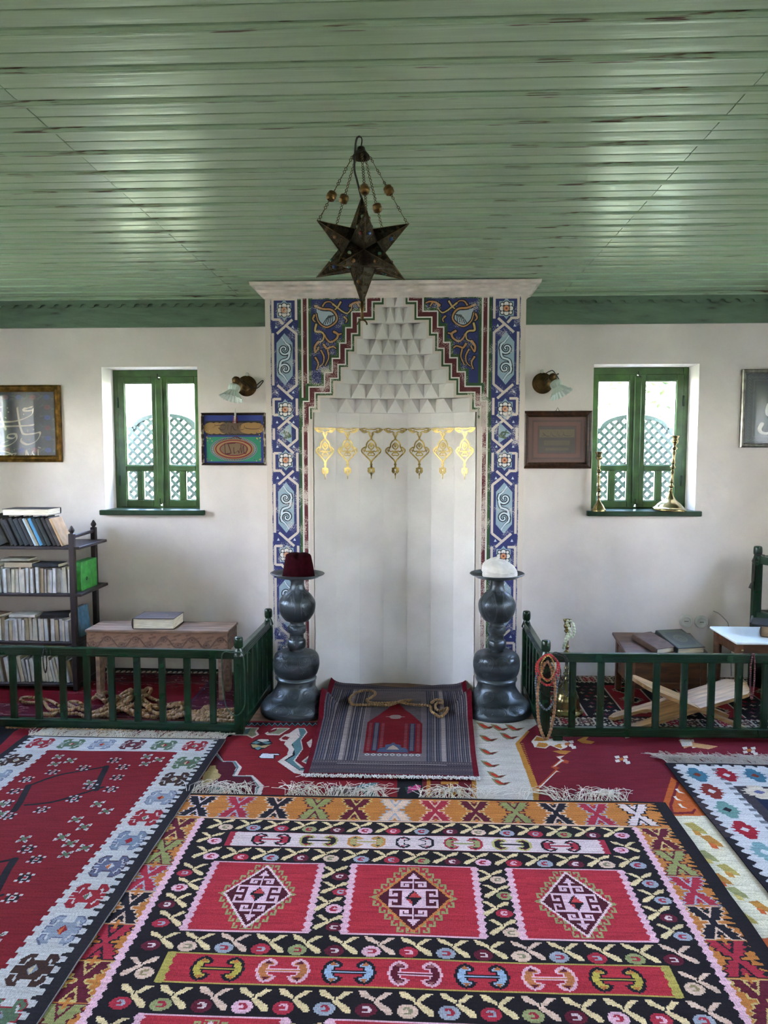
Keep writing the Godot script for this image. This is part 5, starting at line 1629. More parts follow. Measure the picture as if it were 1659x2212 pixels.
func rail_span(o: Node3D, a: Vector3, b: Vector3, yt0: float, yt1: float, yb0: float, yb1: float, fr: Array) -> void:
	var g: Material = mats["rail_green"]
	for e in [[yt0, yt1, "top_rail"], [yb0, yb1, "bottom_rail"]]:
		var s := st()
		var m: float = (e[0] + e[1]) / 2
		var z := (b - a).normalized()
		bar(s, a + Vector3.UP * m, b + Vector3.UP * m, 0.034, e[1] - e[0], 0.004)
		for k in 3:
			var sd := z.cross(Vector3.UP)
			for sg in [-1.0, 1.0]: bar(s, a + Vector3.UP * (m + (k - 1) * 0.012) + sd * 0.0175 * sg, b + Vector3.UP * (m + (k - 1) * 0.012) + sd * 0.0175 * sg, 0.002, 0.006)
		make(e[2], s, g, o)
	var s := st()
	cbox(s, Vector3(0, (yt0 + yb1) / 2, 0), Vector3(0.034, yt0 - yb1 + 0.004, 0.022), 0.003)
	for k in 3: cbox(s, Vector3((k - 1) * 0.01, (yt0 + yb1) / 2, 0.011), Vector3(0.006, yt0 - yb1, 0.003), 0.001)
	var bal := done(s)
	var dirn := (b - a).normalized()
	for f in fr:
		put("baluster", bal, g, o, Transform3D(Basis(Vector3.UP, atan2(-dirn.z, dirn.x)), a.lerp(b, f)))

func fractions(a: Vector3, b: Vector3, pxs: Array, py: float) -> Array:     # where photo columns cross the span a-b
	var out := []
	for x in pxs:
		var r := ray(x, py)
		var n := Vector2(-r.z, r.x)
		var ea := Vector2(a.x, a.z).dot(n); var eb := Vector2(b.x, b.z).dot(n)
		out.append(ea / (ea - eb))
	return out

func railings() -> void:
	var o := thing("railing", "low dark green wooden railing enclosing the bench and bookshelf corner", "railing")
	var n := Vector3(-0.93, 0, -3.875); var f := Vector3(-0.915, 0, -4.6)
	var e := Vector3(-3.0, 0, -3.93)
	rail_post(o, n + Vector3(0, 0.02, 0), 0.517); rail_post(o, f, 0.537)
	rail_span(o, n, e, 0.42, 0.466, 0.026, 0.072, fractions(n, e, [460, 405, 351, 297, 242, 188.5, 136.6, 83, 29], 1490) + [0.83, 0.89, 0.95])
	rail_span(o, n, f, 0.42, 0.466, 0.026, 0.072, [0.17, 0.34, 0.51, 0.68, 0.85])
	for x in [-1.0, -2.7]:
		var s := st()
		box(s, Vector3(x - 0.025, 0.0, -3.9), Vector3(x + 0.025, 0.028, -3.86), 0.003)
		make("foot_block", s, mats["rail_green"], o)
	o = thing("railing", "low dark green wooden railing hung with prayer beads beside the brass candlestick", "railing")
	n = Vector3(0.667, 0, -3.875); f = Vector3(0.672, 0, -4.6)
	e = Vector3(2.8, 0, -3.92)
	rail_post(o, n + Vector3(0, 0.03, 0), 0.507); rail_post(o, f, 0.537)
	rail_span(o, n, e, 0.424, 0.47, 0.032, 0.08, fractions(n, e, [1236, 1297, 1357, 1417, 1477, 1536, 1595, 1652], 1500) + [0.66, 0.74, 0.82, 0.9, 0.96])
	rail_span(o, n, f, 0.424, 0.47, 0.032, 0.08, [0.17, 0.34, 0.51, 0.68, 0.85])
	for x in [0.735, 2.6]:
		var s := st()
		box(s, Vector3(x - 0.025, 0.01, -3.9), Vector3(x + 0.025, 0.034, -3.86), 0.003)
		make("foot_block", s, mats["rail_green"], o)
	# pulpit corner at the far right
	o = thing("pulpit_balustrade", "tall dark green balustrade on a boarded platform rising behind the white topped table", "railing")
	var p := Vector3(2.155, 0, -4.86)
	rail_post(o, p, 0.91, 0.05)
	var q := Vector3(2.44, 0, -4.1)
	rail_span(o, p, q, 0.8, 0.85, 0.45, 0.5, [0.2, 0.36, 0.52, 0.68, 0.84])
	rail_span(o, p, Vector3(2.85, 0, -4.88), 0.8, 0.85, 0.45, 0.5, [0.2, 0.4, 0.6, 0.8])
	rail_post(o, q, 0.91, 0.05)
	var k := 0
	while k < 6:
		var s := st()
		var a := p.lerp(q, k / 6.0 + 0.004); var b := p.lerp(q, (k + 1) / 6.0 - 0.004)
		bar(s, Vector3(a.x, 0.23, a.z), Vector3(b.x, 0.23, b.z), 0.02, 0.44, 0.003)
		make("plank", s, mats["rail_green"], o)
		k += 1

# ---------------------------------------------------------------- tall candlesticks
func relief(key: String, n: int, rows: Array) -> ImageTexture:      # chased medallions: rows of [v, radius, kind]
	var W := 1024; var H := 512
	var im := Image.create(W, H, false, Image.FORMAT_RGB8)
	im.fill(Color(0.5, 0.5, 0.5))
	for r in rows:
		for i in n:
			var c := Vector2((i + (0.5 if r[2] == 1 else 0.0)) * W / n, r[0] * H)
			var R: float = r[1]
			var ry: float = R * r[3]
			var ring := PackedVector2Array()
			for k in 25:
				var a := TAU * k / 24.0
				var q := Vector2(cos(a) * R, sin(a) * ry)
				if r[2] == 2: q.x *= 1.0 - 0.55 * clampf(-sin(a), 0.0, 1.0)
				ring.append(c + q)
			stroke(im, ring, 13.0, Color(0.1, 0.1, 0.1)); stroke(im, ring, 6.0, Color(0.85, 0.85, 0.85))
			for sg in [[1, 0.2], [-1, 1.4], [1, 3.2], [-1, 4.6]]:
				var sp := PackedVector2Array()
				for k in 9:
					var a: float = sg[1] + sg[0] * k * 0.62
					sp.append(c + Vector2(cos(sg[1]), sin(sg[1])) * R * 0.42 + Vector2(cos(a) * R, sin(a) * ry) * (0.36 - k * 0.036))
				stroke(im, sp, 13.0, Color(0.1, 0.1, 0.1)); stroke(im, sp, 7.0, Color(0.85, 0.85, 0.85), 4.0)
	# small chased curls between the medallions
	for i in n * 14:
		var c := Vector2(fmod(i * 157.3, W), fmod(i * 91.7, H))
		var sp := PackedVector2Array()
		for k in 6: sp.append(c + Vector2(cos(i + k * 0.9), sin(i + k * 0.9)) * (13.0 - k * 1.8))
		var open := true
		for r in rows: open = open and absf(c.y - r[0] * H) > r[1] * r[3] * 0.9
		if open: stroke(im, sp, 6.0, Color(0.25, 0.25, 0.25))
	return tex(im)

func patina(key: String, rel: Texture2D, dark := 0.0) -> StandardMaterial3D:
	var m := mat(key, c8(106 - int(dark), 115 - int(dark), 119 - int(dark)), 0.36, 0.6)
	if rel != null:
		m.heightmap_enabled = true
		m.heightmap_texture = rel
		m.heightmap_scale = 0.9
		m.detail_enabled = true
		m.detail_albedo = ramp(grains["soft"], [0.0, c8(104, 100, 96), 0.5, c8(176, 178, 180), 1.0, c8(238, 242, 248)])
		m.detail_blend_mode = BaseMaterial3D.BLEND_MODE_MUL
		m.detail_uv_layer = BaseMaterial3D.DETAIL_UV_1
	return m

func candlesticks() -> void:
	var bulb := patina("patina_bulb", relief("bulb", 6, [[0.62, 62.0, 2, 2.2], [0.3, 34.0, 1, 1.6]]))
	var ringm := patina("patina_ring", relief("ring", 10, [[0.2, 40.0, 0, 0.55], [0.55, 40.0, 1, 0.5]]))
	var body := patina("patina_body", relief("body", 10, [[0.5, 46.0, 0, 1.9]]))
	var foot := patina("patina_foot", relief("foot", 9, [[0.3, 36.0, 1, 1.3], [0.64, 54.0, 0, 1.5]]))
	var plain := patina("patina_plain", null, 20.0)
	var o := thing("candlestick", "tall chased pewter-grey candlestick carrying the burgundy hat on its dish", "candlestick", Vector3(onf(638, 1537).x, 0.006, -4.29), 0.2, "tall candlesticks flanking the niche")
	var part := func(called: String, prof: Array, m: Material, n: int) -> void:
		var s := st(true)
		var pr := []
		for i in range(0, prof.size(), 2): pr.append(Vector2(prof[i], prof[i + 1]))
		lathe(s, smooth_prof(pr, n), 56)
		make(called, s, m, o)
	part.call("foot", [0.203, 0.0, 0.203, 0.02, 0.196, 0.04, 0.176, 0.066, 0.148, 0.092, 0.122, 0.126, 0.109, 0.155, 0.106, 0.182], foot, 4)
	part.call("foot_ring", [0.106, 0.18, 0.116, 0.184, 0.118, 0.196, 0.108, 0.208], plain, 3)
	part.call("body", [0.108, 0.205, 0.122, 0.222, 0.132, 0.258, 0.133, 0.292, 0.124, 0.328, 0.098, 0.347, 0.05, 0.352, 0.038, 0.353], body, 4)
	part.call("stem_knops", [0.042, 0.345, 0.042, 0.364, 0.051, 0.372, 0.054, 0.39, 0.051, 0.414, 0.042, 0.424, 0.041, 0.45, 0.049, 0.458, 0.053, 0.474, 0.05, 0.496, 0.041, 0.506, 0.041, 0.522], ringm, 3)
	part.call("bulb", [0.041, 0.52, 0.07, 0.532, 0.097, 0.572, 0.106, 0.615, 0.1, 0.648, 0.075, 0.684, 0.05, 0.704, 0.041, 0.726, 0.039, 0.752, 0.044, 0.782], bulb, 4)
	part.call("drip_dish", [0.03, 0.78, 0.11, 0.779, 0.128, 0.788, 0.152, 0.799, 0.155, 0.803, 0.15, 0.804, 0.126, 0.794, 0.108, 0.786, 0.0, 0.785], plain, 2)
	o.rotation.z = -0.022
	var o2 := copy_of(o, "candlestick", "tall chased pewter-grey candlestick carrying the white cap on its dish", Vector3(onf(1071, 1537).x, 0.011, -4.31), 1.1, "tall candlesticks flanking the niche")
	o2.rotation.z = 0.012
	# burgundy hat with a pinched crown
	var felt := mottled("felt", grains["fine"], [0.0, c8(34, 5, 11), 1.0, c8(48, 9, 17)], Vector3.ONE * 5.0, 0.95)
	felt.metallic_specular = 0.15
	var s := st(true)
	var rings := 14; var seg := 40
	var hp := func(i: int, j: int) -> Vector3:
		var a := TAU * j / seg
		var t := float(i) / rings
		var side := minf(t / 0.72, 1.0)
		var r := lerpf(0.092, 0.074, side) * (1.0 if t < 0.72 else cos(clampf((t - 0.72) / 0.28, 0, 1) * PI / 2))
		var y := 0.118 * side + (0.02 * sin(clampf((t - 0.72) / 0.28, 0, 1) * PI / 2) if t > 0.72 else 0.0)
		var x := cos(a) * r; var z := sin(a) * r * 1.12
		if t > 0.6: y -= 0.022 * exp(-pow((x + z * 0.5) / 0.02, 2.0)) * clampf((t - 0.6) / 0.2, 0, 1) * (0.5 + z / 0.16)
		if t > 0.4: x *= 1.0 - 0.12 * (t - 0.4)
		return Vector3(x, y, z)
	for i in rings:
		for j in seg: quad(s, hp.call(i, j), hp.call(i + 1, j), hp.call(i + 1, j + 1), hp.call(i, j + 1))
	var hat := thing("felt_hat", "burgundy felt hat with a pinched crown on the candlestick dish", "hat", o.transform * Vector3(0.006, 0.786, 0.0), 0.5)
	make("crown", s, felt, hat)
	s = st(true)
	lathe(s, [Vector2(0.0905, 0.0), Vector2(0.0915, 0.006), Vector2(0.0895, 0.013)], 40, Transform3D(Basis.from_scale(Vector3(1, 1, 1.12)), Vector3.ZERO))
	make("hem", s, felt, hat)
	# white cloth cap
	var linen := mottled("linen", grains["soft"], [0.0, c8(196, 190, 182), 1.0, c8(224, 219, 212)], Vector3.ONE * 9.0, 0.95, 0.0, 0.3)
	s = st(true)
	var nz := FastNoiseLite.new(); nz.seed = 9; nz.frequency = 14.0
	var cp := func(i: int, j: int) -> Vector3:
		var a := TAU * j / seg
		var t := float(i) / rings
		var r := 0.096 if t < 0.25 else 0.1 * sqrt(maxf(0.0, 1.0 - pow((t - 0.25) / 0.75, 2.0)))
		var y := t * 0.1
		var p := Vector3(cos(a) * r, y, sin(a) * r)
		return p * (1.0 + 0.07 * nz.get_noise_3d(p.x, p.y, p.z) * minf(1.0, t * 3.0)) + Vector3(-0.012 * t, 0.012 * t * cos(a + 2.6), 0)
	for i in rings:
		for j in seg: quad(s, cp.call(i, j), cp.call(i + 1, j), cp.call(i + 1, j + 1), cp.call(i, j + 1))
	var cap := thing("cloth_cap", "crumpled white cloth cap on the candlestick dish", "cap", o2.transform * Vector3(0.012, 0.786, 0.012))
	make("crown", s, linen, cap)
	s = st(true)
	lathe(s, [Vector2(0.098, 0.0), Vector2(0.1, 0.012), Vector2(0.098, 0.026)], 40)
	make("band", s, linen, cap)
	# brass candlesticks: one on the floor, two on the sill
	var spots := [[Vector3(onf(1222, 1544).x, 0.016, -4.29), 0.535, 0.098, 0.0, "brass candlestick with a wide bell foot standing on the black kilim"], [Vector3(at(1290, 1103, 5.0).x + 0.01, back_holes[1][2] + 0.0045, -5.0), 0.385, 0.046, 0.02, "slender small brass candlestick at the edge of the window sill"], [Vector3(at(1454, 1104, 5.0).x, back_holes[1][2] + 0.0045, -5.075), 0.49, 0.108, -0.055, "tall leaning brass candlestick with a broad domed foot on the window sill"]]
	for sp in spots:
		var h: float = sp[1]; var r: float = sp[2]
		var c := thing("brass_candlestick", sp[4], "candlestick", sp[0])
		s = st(true)
		if sp[4].begins_with("brass"):
			lathe(s, smooth_prof([Vector2(r, 0), Vector2(r, 0.012), Vector2(r * 0.86, 0.022), Vector2(r * 0.8, 0.04), Vector2(r * 0.76, 0.085), Vector2(r * 0.66, 0.11), Vector2(r * 0.62, 0.12), Vector2(r * 0.34, 0.16), Vector2(0.014, 0.185)], 4), 36)
		else:
			lathe(s, smooth_prof([Vector2(r, 0), Vector2(r, h * 0.02), Vector2(r * 0.94, h * 0.035), Vector2(r * 0.86, h * 0.045), Vector2(r * 0.62, h * 0.1), Vector2(r * 0.3, h * 0.16), Vector2(r * 0.16, h * 0.21), Vector2(0.01, h * 0.25)], 4), 36)
		make("foot", s, mats["brass"], c)
		s = st(true)
		var pr := []
		var y := 0.18 if sp[4].begins_with("brass") else h * 0.24
		var k := 0
		while y < h - 0.055:
			var big := 0.013 if k % 3 != 1 else 0.019
			pr.append(Vector2(0.009, y)); pr.append(Vector2(big * (0.8 if r < 0.06 else 1.0), y + 0.012)); pr.append(Vector2(0.009, y + 0.024))
			y += 0.032 if k % 3 != 2 else 0.06
			k += 1
		pr.append(Vector2(0.008, h - 0.05))
		lathe(s, smooth_prof(pr, 3), 18)
		make("stem", s, mats["brass"], c)
		s = st(true)
		lathe(s, smooth_prof([Vector2(0.008, h - 0.052), Vector2(0.018, h - 0.046), Vector2(0.021, h - 0.03), Vector2(0.016, h - 0.02), Vector2(0.025, h), Vector2(0.023, h), Vector2(0.012, h - 0.018)], 3), 20)
		make("socket", s, mats["brass"], c)
		c.rotation.z = sp[3]

# ---------------------------------------------------------------- books
func book(called: String, label: String, group: String, w: float, h: float, d: float, cover: Material, paper: Material, xf: Transform3D, soft := false) -> Node3D:
	# local: x thickness, y height, z depth; the spine is at +z
	var o := thing(called, label, "book", Vector3.ZERO, 0.0, group)
	o.transform = xf
	var t := 0.0012 if soft else 0.0025
	var s := st()
	box(s, Vector3(-w / 2, 0, -d), Vector3(-w / 2 + t, h, 0), 0.0)
	box(s, Vector3(w / 2 - t, 0, -d), Vector3(w / 2, h, 0), 0.0)
	if soft: box(s, Vector3(-w / 2, 0, -t), Vector3(w / 2, h, 0), 0.0)
	else:
		var pg := PackedVector2Array()
		for i in 7:
			var a := PI * i / 6.0
			pg.append(Vector2(-cos(a) * w / 2, sin(a) * w * 0.18))
		prism(s, pg, 0, h, Transform3D(Basis(Vector3.RIGHT, Vector3.BACK, Vector3.UP), Vector3.ZERO))
	make("cover", s, cover, o)
	s = st()
	var m := 0.0 if soft else 0.004
	box(s, Vector3(-w / 2 + t, m, -d + m), Vector3(w / 2 - t, h - m, -t))
	make("pages", s, paper, o)
	return o

func tint(key: String, c: Color, rough := 0.6) -> StandardMaterial3D:
	return mottled("cover_" + key, grains["fine"], [0.0, c.darkened(0.18), 0.5, c, 1.0, c.lightened(0.08)], Vector3.ONE * 3.0, rough)

func bookshelf() -> void:
	var o := thing("bookshelf", "dark brown open bookshelf with turned posts and pointed finials", "bookshelf")
	var dw: Material = mats["dark_wood"]
	var xr := -2.13; var xl := -3.1; var zf := -4.58; var zb := -4.98
	for p in [[xr, zf, 1.05], [xr - 0.035, zb, 1.05], [xl, zf, 1.05], [xl, zb, 1.05]]:
		var s := st()
		box(s, Vector3(-0.017, 0.01, -0.017), Vector3(0.017, p[2] - 0.05, 0.017), 0.004)
		lathe(s, [Vector2(0.017, p[2] - 0.055), Vector2(0.01, p[2] - 0.05), Vector2(0.011, p[2] - 0.045), Vector2(0.018, p[2] - 0.035), Vector2(0.017, p[2] - 0.025), Vector2(0.006, p[2] - 0.006), Vector2(0.0, p[2])], 12)
		make("post", s, dw, o, Transform3D(Basis(), Vector3(p[0], 0, p[1])))
	var ys := [0.9, 0.605, 0.3, 0.035]
	for y in ys:
		var s := st()
		box(s, Vector3(xl - 0.02, y, zb - 0.01), Vector3(xr + (0.05 if y > 0.5 else 0.02), y + 0.018, zf + 0.012), 0.003)
		make("shelf", s, dw, o)
	var s := st()
	box(s, Vector3(xr - 0.01, 0.01, zb), Vector3(xr + 0.01, 0.3, zf), 0.003)
	make("side_panel", s, dw, o)
	s = st()
	bar(s, Vector3(xr - 0.005, 0.975, zf), Vector3(xr - 0.035, 0.975, zb), 0.014, 0.02, 0.003)
	make("side_rail", s, dw, o)
	# --- top shelf: dark hardbacks leaning
	var y0 := 0.918
	var lean := 0.42
	var row := [["ink blue", c8(24, 28, 44), 0.03, 0.18], ["rust", c8(80, 40, 28), 0.028, 0.175], ["dark umber", c8(44, 30, 26), 0.04, 0.18], ["maroon", c8(70, 22, 28), 0.03, 0.17], ["purple", c8(58, 34, 46), 0.032, 0.165], ["olive", c8(48, 48, 36), 0.05, 0.19], ["gold line", c8(42, 38, 20), 0.022, 0.178], ["black", c8(20, 22, 24), 0.018, 0.176], ["bottle green", c8(18, 36, 32), 0.024, 0.182], ["dark teal", c8(20, 34, 38), 0.024, 0.18], ["charcoal", c8(34, 36, 38), 0.02, 0.184], ["pale blue", c8(176, 196, 198), 0.011, 0.184], ["tan", c8(150, 140, 116), 0.011, 0.182], ["sky blue", c8(64, 142, 188), 0.018, 0.184], ["deep green", c8(14, 40, 30), 0.018, 0.184], ["dark slate", c8(26, 40, 36), 0.02, 0.184], ["black brown", c8(30, 24, 22), 0.022, 0.188], ["grey brown", c8(70, 58, 50), 0.02, 0.186], ["wood brown", c8(176, 138, 94), 0.012, 0.185]]
	var x := -2.84
	for b in row:
		var w: float = b[2] * 1.32
		x += w / cos(lean) / 2.0
		book("book", "%s book leaning on the top shelf of the bookshelf" % b[0], "", w, b[3], 0.14, tint(b[0], (b[1] as Color).darkened(0.25) if (b[1] as Color).get_luminance() < 0.3 else b[1], 0.75), mats["paper"], Transform3D(Basis(Vector3.BACK, lean), Vector3(x + 0.006, y0 + sin(lean) * w / 2 + 0.0005, zf - 0.005 - rng.randf() * 0.012)))
		x += w / cos(lean) / 2.0
	book("book", "large black bound book lying flat on top of the leaning books", "", 0.04, 0.29, 0.17, tint("black", c8(20, 22, 24)), mats["paper"], Transform3D(Basis(Vector3.UP, Vector3.RIGHT, Vector3.FORWARD), Vector3(-2.56, 1.131, -4.74)))
	# --- white and cream paperbacks on the lower shelves, backs and fore-edges outward
	var pale := [["white", c8(206, 204, 200)], ["cream", c8(196, 184, 156)], ["ivory", c8(204, 194, 174)], ["grey", c8(172, 168, 164)], ["buff", c8(166, 146, 114)], ["brown", c8(110, 82, 56)]]
	for sh in [[0.623, 0.155, "second"], [0.318, 0.14, "third"], [0.053, 0.15, "bottom"]]:
		x = -2.92
		var i := 0
		while x < -2.17:
			var pick: int = [0, 1, 2, 0, 3, 4, 0, 2, 1, 0, 3, 5, 0, 2, 0, 1][(i * 5 + int(sh[0] * 100)) % 16]
			var p: Array = pale[pick]
			var w := rng.randf_range(0.012, 0.026)
			var h: float = sh[1] * rng.randf_range(0.92, 1.08)
			var tl := rng.randf_range(-0.03, 0.05) if sh[2] != "bottom" else 0.16 + rng.randf_range(-0.04, 0.04)
			book("paperback", "%s %s %s paperback standing on the %s shelf of the bookshelf" % ["tall" if h > sh[1] * 1.02 else "short", "thin" if w < 0.019 else "thick", p[0], sh[2]], "paperbacks on the bookshelf", w, h, 0.12, tint(p[0], p[1], 0.8), mats["paper_white"], Transform3D(Basis(Vector3.BACK, tl), Vector3(x + w / 2, sh[0] + absf(sin(tl)) * w / 2 + 0.0005, zf - 0.006 - rng.randf() * 0.02)), true)
			x += w + 0.002 + absf(tl) * 0.012
			i += 1
	# --- books lying on the rows
	var flat := [[-2.48, 0.798, 0.03, "buff", "buff paperback lying flat on the second shelf books"], [-2.5, 0.83, 0.012, "tan", "thin tan booklet on top of the buff paperback"], [-2.31, 0.797, 0.018, "black", "black book lying flat over the second shelf books beside the post"], [-2.68, 0.797, 0.012, "cream", "thin cream booklet lying flat on the second shelf books"], [-2.47, 0.477, 0.016, "ivory", "ivory paperback lying flat on the third shelf books"], [-2.26, 0.478, 0.022, "black brown", "dark brown book lying flat on the third shelf books"], [-2.7, 0.477, 0.014, "brown", "brown booklet lying on the third shelf books"], [-2.72, 0.226, 0.01, "sky blue", "blue booklet lying on the bottom shelf books"]]
	for b in flat:
		var m: Material = mats.get("cover_" + b[3])
		book("book", b[4], "", b[2], 0.17, 0.12, m, mats["paper"], Transform3D(Basis(Vector3.UP, rng.randf_range(-0.3, 0.3)), Vector3(b[0], b[1], zf - 0.01)) * Transform3D(Basis(Vector3.BACK, PI / 2 + rng.randf_range(-0.02, 0.02)), Vector3(0.085, 0, 0)), true)
	# --- green box file at the end of the second shelf
	var gb := thing("box_file", "bright green box file at the end of the second shelf", "box", Vector3(-2.145, 0.623, -4.78))
	s = st()
	box(s, Vector3(-0.03, 0.0, -0.12), Vector3(0.03, 0.185, 0.12), 0.003)
	make("case", s, tint("bright green", c8(42, 150, 44)), gb)
	s = st()
	lathe(s, [Vector2(0.012, 0.0), Vector2(0.012, 0.002), Vector2(0.007, 0.002), Vector2(0.007, 0.0)], 16, Transform3D(Basis(Vector3.BACK, -PI / 2), Vector3(0.03, 0.07, 0.04)))
	make("finger_ring", s, mats["iron"], gb)
	book("book", "blue bound book standing behind the post on the third shelf", "", 0.03, 0.19, 0.13, tint("sea blue", c8(70, 120, 150)), mats["paper"], Transform3D(Basis(Vector3.BACK, 0.12), Vector3(-2.15, 0.322, -4.7)))
	book("book", "yellow folder standing on the bottom shelf behind the paperbacks", "", 0.012, 0.2, 0.14, tint("yellow", c8(190, 178, 84)), mats["paper"], Transform3D(Basis(Vector3.UP, PI / 2) * Basis(), Vector3(-2.27, 0.0535, -4.74)), true)

# ---------------------------------------------------------------- carved bench and its book
func bench() -> void:
	var o := thing("carved_bench", "narrow carved wooden box bench on arched board legs", "bench")
	var xl := -1.99; var xr := -1.13; var zf := -4.43; var zb := -4.67; var yt := 0.43
	# front board with chased vine of circles
	var im := canvas(1400, 256, c8(142, 106, 84))
	var groove := c8(74, 48, 36)
	var wave_pts := PackedVector2Array()
	for i in 57:
		wave_pts.append(Vector2(i * 25, 128 + sin(i * 0.56) * 78))
	stroke(im, wave_pts, 5, groove)
	for i in 57: wave_pts[i].y += 16
	stroke(im, wave_pts, 4, groove)
	for i in 140:
		var c := Vector2(fmod(i * 61.7, 1400.0), 24 + fmod(i * 97.3, 208.0))
		var rg := PackedVector2Array()
		for k in 11: rg.append(c + Vector2(cos(k * 0.628), sin(k * 0.628)) * 9.0)
		stroke(im, rg, 3, groove)
	for i in 10:
		var c := Vector2(70 + i * 140, 128 + (-36 if i % 2 else 36))
		for k in 8: stroke(im, PackedVector2Array([c, c + Vector2(cos(k * 0.785), sin(k * 0.785)) * 26]), 4, groove)
		var rg := PackedVector2Array()
		for k in 17: rg.append(c + Vector2(cos(k * 0.3927), sin(k * 0.3927)) * 31.0)
		stroke(im, rg, 4, groove)
	var fm := mat("carved_front", Color.WHITE, 0.7)
	fm.albedo_texture = tex(im)
	fm.heightmap_enabled = true; fm.heightmap_texture = fm.albedo_texture; fm.heightmap_scale = 0.9
	fm.texture_repeat = false
	var s := st()
	quv(s, [Vector3(xl, yt - 0.13, zf), Vector3(xl, yt - 0.012, zf), Vector3(xr, yt - 0.012, zf), Vector3(xr, yt - 0.13, zf)], [Vector2(0, 1), Vector2(0, 0), Vector2(1, 0), Vector2(1, 1)])
	make("carved_panel", s, fm, o)
	s = st()
	box(s, Vector3(xl, yt - 0.13, zb), Vector3(xr, yt - 0.012, zf - 0.001), 0.003)
	make("box", s, mats["bench_wood"], o)
	for k in 2:
		s = st()
		var za := lerpf(zf + 0.008, zb - 0.005, k / 2.0); var zc := lerpf(zf + 0.008, zb - 0.005, (k + 1) / 2.0)
		box(s, Vector3(xl - 0.006, yt - 0.012, zc + 0.001), Vector3(xr + 0.006, yt + 0.004, za - 0.001), 0.003)
		make("lid_board", s, mats["bench_wood"], o)
	for x in [xl + 0.05, xr - 0.06]:
		var pg := PackedVector2Array([Vector2(0, 0.006), Vector2(0.065, 0.006), Vector2(0.07, 0.12)])
		for i in 9:
			var a := PI * i / 8.0
			pg.append(Vector2(0.115 - cos(a) * 0.045, 0.14 + sin(a) * 0.05))
		pg.append_array(PackedVector2Array([Vector2(0.16, 0.12), Vector2(0.165, 0.006), Vector2(0.23, 0.006), Vector2(0.23, yt - 0.13), Vector2(0, yt - 0.13)]))
		s = st()
		prism(s, pg, x, x + 0.024, Transform3D(Basis(Vector3.FORWARD, Vector3.UP, Vector3.RIGHT), Vector3(0, 0, zf - 0.005)))
		make("leg_board", s, mats["bench_wood"], o)
	# thick book lying on the bench
	var cov := gilt_cover("quran_cover", c8(58, 44, 40), c8(120, 92, 76))
	var p := at(382, 1363, 4.45)
	thick_book("thick cream paged book with a brown patterned cover lying on the carved bench", Vector3(at(288, 1363, 4.45).x, yt + 0.0045, -4.45), 0.0, 0.25, 0.2, 0.066, cov, tint("brown leather", c8(60, 44, 38), 0.5))

func gilt_cover(key: String, ground: Color, line: Color) -> Material:
	var im := canvas(512, 384, ground)
	for k in [14, 24, 48]:
		for e in [[k, k, 512 - 2 * k, 3], [k, 381 - k, 512 - 2 * k, 3], [k, k, 3, 384 - 2 * k], [509 - k, k, 3, 384 - 2 * k]]: im.fill_rect(Rect2i(e[0], e[1], e[2], e[3]), line)
	for i in 40:
		disc(im, Vector2(36 + i * 11.3, 36), 3, line); disc(im, Vector2(36 + i * 11.3, 348), 3, line)
	for R in [[120, 70], [108, 60], [60, 34]]:
		var rg := PackedVector2Array()
		for k in 33: rg.append(Vector2(256 + cos(k * 0.19635) * R[0], 192 + sin(k * 0.19635) * R[1]))
		stroke(im, rg, 3.5, line)
	for k in 16: stroke(im, PackedVector2Array([Vector2(256, 192) + Vector2(cos(k * 0.3927) * 64, sin(k * 0.3927) * 38), Vector2(256, 192) + Vector2(cos(k * 0.3927 + 0.1) * 84, sin(k * 0.3927 + 0.1) * 48), Vector2(256, 192) + Vector2(cos(k * 0.3927) * 104, sin(k * 0.3927) * 57)]), 3, line)
	pen(im, p2([216, 204, 230, 196, 244, 206, 258, 186, 262, 210, 280, 204, 300, 190]), 6, line)
	for c in [[70, 70], [442, 70], [70, 314], [442, 314]]:
		for k in 6: stroke(im, PackedVector2Array([Vector2(c[0], c[1]), Vector2(c[0], c[1]) + Vector2(cos(k), sin(k)) * 22]), 3, line)
	var m := mat(key, Color.WHITE, 0.45)
	m.albedo_texture = tex(im)
	m.texture_repeat = false
	return m

func thick_book(label: String, where: Vector3, turn: float, w: float, d: float, h: float, cov: Material, leather: Material, slope := 0.0) -> Node3D:
	# local: origin at the near left foot, x to the right, away from the viewer is -z
	var o := thing("thick_book", label, "book", where, turn)
	o.basis = Basis(Vector3.RIGHT, slope) * Basis(Vector3.UP, turn)
	var s := st()
	box(s, Vector3(0, 0, -d), Vector3(w, 0.004, 0), 0.001)
	box(s, Vector3(0, h - 0.004, -d), Vector3(w, h, 0), 0.001)
	var pg := PackedVector2Array()
	for i in 9:
		var a := PI / 2 + PI * i / 8.0
		pg.append(Vector2(cos(a) * h * 0.16, h / 2 + sin(a) * h / 2))
	prism(s, pg, -d, 0)
	make("binding", s, leather, o)
	s = st()
	box(s, Vector3(0.0, 0.004, -d + 0.005), Vector3(w - 0.006, h - 0.004, -0.005))
	make("page_block", s, mats["paper"], o)
	s = st()
	quv(s, [Vector3(0.004, h + 0.0004, -d + 0.003), Vector3(w - 0.002, h + 0.0004, -d + 0.003), Vector3(w - 0.002, h + 0.0004, -0.002), Vector3(0.004, h + 0.0004, -0.002)], [Vector2(0, 0), Vector2(1, 0), Vector2(1, 1), Vector2(0, 1)])
	make("cover_print", s, cov, o)
	return o

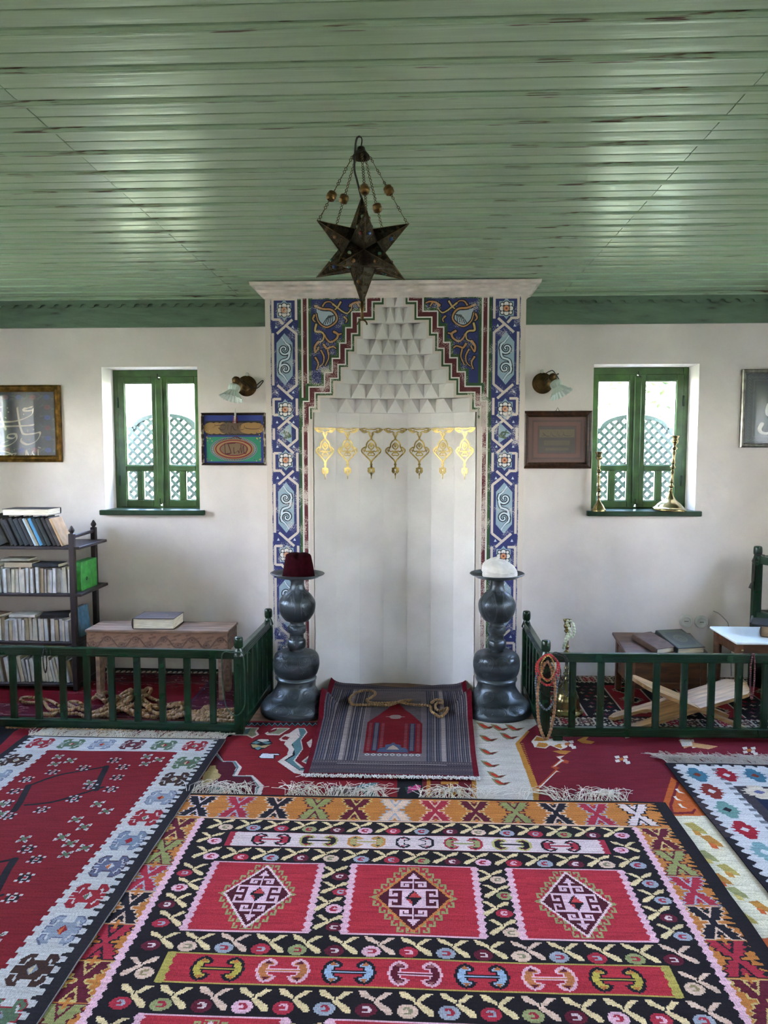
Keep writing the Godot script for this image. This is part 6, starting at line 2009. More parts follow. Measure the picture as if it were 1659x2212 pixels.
# ---------------------------------------------------------------- prayer beads
func beads(label: String, pts: Array, r: float, m: Material, closed := false, long := 1.0, group := "") -> Node3D:
	var o := thing("prayer_beads", label, "prayer beads", Vector3.ZERO, 0.0, group)
	var src := pts.duplicate()
	if closed: src.append(pts[0])
	var path := smooth_path(src, 10)
	var s := st(true)
	var run := 0.0
	var step := r * 2.0 * long * 0.98
	var nxt := step * 0.5
	var unit := []
	for i in 5:
		var a := -PI / 2 + PI * i / 4.0
		unit.append(Vector2(pow(maxf(cos(a), 0.0), 0.55) * r * (1.0 if i % 4 else 0.35), sin(a) * r * long))
	for i in path.size() - 1:
		var a: Vector3 = path[i]; var b: Vector3 = path[i + 1]
		var l := a.distance_to(b)
		while nxt <= run + l and l > 0.0:
			var p := a.lerp(b, (nxt - run) / l)
			var y := (b - a).normalized()
			var x := y.cross(Vector3(0.3, 0.2, 0.93)).normalized()
			lathe(s, unit, 7, Transform3D(Basis(x, y, x.cross(y)), p))
			nxt += step
		run += l
	make("beads", s, m, o)
	s = st(true)
	tube(s, path, r * 0.16, 4)
	make("string", s, mats["cord_thread"], o)
	return o

func hang_loop(c: Vector3, w: float, drop: float, depth := 0.01) -> Array:     # a loop hung over a point, in the x-y plane
	return [c + Vector3(-w * 0.3, 0.0, depth), c + Vector3(-w, -drop * 0.3, depth), c + Vector3(-w * 0.9, -drop * 0.75, depth), c + Vector3(-w * 0.25, -drop, depth), c + Vector3(w * 0.3, -drop, depth), c + Vector3(w * 0.9, -drop * 0.72, depth), c + Vector3(w, -drop * 0.3, depth), c + Vector3(w * 0.3, 0.0, depth)]

func strands() -> void:
	var bw: Material = mats["bead_wood"]
	# on the prayer rug
	var px := [990, 525, 900, 530, 840, 552, 780, 568, 700, 565, 600, 563, 500, 562, 462, 545, 452, 512, 480, 480, 530, 452, 600, 440, 660, 448, 675, 470, 640, 500, 600, 522, 640, 545, 760, 548, 880, 540, 960, 556, 1060, 565, 1140, 572, 1152, 615, 1190, 645, 1230, 665, 1280, 625, 1290, 590, 1240, 612, 1200, 605, 1186, 570, 1210, 545, 1245, 550, 1240, 525, 1190, 520, 1155, 545]
	var pts := []
	for i in range(0, px.size(), 2): pts.append(onf(640 + px[i] / 3.95, 1380 + px[i + 1] / 3.95, 0.036))
	beads("string of large pale wooden prayer beads lying on the grey prayer rug", pts, 0.0085, bw)
	# the heap behind the railing: long strands looped over each other
	var heap := [
		["heavy wooden prayer beads heaped highest behind the green railing", [0, 400, 60, 380, 130, 420, 160, 460, 230, 430, 300, 400, 390, 350, 440, 335, 480, 360, 440, 400, 380, 420, 330, 470, 250, 520, 150, 560, 60, 590], 0.05],
		["wooden prayer beads crossing under the heap behind the green railing", [20, 590, 100, 555, 200, 500, 270, 430, 330, 470, 400, 510, 450, 540, 540, 580, 600, 590, 680, 600], 0.03],
		["long wooden prayer beads trailing toward the railing corner post", [520, 340, 540, 380, 570, 420, 640, 470, 700, 500, 780, 490, 880, 485, 960, 490, 960, 530, 880, 560, 800, 590, 860, 610, 960, 580, 1080, 560, 1180, 560, 1240, 500, 1260, 560, 1350, 560, 1450, 570, 1540, 570], 0.018],
		["wooden prayer beads lying in flat rows beside the corner post", [1540, 605, 1440, 600, 1340, 595, 1240, 590, 1140, 580, 1060, 600, 1120, 630, 1240, 640, 1360, 640, 1480, 640, 1540, 640], 0.012],
	]
	for h in heap:
		pts = []
		var l: Array = h[1]
		for i in range(0, l.size(), 2):
			var hy: float = 0.02 + h[2] * (0.5 + 0.5 * sin(i * 1.7))
			pts.append(onf(200 + l[i] / 5.027, 1430 + l[i + 1] / 5.027, hy))
		beads(h[0], pts, 0.0115, bw)
		for rep in 3:                          # further loops tangled into the heap
			var more := []
			for p0 in pts:
				var ph: float = p0.x * 9.0 + rep * 2.1
				more.append(Vector3(p0.x + sin(ph) * 0.03 + 0.03 * (rep - 1), 0.02 + maxf(0.0, p0.y - 0.02) * (0.9 + 0.5 * sin(ph * 1.7)), p0.z - 0.028 * (rep + 1) + cos(ph * 1.3) * 0.02))
			if rep < 2 or h[2] > 0.02: beads("wooden prayer beads tangled among the others behind the green railing", more, 0.0115, bw, false, 1.0, "tangled wooden beads behind the railing")
	for v in [["wooden prayer beads coiled by the white fringe behind the railing", [220, 420, 240, 390, 330, 385, 440, 395, 540, 420, 600, 450, 650, 480, 700, 500, 760, 520, 820, 500, 900, 480, 860, 440, 780, 430, 740, 450, 800, 490, 900, 520], 0.03], ["wooden prayer beads looped near the dark cabinet side behind the railing", [230, 425, 300, 440, 400, 440, 470, 430, 520, 500, 560, 520, 640, 520, 560, 560, 480, 560, 560, 580, 640, 540, 740, 560, 850, 560, 920, 590, 1000, 590, 1100, 585, 1190, 590], 0.02], ["wooden prayer beads running below the green bottom rail onto the fringe", [60, 705, 200, 705, 480, 708, 620, 722, 760, 735, 900, 735, 1040, 735, 1150, 742, 1280, 745, 1400, 740, 1440, 750, 1300, 775, 1180, 778, 1070, 775, 1060, 755], 0.0]]:
		pts = []
		var l: Array = v[1]
		for i in range(0, l.size(), 2):
			pts.append(onf(l[i] / 5.027, 1430 + l[i + 1] / 5.027, 0.022 + v[2] * (0.5 + 0.5 * sin(i * 2.1))))
		beads(v[0], pts, 0.0105, bw)
	# small dark strings
	var blackm := mottled("black_bead", grains["fine"], [0.0, c8(14, 14, 14), 1.0, c8(34, 30, 28)], Vector3.ONE * 8.0, 0.25)
	var q := at(101, 1412, 3.885)
	beads("black prayer beads hanging over the green rail before the bookshelf", hang_loop(Vector3(q.x, 0.47, -3.885), 0.009, 0.13, 0.021), 0.0038, blackm, true)
	var dg := mottled("green_bead", grains["fine"], [0.0, c8(24, 52, 36), 1.0, c8(44, 84, 60)], Vector3.ONE * 8.0, 0.3)
	q = Vector3(-0.93, 0.46, -3.875)
	beads("thin dark green prayer beads looped round the corner post of the bench railing", [q + Vector3(-0.03, 0.0, 0.03), q + Vector3(-0.07, 0.0, 0.022), q + Vector3(-0.085, -0.04, 0.022), q + Vector3(-0.08, -0.2, 0.022), q + Vector3(-0.06, -0.3, 0.024), q + Vector3(-0.01, -0.335, 0.03), q + Vector3(0.03, -0.29, 0.03), q + Vector3(0.036, -0.2, 0.028), q + Vector3(0.034, -0.05, 0.028), q + Vector3(0.02, 0.0, 0.028)], 0.0035, dg, true)
	# strings on the right-hand post
	var p := Vector3(0.667, 0.475, -3.875)
	var redb := mottled("red_bead", grains["fine"], [0.0, c8(150, 16, 24), 1.0, c8(200, 40, 44)], Vector3.ONE * 8.0, 0.3)
	var amber := mottled("amber_bead", grains["fine"], [0.0, c8(150, 100, 44), 1.0, c8(196, 148, 84)], Vector3.ONE * 8.0, 0.25)
	var bluem := mottled("slate_bead", grains["fine"], [0.0, c8(60, 72, 88), 1.0, c8(120, 132, 146)], Vector3.ONE * 8.0, 0.25)
	beads("coral red prayer beads hung on the corner post of the lectern railing", hang_loop(p + Vector3(0.005, -0.01, 0), 0.056, 0.15, 0.034), 0.0068, redb, true)
	beads("inner coral red prayer beads doubled round the corner post of the lectern railing", hang_loop(p + Vector3(0.004, -0.005, 0), 0.048, 0.125, 0.044), 0.006, redb, true)
	beads("amber prayer beads hung on the corner post of the lectern railing", hang_loop(p + Vector3(0.002, -0.01, 0), 0.032, 0.125, 0.05), 0.0046, amber, true, 1.2)
	beads("slate blue prayer beads hung on the corner post of the lectern railing", hang_loop(p + Vector3(0.0, -0.05, 0), 0.052, 0.235, 0.036), 0.0068, bluem, true)
	beads("black prayer beads hung on the corner post of the lectern railing", hang_loop(p + Vector3(0.012, -0.02, 0), 0.058, 0.2, 0.03), 0.004, blackm, true)
	beads("long brown wooden prayer beads reaching below the corner post of the lectern railing", hang_loop(p + Vector3(0.0, -0.05, 0), 0.043, 0.385, 0.04), 0.0088, mottled("brown_bead", grains["soft"], [0.0, c8(120, 76, 44), 1.0, c8(176, 122, 78)], Vector3.ONE * 9.0, 0.3), true)
	beads("thin black prayer beads hanging from the rail beside the brass candlestick", [Vector3(0.7, 0.475, -3.85), Vector3(0.76, 0.45, -3.845), Vector3(0.765, 0.38, -3.845), Vector3(0.75, 0.3, -3.845), Vector3(0.78, 0.25, -3.85), Vector3(0.775, 0.36, -3.848), Vector3(0.77, 0.45, -3.848), Vector3(0.72, 0.478, -3.852)], 0.0038, blackm, true)
	q = Vector3(0.857, 0.55, -4.29)
	beads("pale green prayer beads draped over the floor candlestick", [q + Vector3(-0.01, 0.0, 0.02), q + Vector3(0.02, -0.005, 0.026), q + Vector3(0.034, -0.05, 0.03), q + Vector3(0.022, -0.09, 0.03), q + Vector3(0.0, -0.07, 0.03), q + Vector3(-0.018, -0.12, 0.03), q + Vector3(-0.026, -0.16, 0.03), q + Vector3(-0.012, -0.12, 0.032), q + Vector3(0.01, -0.06, 0.03)], 0.0085, mottled("jade_bead", grains["soft"], [0.0, c8(170, 186, 150), 1.0, c8(206, 216, 184)], Vector3.ONE * 9.0, 0.3), true)
	q = at(1626, 1425, 3.88)
	beads("dark red prayer beads hanging straight from the rail before the table", hang_loop(Vector3(q.x, 0.474, -3.9), 0.01, 0.225, 0.024), 0.0055, mottled("garnet_bead", grains["fine"], [0.0, c8(58, 14, 20), 1.0, c8(96, 32, 36)], Vector3.ONE * 8.0, 0.25), true)
	q = Vector3(2.155, 0.845, -4.86)
	beads("dark blue prayer beads hanging inside the pulpit balustrade", hang_loop(q + Vector3(0.045, 0.0, 0.03), 0.012, 0.17, 0.06), 0.005, mottled("navy_bead", grains["fine"], [0.0, c8(24, 34, 56), 1.0, c8(60, 76, 104)], Vector3.ONE * 8.0, 0.25), true)
	# red cord with a black tassel on the pulpit post
	var o := thing("tasselled_cord", "dark red cord with a black tassel tied round the pulpit post", "cord")
	var s := st(true)
	tube(s, smooth_path([q + Vector3(0.03, 0.01, 0.03), q + Vector3(-0.03, 0.012, 0.028), q + Vector3(-0.03, -0.06, 0.03), q + Vector3(-0.034, -0.15, 0.03)], 5), 0.004, 6)
	make("cord", s, mats["cover_maroon"], o)
	s = st(true)
	lathe(s, [Vector2(0.01, 0.0), Vector2(0.009, 0.03), Vector2(0.004, 0.05), Vector2(0.006, 0.056), Vector2(0.0, 0.062)], 10, Transform3D(Basis(Vector3.BACK, -0.4), q + Vector3(-0.055, -0.2, 0.03)))
	make("tassel", s, mats["black_cable"], o)

# ---------------------------------------------------------------- lectern, table, book rest
func right_corner() -> void:
	var o := thing("slant_lectern", "small brown wooden lectern with a sloping top standing below the sockets", "lectern")
	var w: Material = mats["desk_wood"]
	var xl := 1.245; var xr := 1.7; var zf := -4.42; var zb := -4.74
	for p in [[xl + 0.02, zf - 0.02, 0.3], [xr - 0.02, zf - 0.02, 0.3], [xl + 0.02, zb + 0.02, 0.35], [xr - 0.02, zb + 0.02, 0.35]]:
		var s := st()
		box(s, Vector3(p[0] - 0.018, 0.018, p[1] - 0.018), Vector3(p[0] + 0.018, p[2], p[1] + 0.018), 0.004)
		make("leg", s, w, o)
	var s := st()
	box(s, Vector3(xl + 0.03, 0.13, zf - 0.03), Vector3(xr - 0.03, 0.29, zf - 0.018), 0.003)
	make("front_panel", s, w, o)
	s = st()
	box(s, Vector3(xl + 0.03, 0.11, zf - 0.036), Vector3(xr - 0.03, 0.15, zf - 0.01), 0.005)
	make("front_rail", s, w, o)
	for x in [xl + 0.02, xr - 0.02]:
		s = st()
		box(s, Vector3(x - 0.008, 0.13, zb + 0.03), Vector3(x + 0.008, 0.3, zf - 0.03), 0.002)
		make("side_panel", s, w, o)
	s = st()
	var sl := atan2(0.05, zf - zb)
	cbox(s, Vector3.ZERO, Vector3(xr - xl + 0.03, 0.02, 0.36), 0.004, Transform3D(Basis(Vector3.RIGHT, sl), Vector3((xl + xr) / 2, 0.336, (zf + zb) / 2 - 0.0)))
	make("sloping_top", s, w, o)
	var tb := Transform3D(Basis(Vector3.RIGHT, sl), Vector3(0, 0.3475, (zf + zb) / 2))
	var q := tb * Vector3(1.405, 0.0, 0.165)
	thick_book("worn brown leather book lying askew on the sloping lectern", q, 0.34, 0.13, 0.24, 0.035, tint("worn leather", c8(92, 66, 52), 0.8), tint("worn leather", c8(92, 66, 52), 0.8), sl)
	q = tb * Vector3(1.525, 0.001, 0.165)
	thick_book("large dark green book with a gilt medallion cover on the sloping lectern", q, 0.16, 0.165, 0.28, 0.04, gilt_cover("green_cover", c8(34, 44, 36), c8(112, 112, 74)), tint("green leather", c8(26, 34, 30), 0.5), sl)
	# table with a white top
	o = thing("small_table", "low brown table with a white laminate top beside the sockets", "table")
	var xa := 1.74; var xb := 2.28; var za := -4.14; var zc := -4.52; var h := 0.47
	s = st()
	box(s, Vector3(xa, h - 0.014, zc), Vector3(xb, h, za), 0.003)
	make("tabletop", s, mat("laminate", c8(214, 222, 218), 0.25), o)
	s = st()
	box(s, Vector3(xa + 0.03, h - 0.085, za - 0.05), Vector3(xb - 0.03, h - 0.014, za - 0.03), 0.002)
	box(s, Vector3(xa + 0.03, h - 0.085, zc + 0.03), Vector3(xb - 0.03, h - 0.014, zc + 0.05), 0.002)
	box(s, Vector3(xa + 0.03, h - 0.085, zc + 0.05), Vector3(xa + 0.05, h - 0.014, za - 0.05), 0.002)
	box(s, Vector3(xb - 0.05, h - 0.085, zc + 0.05), Vector3(xb - 0.03, h - 0.014, za - 0.05), 0.002)
	make("apron", s, w, o)
	for p in [[xa + 0.035, za - 0.04], [xb - 0.035, za - 0.04], [xa + 0.035, zc + 0.04], [xb - 0.035, zc + 0.04]]:
		s = st()
		tube(s, [Vector3(p[0], 0.016, p[1]), Vector3(p[0], h - 0.014, p[1])], 0.019, 4, 0.026)
		make("leg", s, w, o)
	s = st()
	ball(s, Vector3(xa + 0.04, h - 0.05, za - 0.012), 0.008, 10)
	make("bolt", s, mats["brass"], o)
	var ob := thick_book("old thick brown book with frayed pages on the white topped table", Vector3(1.93, h + 0.0005, -4.27), -0.5, 0.26, 0.2, 0.062, tint("old leather", c8(70, 48, 36), 0.85), tint("old leather", c8(70, 48, 36), 0.85))
	ob.get_child(1).material_override = mottled("old_paper", grains["fine"], [0.0, c8(112, 88, 64), 1.0, c8(160, 134, 104)], Vector3(2, 30, 2), 0.9)
	var fo := thing("black_folder", "black plastic folder lying on the old thick book", "folder", Vector3(2.03, h + 0.066, -4.3), -0.45)
	s = st()
	box(s, Vector3(-0.13, 0, -0.1), Vector3(0.2, 0.007, 0.1), 0.003)
	make("cover", s, mats["black_cable"], fo)
	s = st(true)
	tube(s, [Vector3(-0.132, 0.012, -0.1), Vector3(-0.132, 0.012, 0.1)], 0.006, 8)
	make("spine_clip", s, mats["black_cable"], fo)
	# crossed wooden book rest, open on the floor
	o = thing("book_rest", "folding cross-legged pale wooden book rest standing open on the dark kilim", "book rest", Vector3(1.48, 0.02, -4.1), 0.08)
	var lobe := func(flip: float, ang: float, leg: float) -> ArrayMesh:
		# one board: upper leaf with a rounded end, lower part cut to two feet
		var pg := PackedVector2Array([Vector2(0.27, -0.13), Vector2(0.3, -0.1), Vector2(0.32, -0.04), Vector2(0.335, 0.0), Vector2(0.32, 0.04), Vector2(0.3, 0.1), Vector2(0.27, 0.13), Vector2(-leg + 0.02, 0.13), Vector2(-leg - 0.02, 0.1), Vector2(-leg, 0.07)])
		for i in 9:
			var a := PI / 2 - PI * i / 8.0
			pg.append(Vector2(-leg + 0.13 + cos(a) * 0.08, sin(a) * 0.065))
		pg.append_array(PackedVector2Array([Vector2(-leg, -0.07), Vector2(-leg - 0.03, -0.11), Vector2(-leg, -0.15), Vector2(-leg + 0.05, -0.13)]))
		var sx := st()
		prism(sx, pg, -0.009, 0.009, Transform3D(Basis(Vector3(cos(ang) * flip, sin(ang), 0), Vector3.FORWARD, Vector3(cos(ang) * flip, sin(ang), 0).cross(Vector3.FORWARD)), Vector3(0, 0.126, 0)))
		return done(sx)
	put("leaf_board", lobe.call(1.0, 0.29, 0.4), mats["pale_wood"], o)
	put("leaf_board", lobe.call(-1.0, 0.4, 0.28), mats["pale_wood"], o)
	s = st(true)
	tube(s, [Vector3(0, 0.126, -0.13), Vector3(0, 0.126, 0.13)], 0.013, 10)
	make("hinge_knuckle", s, mats["pale_wood"], o)
	# sockets and the loose cable on the wall
	var white := mottled("porcelain", grains["soft"], [0.0, c8(190, 190, 180), 1.0, c8(210, 210, 202)], Vector3.ONE * 4.0, 0.35)
	for e in [[1481.0, 1341.0, "round white wall socket beside the lectern books"], [1514.0, 1343.0, "round white wall socket nearer the loose cable"]]:
		var c := at(e[0], e[1], ZW)
		var k := thing("wall_socket", e[2], "socket", Vector3(c.x, c.y, -ZW), 0.0, "wall sockets")
		var turn := Transform3D(Basis(Vector3.RIGHT, PI / 2), Vector3.ZERO)
		s = st(true)
		lathe(s, smooth_prof([Vector2(0.043, 0.0), Vector2(0.043, 0.012), Vector2(0.037, 0.02), Vector2(0.026, 0.022), Vector2(0.022, 0.017), Vector2(0.0, 0.016)], 3), 28, turn)
		make("plate", s, white, k)
		for x in [-0.009, 0.0, 0.009]:
			s = st(true)
			lathe(s, [Vector2(0.003, 0.016), Vector2(0.003, 0.0175), Vector2(0.0, 0.0176)], 10, turn * Transform3D(Basis(), Vector3(x, 0, 0)))
			make("contact_hole", s, mats["black_cable"], k)
	o = thing("wall_cable", "thin grey cable curving down the wall behind the white topped table", "cable")
	s = st(true)
	var cab := [at(1541, 1320, ZW - 0.006), at(1552, 1325, ZW - 0.02), at(1566, 1338, ZW - 0.03), at(1574, 1352, ZW - 0.03), at(1578, 1400, ZW - 0.02), at(1580, 1460, ZW - 0.02)]
	tube(s, smooth_path(cab, 5), 0.004, 6)
	make("sleeve", s, mat("grey_cable", c8(150, 150, 146), 0.5), o)

# ---------------------------------------------------------------- wall lamps (unlit) and framed calligraphy
func wall_lamp(label: String, plate: Vector3, dir: Vector3, cable: Array) -> void:
	var o := thing("wall_lamp", label, "wall lamp", plate, 0.0, "brass wall lamps with frilled shades")
	var br: Material = mats["old_brass"]
	var s := st(true)
	var face := Transform3D(Basis(Vector3.RIGHT, PI / 2), Vector3.ZERO)
	lathe(s, smooth_prof([Vector2(0.068, 0.0), Vector2(0.068, 0.006), Vector2(0.06, 0.012), Vector2(0.05, 0.014), Vector2(0.046, 0.02), Vector2(0.034, 0.024), Vector2(0.028, 0.03), Vector2(0.014, 0.034), Vector2(0.0, 0.036)], 3), 36, face)
	make("backplate", s, br, o)
	var tip: Vector3 = Vector3(signf(dir.x) * 0.045, dir.y * 0.1 + 0.05, 0.1)
	s = st(true)
	tube(s, smooth_path([Vector3(0, 0.0, 0.03), Vector3(tip.x * 0.5, 0.025, 0.075), tip], 5), 0.008, 8)
	make("arm", s, br, o)
	var ax: Vector3 = dir.normalized()
	var y := -ax
	var x := y.cross(Vector3.BACK).normalized()
	var b := Basis(x, y, x.cross(y))
	s = st(true)
	lathe(s, smooth_prof([Vector2(0.016, -0.045), Vector2(0.022, -0.04), Vector2(0.02, -0.025), Vector2(0.026, -0.012), Vector2(0.028, 0.0), Vector2(0.018, 0.016), Vector2(0.0, 0.02)], 3), 20, Transform3D(b, tip))
	make("lamp_holder", s, br, o)
	s = st(true)
	tube(s, [tip + x * 0.02, tip + x * 0.036], 0.003, 6); ball(s, tip + x * 0.04, 0.005, 8)
	make("switch_key", s, br, o)
	var shade := mat("frosted_shade", c8(206, 218, 208), 0.35)
	shade.backlight_enabled = true
	shade.backlight = Color(0.45, 0.48, 0.45)
	s = st(true)
	lathe(s, smooth_prof([Vector2(0.077, -0.132), Vector2(0.07, -0.128), Vector2(0.056, -0.112), Vector2(0.044, -0.096), Vector2(0.034, -0.084), Vector2(0.033, -0.078), Vector2(0.038, -0.066), Vector2(0.038, -0.05), Vector2(0.03, -0.038), Vector2(0.018, -0.032)], 3), 84, Transform3D(b, tip), 18, 0.09)
	make("glass_shade", s, shade, o)
	s = st(true)
	tube(s, smooth_path(cable, 6), 0.0032, 6)
	make("cable", s, mats["black_cable"], o)
	s = st()
	cbox(s, Vector3(-0.006 * signf(dir.x), 0.076, 0.01), Vector3(0.016, 0.022, 0.02), 0.003)
	make("terminal", s, mats["porcelain"], o)

func frame(label: String, xa: float, xb: float, ya: float, yb: float, w: float, m: Material, art: Material, glazed: bool, extra: Material = null) -> Node3D:
	var o := thing("framed_calligraphy", label, "picture", Vector3((xa + xb) / 2, (ya + yb) / 2, -ZW))
	var hx := (xb - xa) / 2; var hy := (yb - ya) / 2
	var prof := [[0.0, 0.0], [0.0, 0.018], [w * 0.25, 0.024], [w * 0.5, 0.017], [w * 0.72, 0.019], [w, 0.009], [w, 0.0]]
	for k in 4:
		var s := st()
		var long := hx if k % 2 == 0 else hy
		var off := hy if k % 2 == 0 else hx
		for i in prof.size() - 1:
			var a: Array = prof[i]; var b: Array = prof[i + 1]
			quad(s, Vector3(-long + a[0], -off + a[0], a[1]), Vector3(-long + b[0], -off + b[0], b[1]), Vector3(long - b[0], -off + b[0], b[1]), Vector3(long - a[0], -off + a[0], a[1]))
		make("frame_side", s, m if (extra == null or k % 2 == 0) else extra, o, Transform3D(Basis(Vector3.BACK, k * PI / 2), Vector3.ZERO))
	var s := st()
	quv(s, [Vector3(-hx + w * 0.9, -hy + w * 0.9, 0.006), Vector3(-hx + w * 0.9, hy - w * 0.9, 0.006), Vector3(hx - w * 0.9, hy - w * 0.9, 0.006), Vector3(hx - w * 0.9, -hy + w * 0.9, 0.006)], [Vector2(0, 1), Vector2(0, 0), Vector2(1, 0), Vector2(1, 1)])
	make("calligraphy_sheet", s, art, o)
	if glazed:
		s = st()
		quad(s, Vector3(-hx + w * 0.9, -hy + w * 0.9, 0.0095), Vector3(-hx + w * 0.9, hy - w * 0.9, 0.0095), Vector3(hx - w * 0.9, hy - w * 0.9, 0.0095), Vector3(hx - w * 0.9, -hy + w * 0.9, 0.0095))
		make("glass", s, glass("picture_glass", Color(0.95, 0.97, 1.0), 0.04), o)
	return o

func art(key: String, im: Image, rough := 0.5) -> StandardMaterial3D:
	var m := mat(key, Color.WHITE, rough)
	m.albedo_texture = tex(im)
	m.texture_repeat = false
	return m

func script_line(im: Image, o: Vector2, k: float, col: Color, w: float, strokes: Array) -> void:
	for l in strokes:
		var pts := PackedVector2Array()
		for i in range(0, l.size(), 2): pts.append(o + Vector2(l[i], l[i + 1]) * k)
		if pts.size() == 1:
			fpoly(im, PackedVector2Array([pts[0] + Vector2(0, -w * 0.7), pts[0] + Vector2(w * 0.7, 0), pts[0] + Vector2(0, w * 0.7), pts[0] + Vector2(-w * 0.7, 0)]), col)
		else: pen(im, pts, w, col)

func pictures() -> void:
	# black sheet with flowers and ivory writing (photo crop: 10.05 px per pixel, origin 0, 800)
	var im := canvas(1200, 880, c8(26, 26, 32))
	var ivory := c8(186, 176, 146)
	var r := RandomNumberGenerator.new(); r.seed = 12
	var blossom := func(c: Vector2, col: Color) -> void:
		for k in 7: disc(im, c + Vector2(cos(k * 0.898), sin(k * 0.898)) * 20, 15, col)
		for k in 7: stroke(im, PackedVector2Array([c, c + Vector2(cos(k * 0.898 + 0.45), sin(k * 0.898 + 0.45)) * 30]), 2.5, col.darkened(0.35))
		disc(im, c, 8, col.darkened(0.3))
	var leafy := func(c: Vector2) -> void:
		for k in 3:
			var a := r.randf() * TAU
			stroke(im, PackedVector2Array([c, c + Vector2(cos(a), sin(a)) * 22, c + Vector2(cos(a + 0.3), sin(a + 0.3)) * 40]), 16, c8(62, 78, 66), 3)
	var ring := []
	for i in 8: ring.append_array([[Vector2(90 + i * 146, 80)], [Vector2(90 + i * 146, 800)]])
	for i in 4: ring.append_array([[Vector2(80, 216 + i * 140)], [Vector2(1116, 216 + i * 140)]])
	for i in ring.size():
		blossom.call(ring[i][0], c8(62, 74, 128) if (i / 2) % 2 else c8(104, 58, 58))
		leafy.call(ring[i][0] + Vector2(60, 20)); leafy.call(ring[i][0] + Vector2(-56, -18))
	# the upper interlaced line, right part as it shows, continued to the left
	var k := 0.79
	var o := Vector2(336, -50)
	script_line(im, o + Vector2(20, 22), k, ivory, 30, [[770, 300, 730, 310, 690, 330, 640, 330, 660, 370, 760, 360, 772, 330, 760, 420, 690, 480, 560, 540, 400, 560, 180, 545, -240, 560], [560, 310, 568, 420, 580, 560, 600, 680, 640, 770, 780, 760, 850, 740, 850, 800, 790, 900, 680, 950, 600, 900, 600, 840], [330, 390, 350, 520, 380, 640, 400, 700], [780, 610, 700, 625, 560, 630, 300, 640, -200, 640], [540, 760, 500, 840, 420, 830, 430, 780, 520, 770, 540, 850, 480, 930, 380, 980, 290, 960, 280, 900], [300, 660, 260, 760, 230, 840, 280, 870, 310, 830, 290, 770, 240, 780], [90, 500, 100, 640, 110, 760, 130, 900, 170, 950, 210, 920], [70, 420, 80, 560], [-60, 380, -50, 560, -30, 720, 20, 860, 60, 880, 70, 820], [-180, 420, -160, 600, -140, 760, -90, 880], [-320, 560, -260, 760, -300, 880]])
	script_line(im, o + Vector2(20, 22), k, ivory, 14, [[430, 320], [440, 390], [640, 420, 650, 440], [250, 400, 270, 430, 290, 400], [690, 690, 690, 740], [770, 690], [700, 870], [340, 930, 430, 880], [390, 480, 410, 500], [230, 330, 360, 300], [180, 700, 190, 800], [0, 330, 60, 300]])
	script_line(im, o + Vector2(20, 40), k, ivory, 18, [[820, 1010, 820, 1130], [770, 1120, 740, 1060, 760, 1040, 700, 1130, 660, 1020, 650, 1130, 580, 1150, 520, 1140, 470, 1140, 520, 1080, 320, 1120, 310, 1040, 440, 1080, 460, 1120, 300, 1140, 290, 1010], [290, 1150, 180, 1130, 170, 1080, 230, 1080, 220, 1110, 160, 1090], [120, 1000, 130, 1080, 60, 1130, 10, 1100], [-40, 1000, -30, 1130, -110, 1140, -160, 1080], [-240, 1010, -230, 1130, -330, 1120]])
	script_line(im, o + Vector2(20, 40), k, ivory, 10, [[560, 1000, 590, 980], [500, 1020], [820, 970, 860, 990], [600, 1190], [60, 1170], [700, 1000], [230, 1000, 260, 985], [400, 1010]])
	var gilt := mottled("gilt_frame", grains["fine"], [0.0, c8(60, 40, 16), 0.4, c8(120, 86, 36), 1.0, c8(170, 130, 62)], Vector3(3, 3, 3), 0.3, 0.8)
	var rt := at(131, 832, ZW); var rb := at(131, 998, ZW)
	frame("black panel with ivory calligraphy and a flower border in a gilt frame", rt.x - 0.86, rt.x, rb.y, rt.y, 0.045, gilt, art("flower_sheet", im), true)
	# blue and green panel with gold (photo crop: 5.82 px per pixel, origin 440, 870)
	im = canvas(1000, 820, c8(28, 46, 120))
	var gold := c8(150, 118, 62)
	im.fill_rect(Rect2i(40, 100, 920, 250), c8(30, 26, 26))
	for i in 26:
		disc(im, Vector2(90 + i * 33, 225), 90 + 10 * sin(i * 2.0), c8(150, 116, 64) if (i < 8 or i > 17) else c8(92, 74, 52))
	im.fill_rect(Rect2i(0, 0, 1000, 96), c8(30, 48, 124)); im.fill_rect(Rect2i(0, 346, 1000, 22), c8(30, 48, 124))
	script_line(im, Vector2(60, 110), 1.18, c8(52, 12, 16), 12, [[770, 40, 740, 100, 640, 110, 560, 100, 540, 90], [530, 60, 520, 110, 470, 120], [480, 40, 470, 110], [430, 50, 430, 110, 390, 120, 350, 60, 340, 120, 330, 170, 300, 160], [300, 40, 290, 120], [270, 60, 250, 110, 200, 120, 160, 90], [80, 90, 130, 60, 260, 50], [110, 50]])
	im.fill_rect(Rect2i(45, 372, 910, 420), c8(30, 124, 92))
	for c in [[45, 372], [955, 372], [45, 792], [955, 792]]:
		for i in 24:
			var a := i * 0.65
			disc(im, Vector2(c[0], c[1]) + Vector2(cos(a), sin(a)) * r.randf() * 120.0, 9, c8(196, 150, 84) if i % 3 else c8(70, 50, 100))
	im.fill_rect(Rect2i(0, 372, 42, 420), c8(28, 46, 120)); im.fill_rect(Rect2i(958, 372, 42, 420), c8(28, 46, 120)); im.fill_rect(Rect2i(0, 792, 1000, 28), c8(28, 46, 120)); im.fill_rect(Rect2i(0, 346, 1000, 24), c8(28, 46, 120))
	disc(im, Vector2(500, 580), 392, c8(120, 128, 132), 206); disc(im, Vector2(500, 580), 380, c8(30, 34, 40), 198)
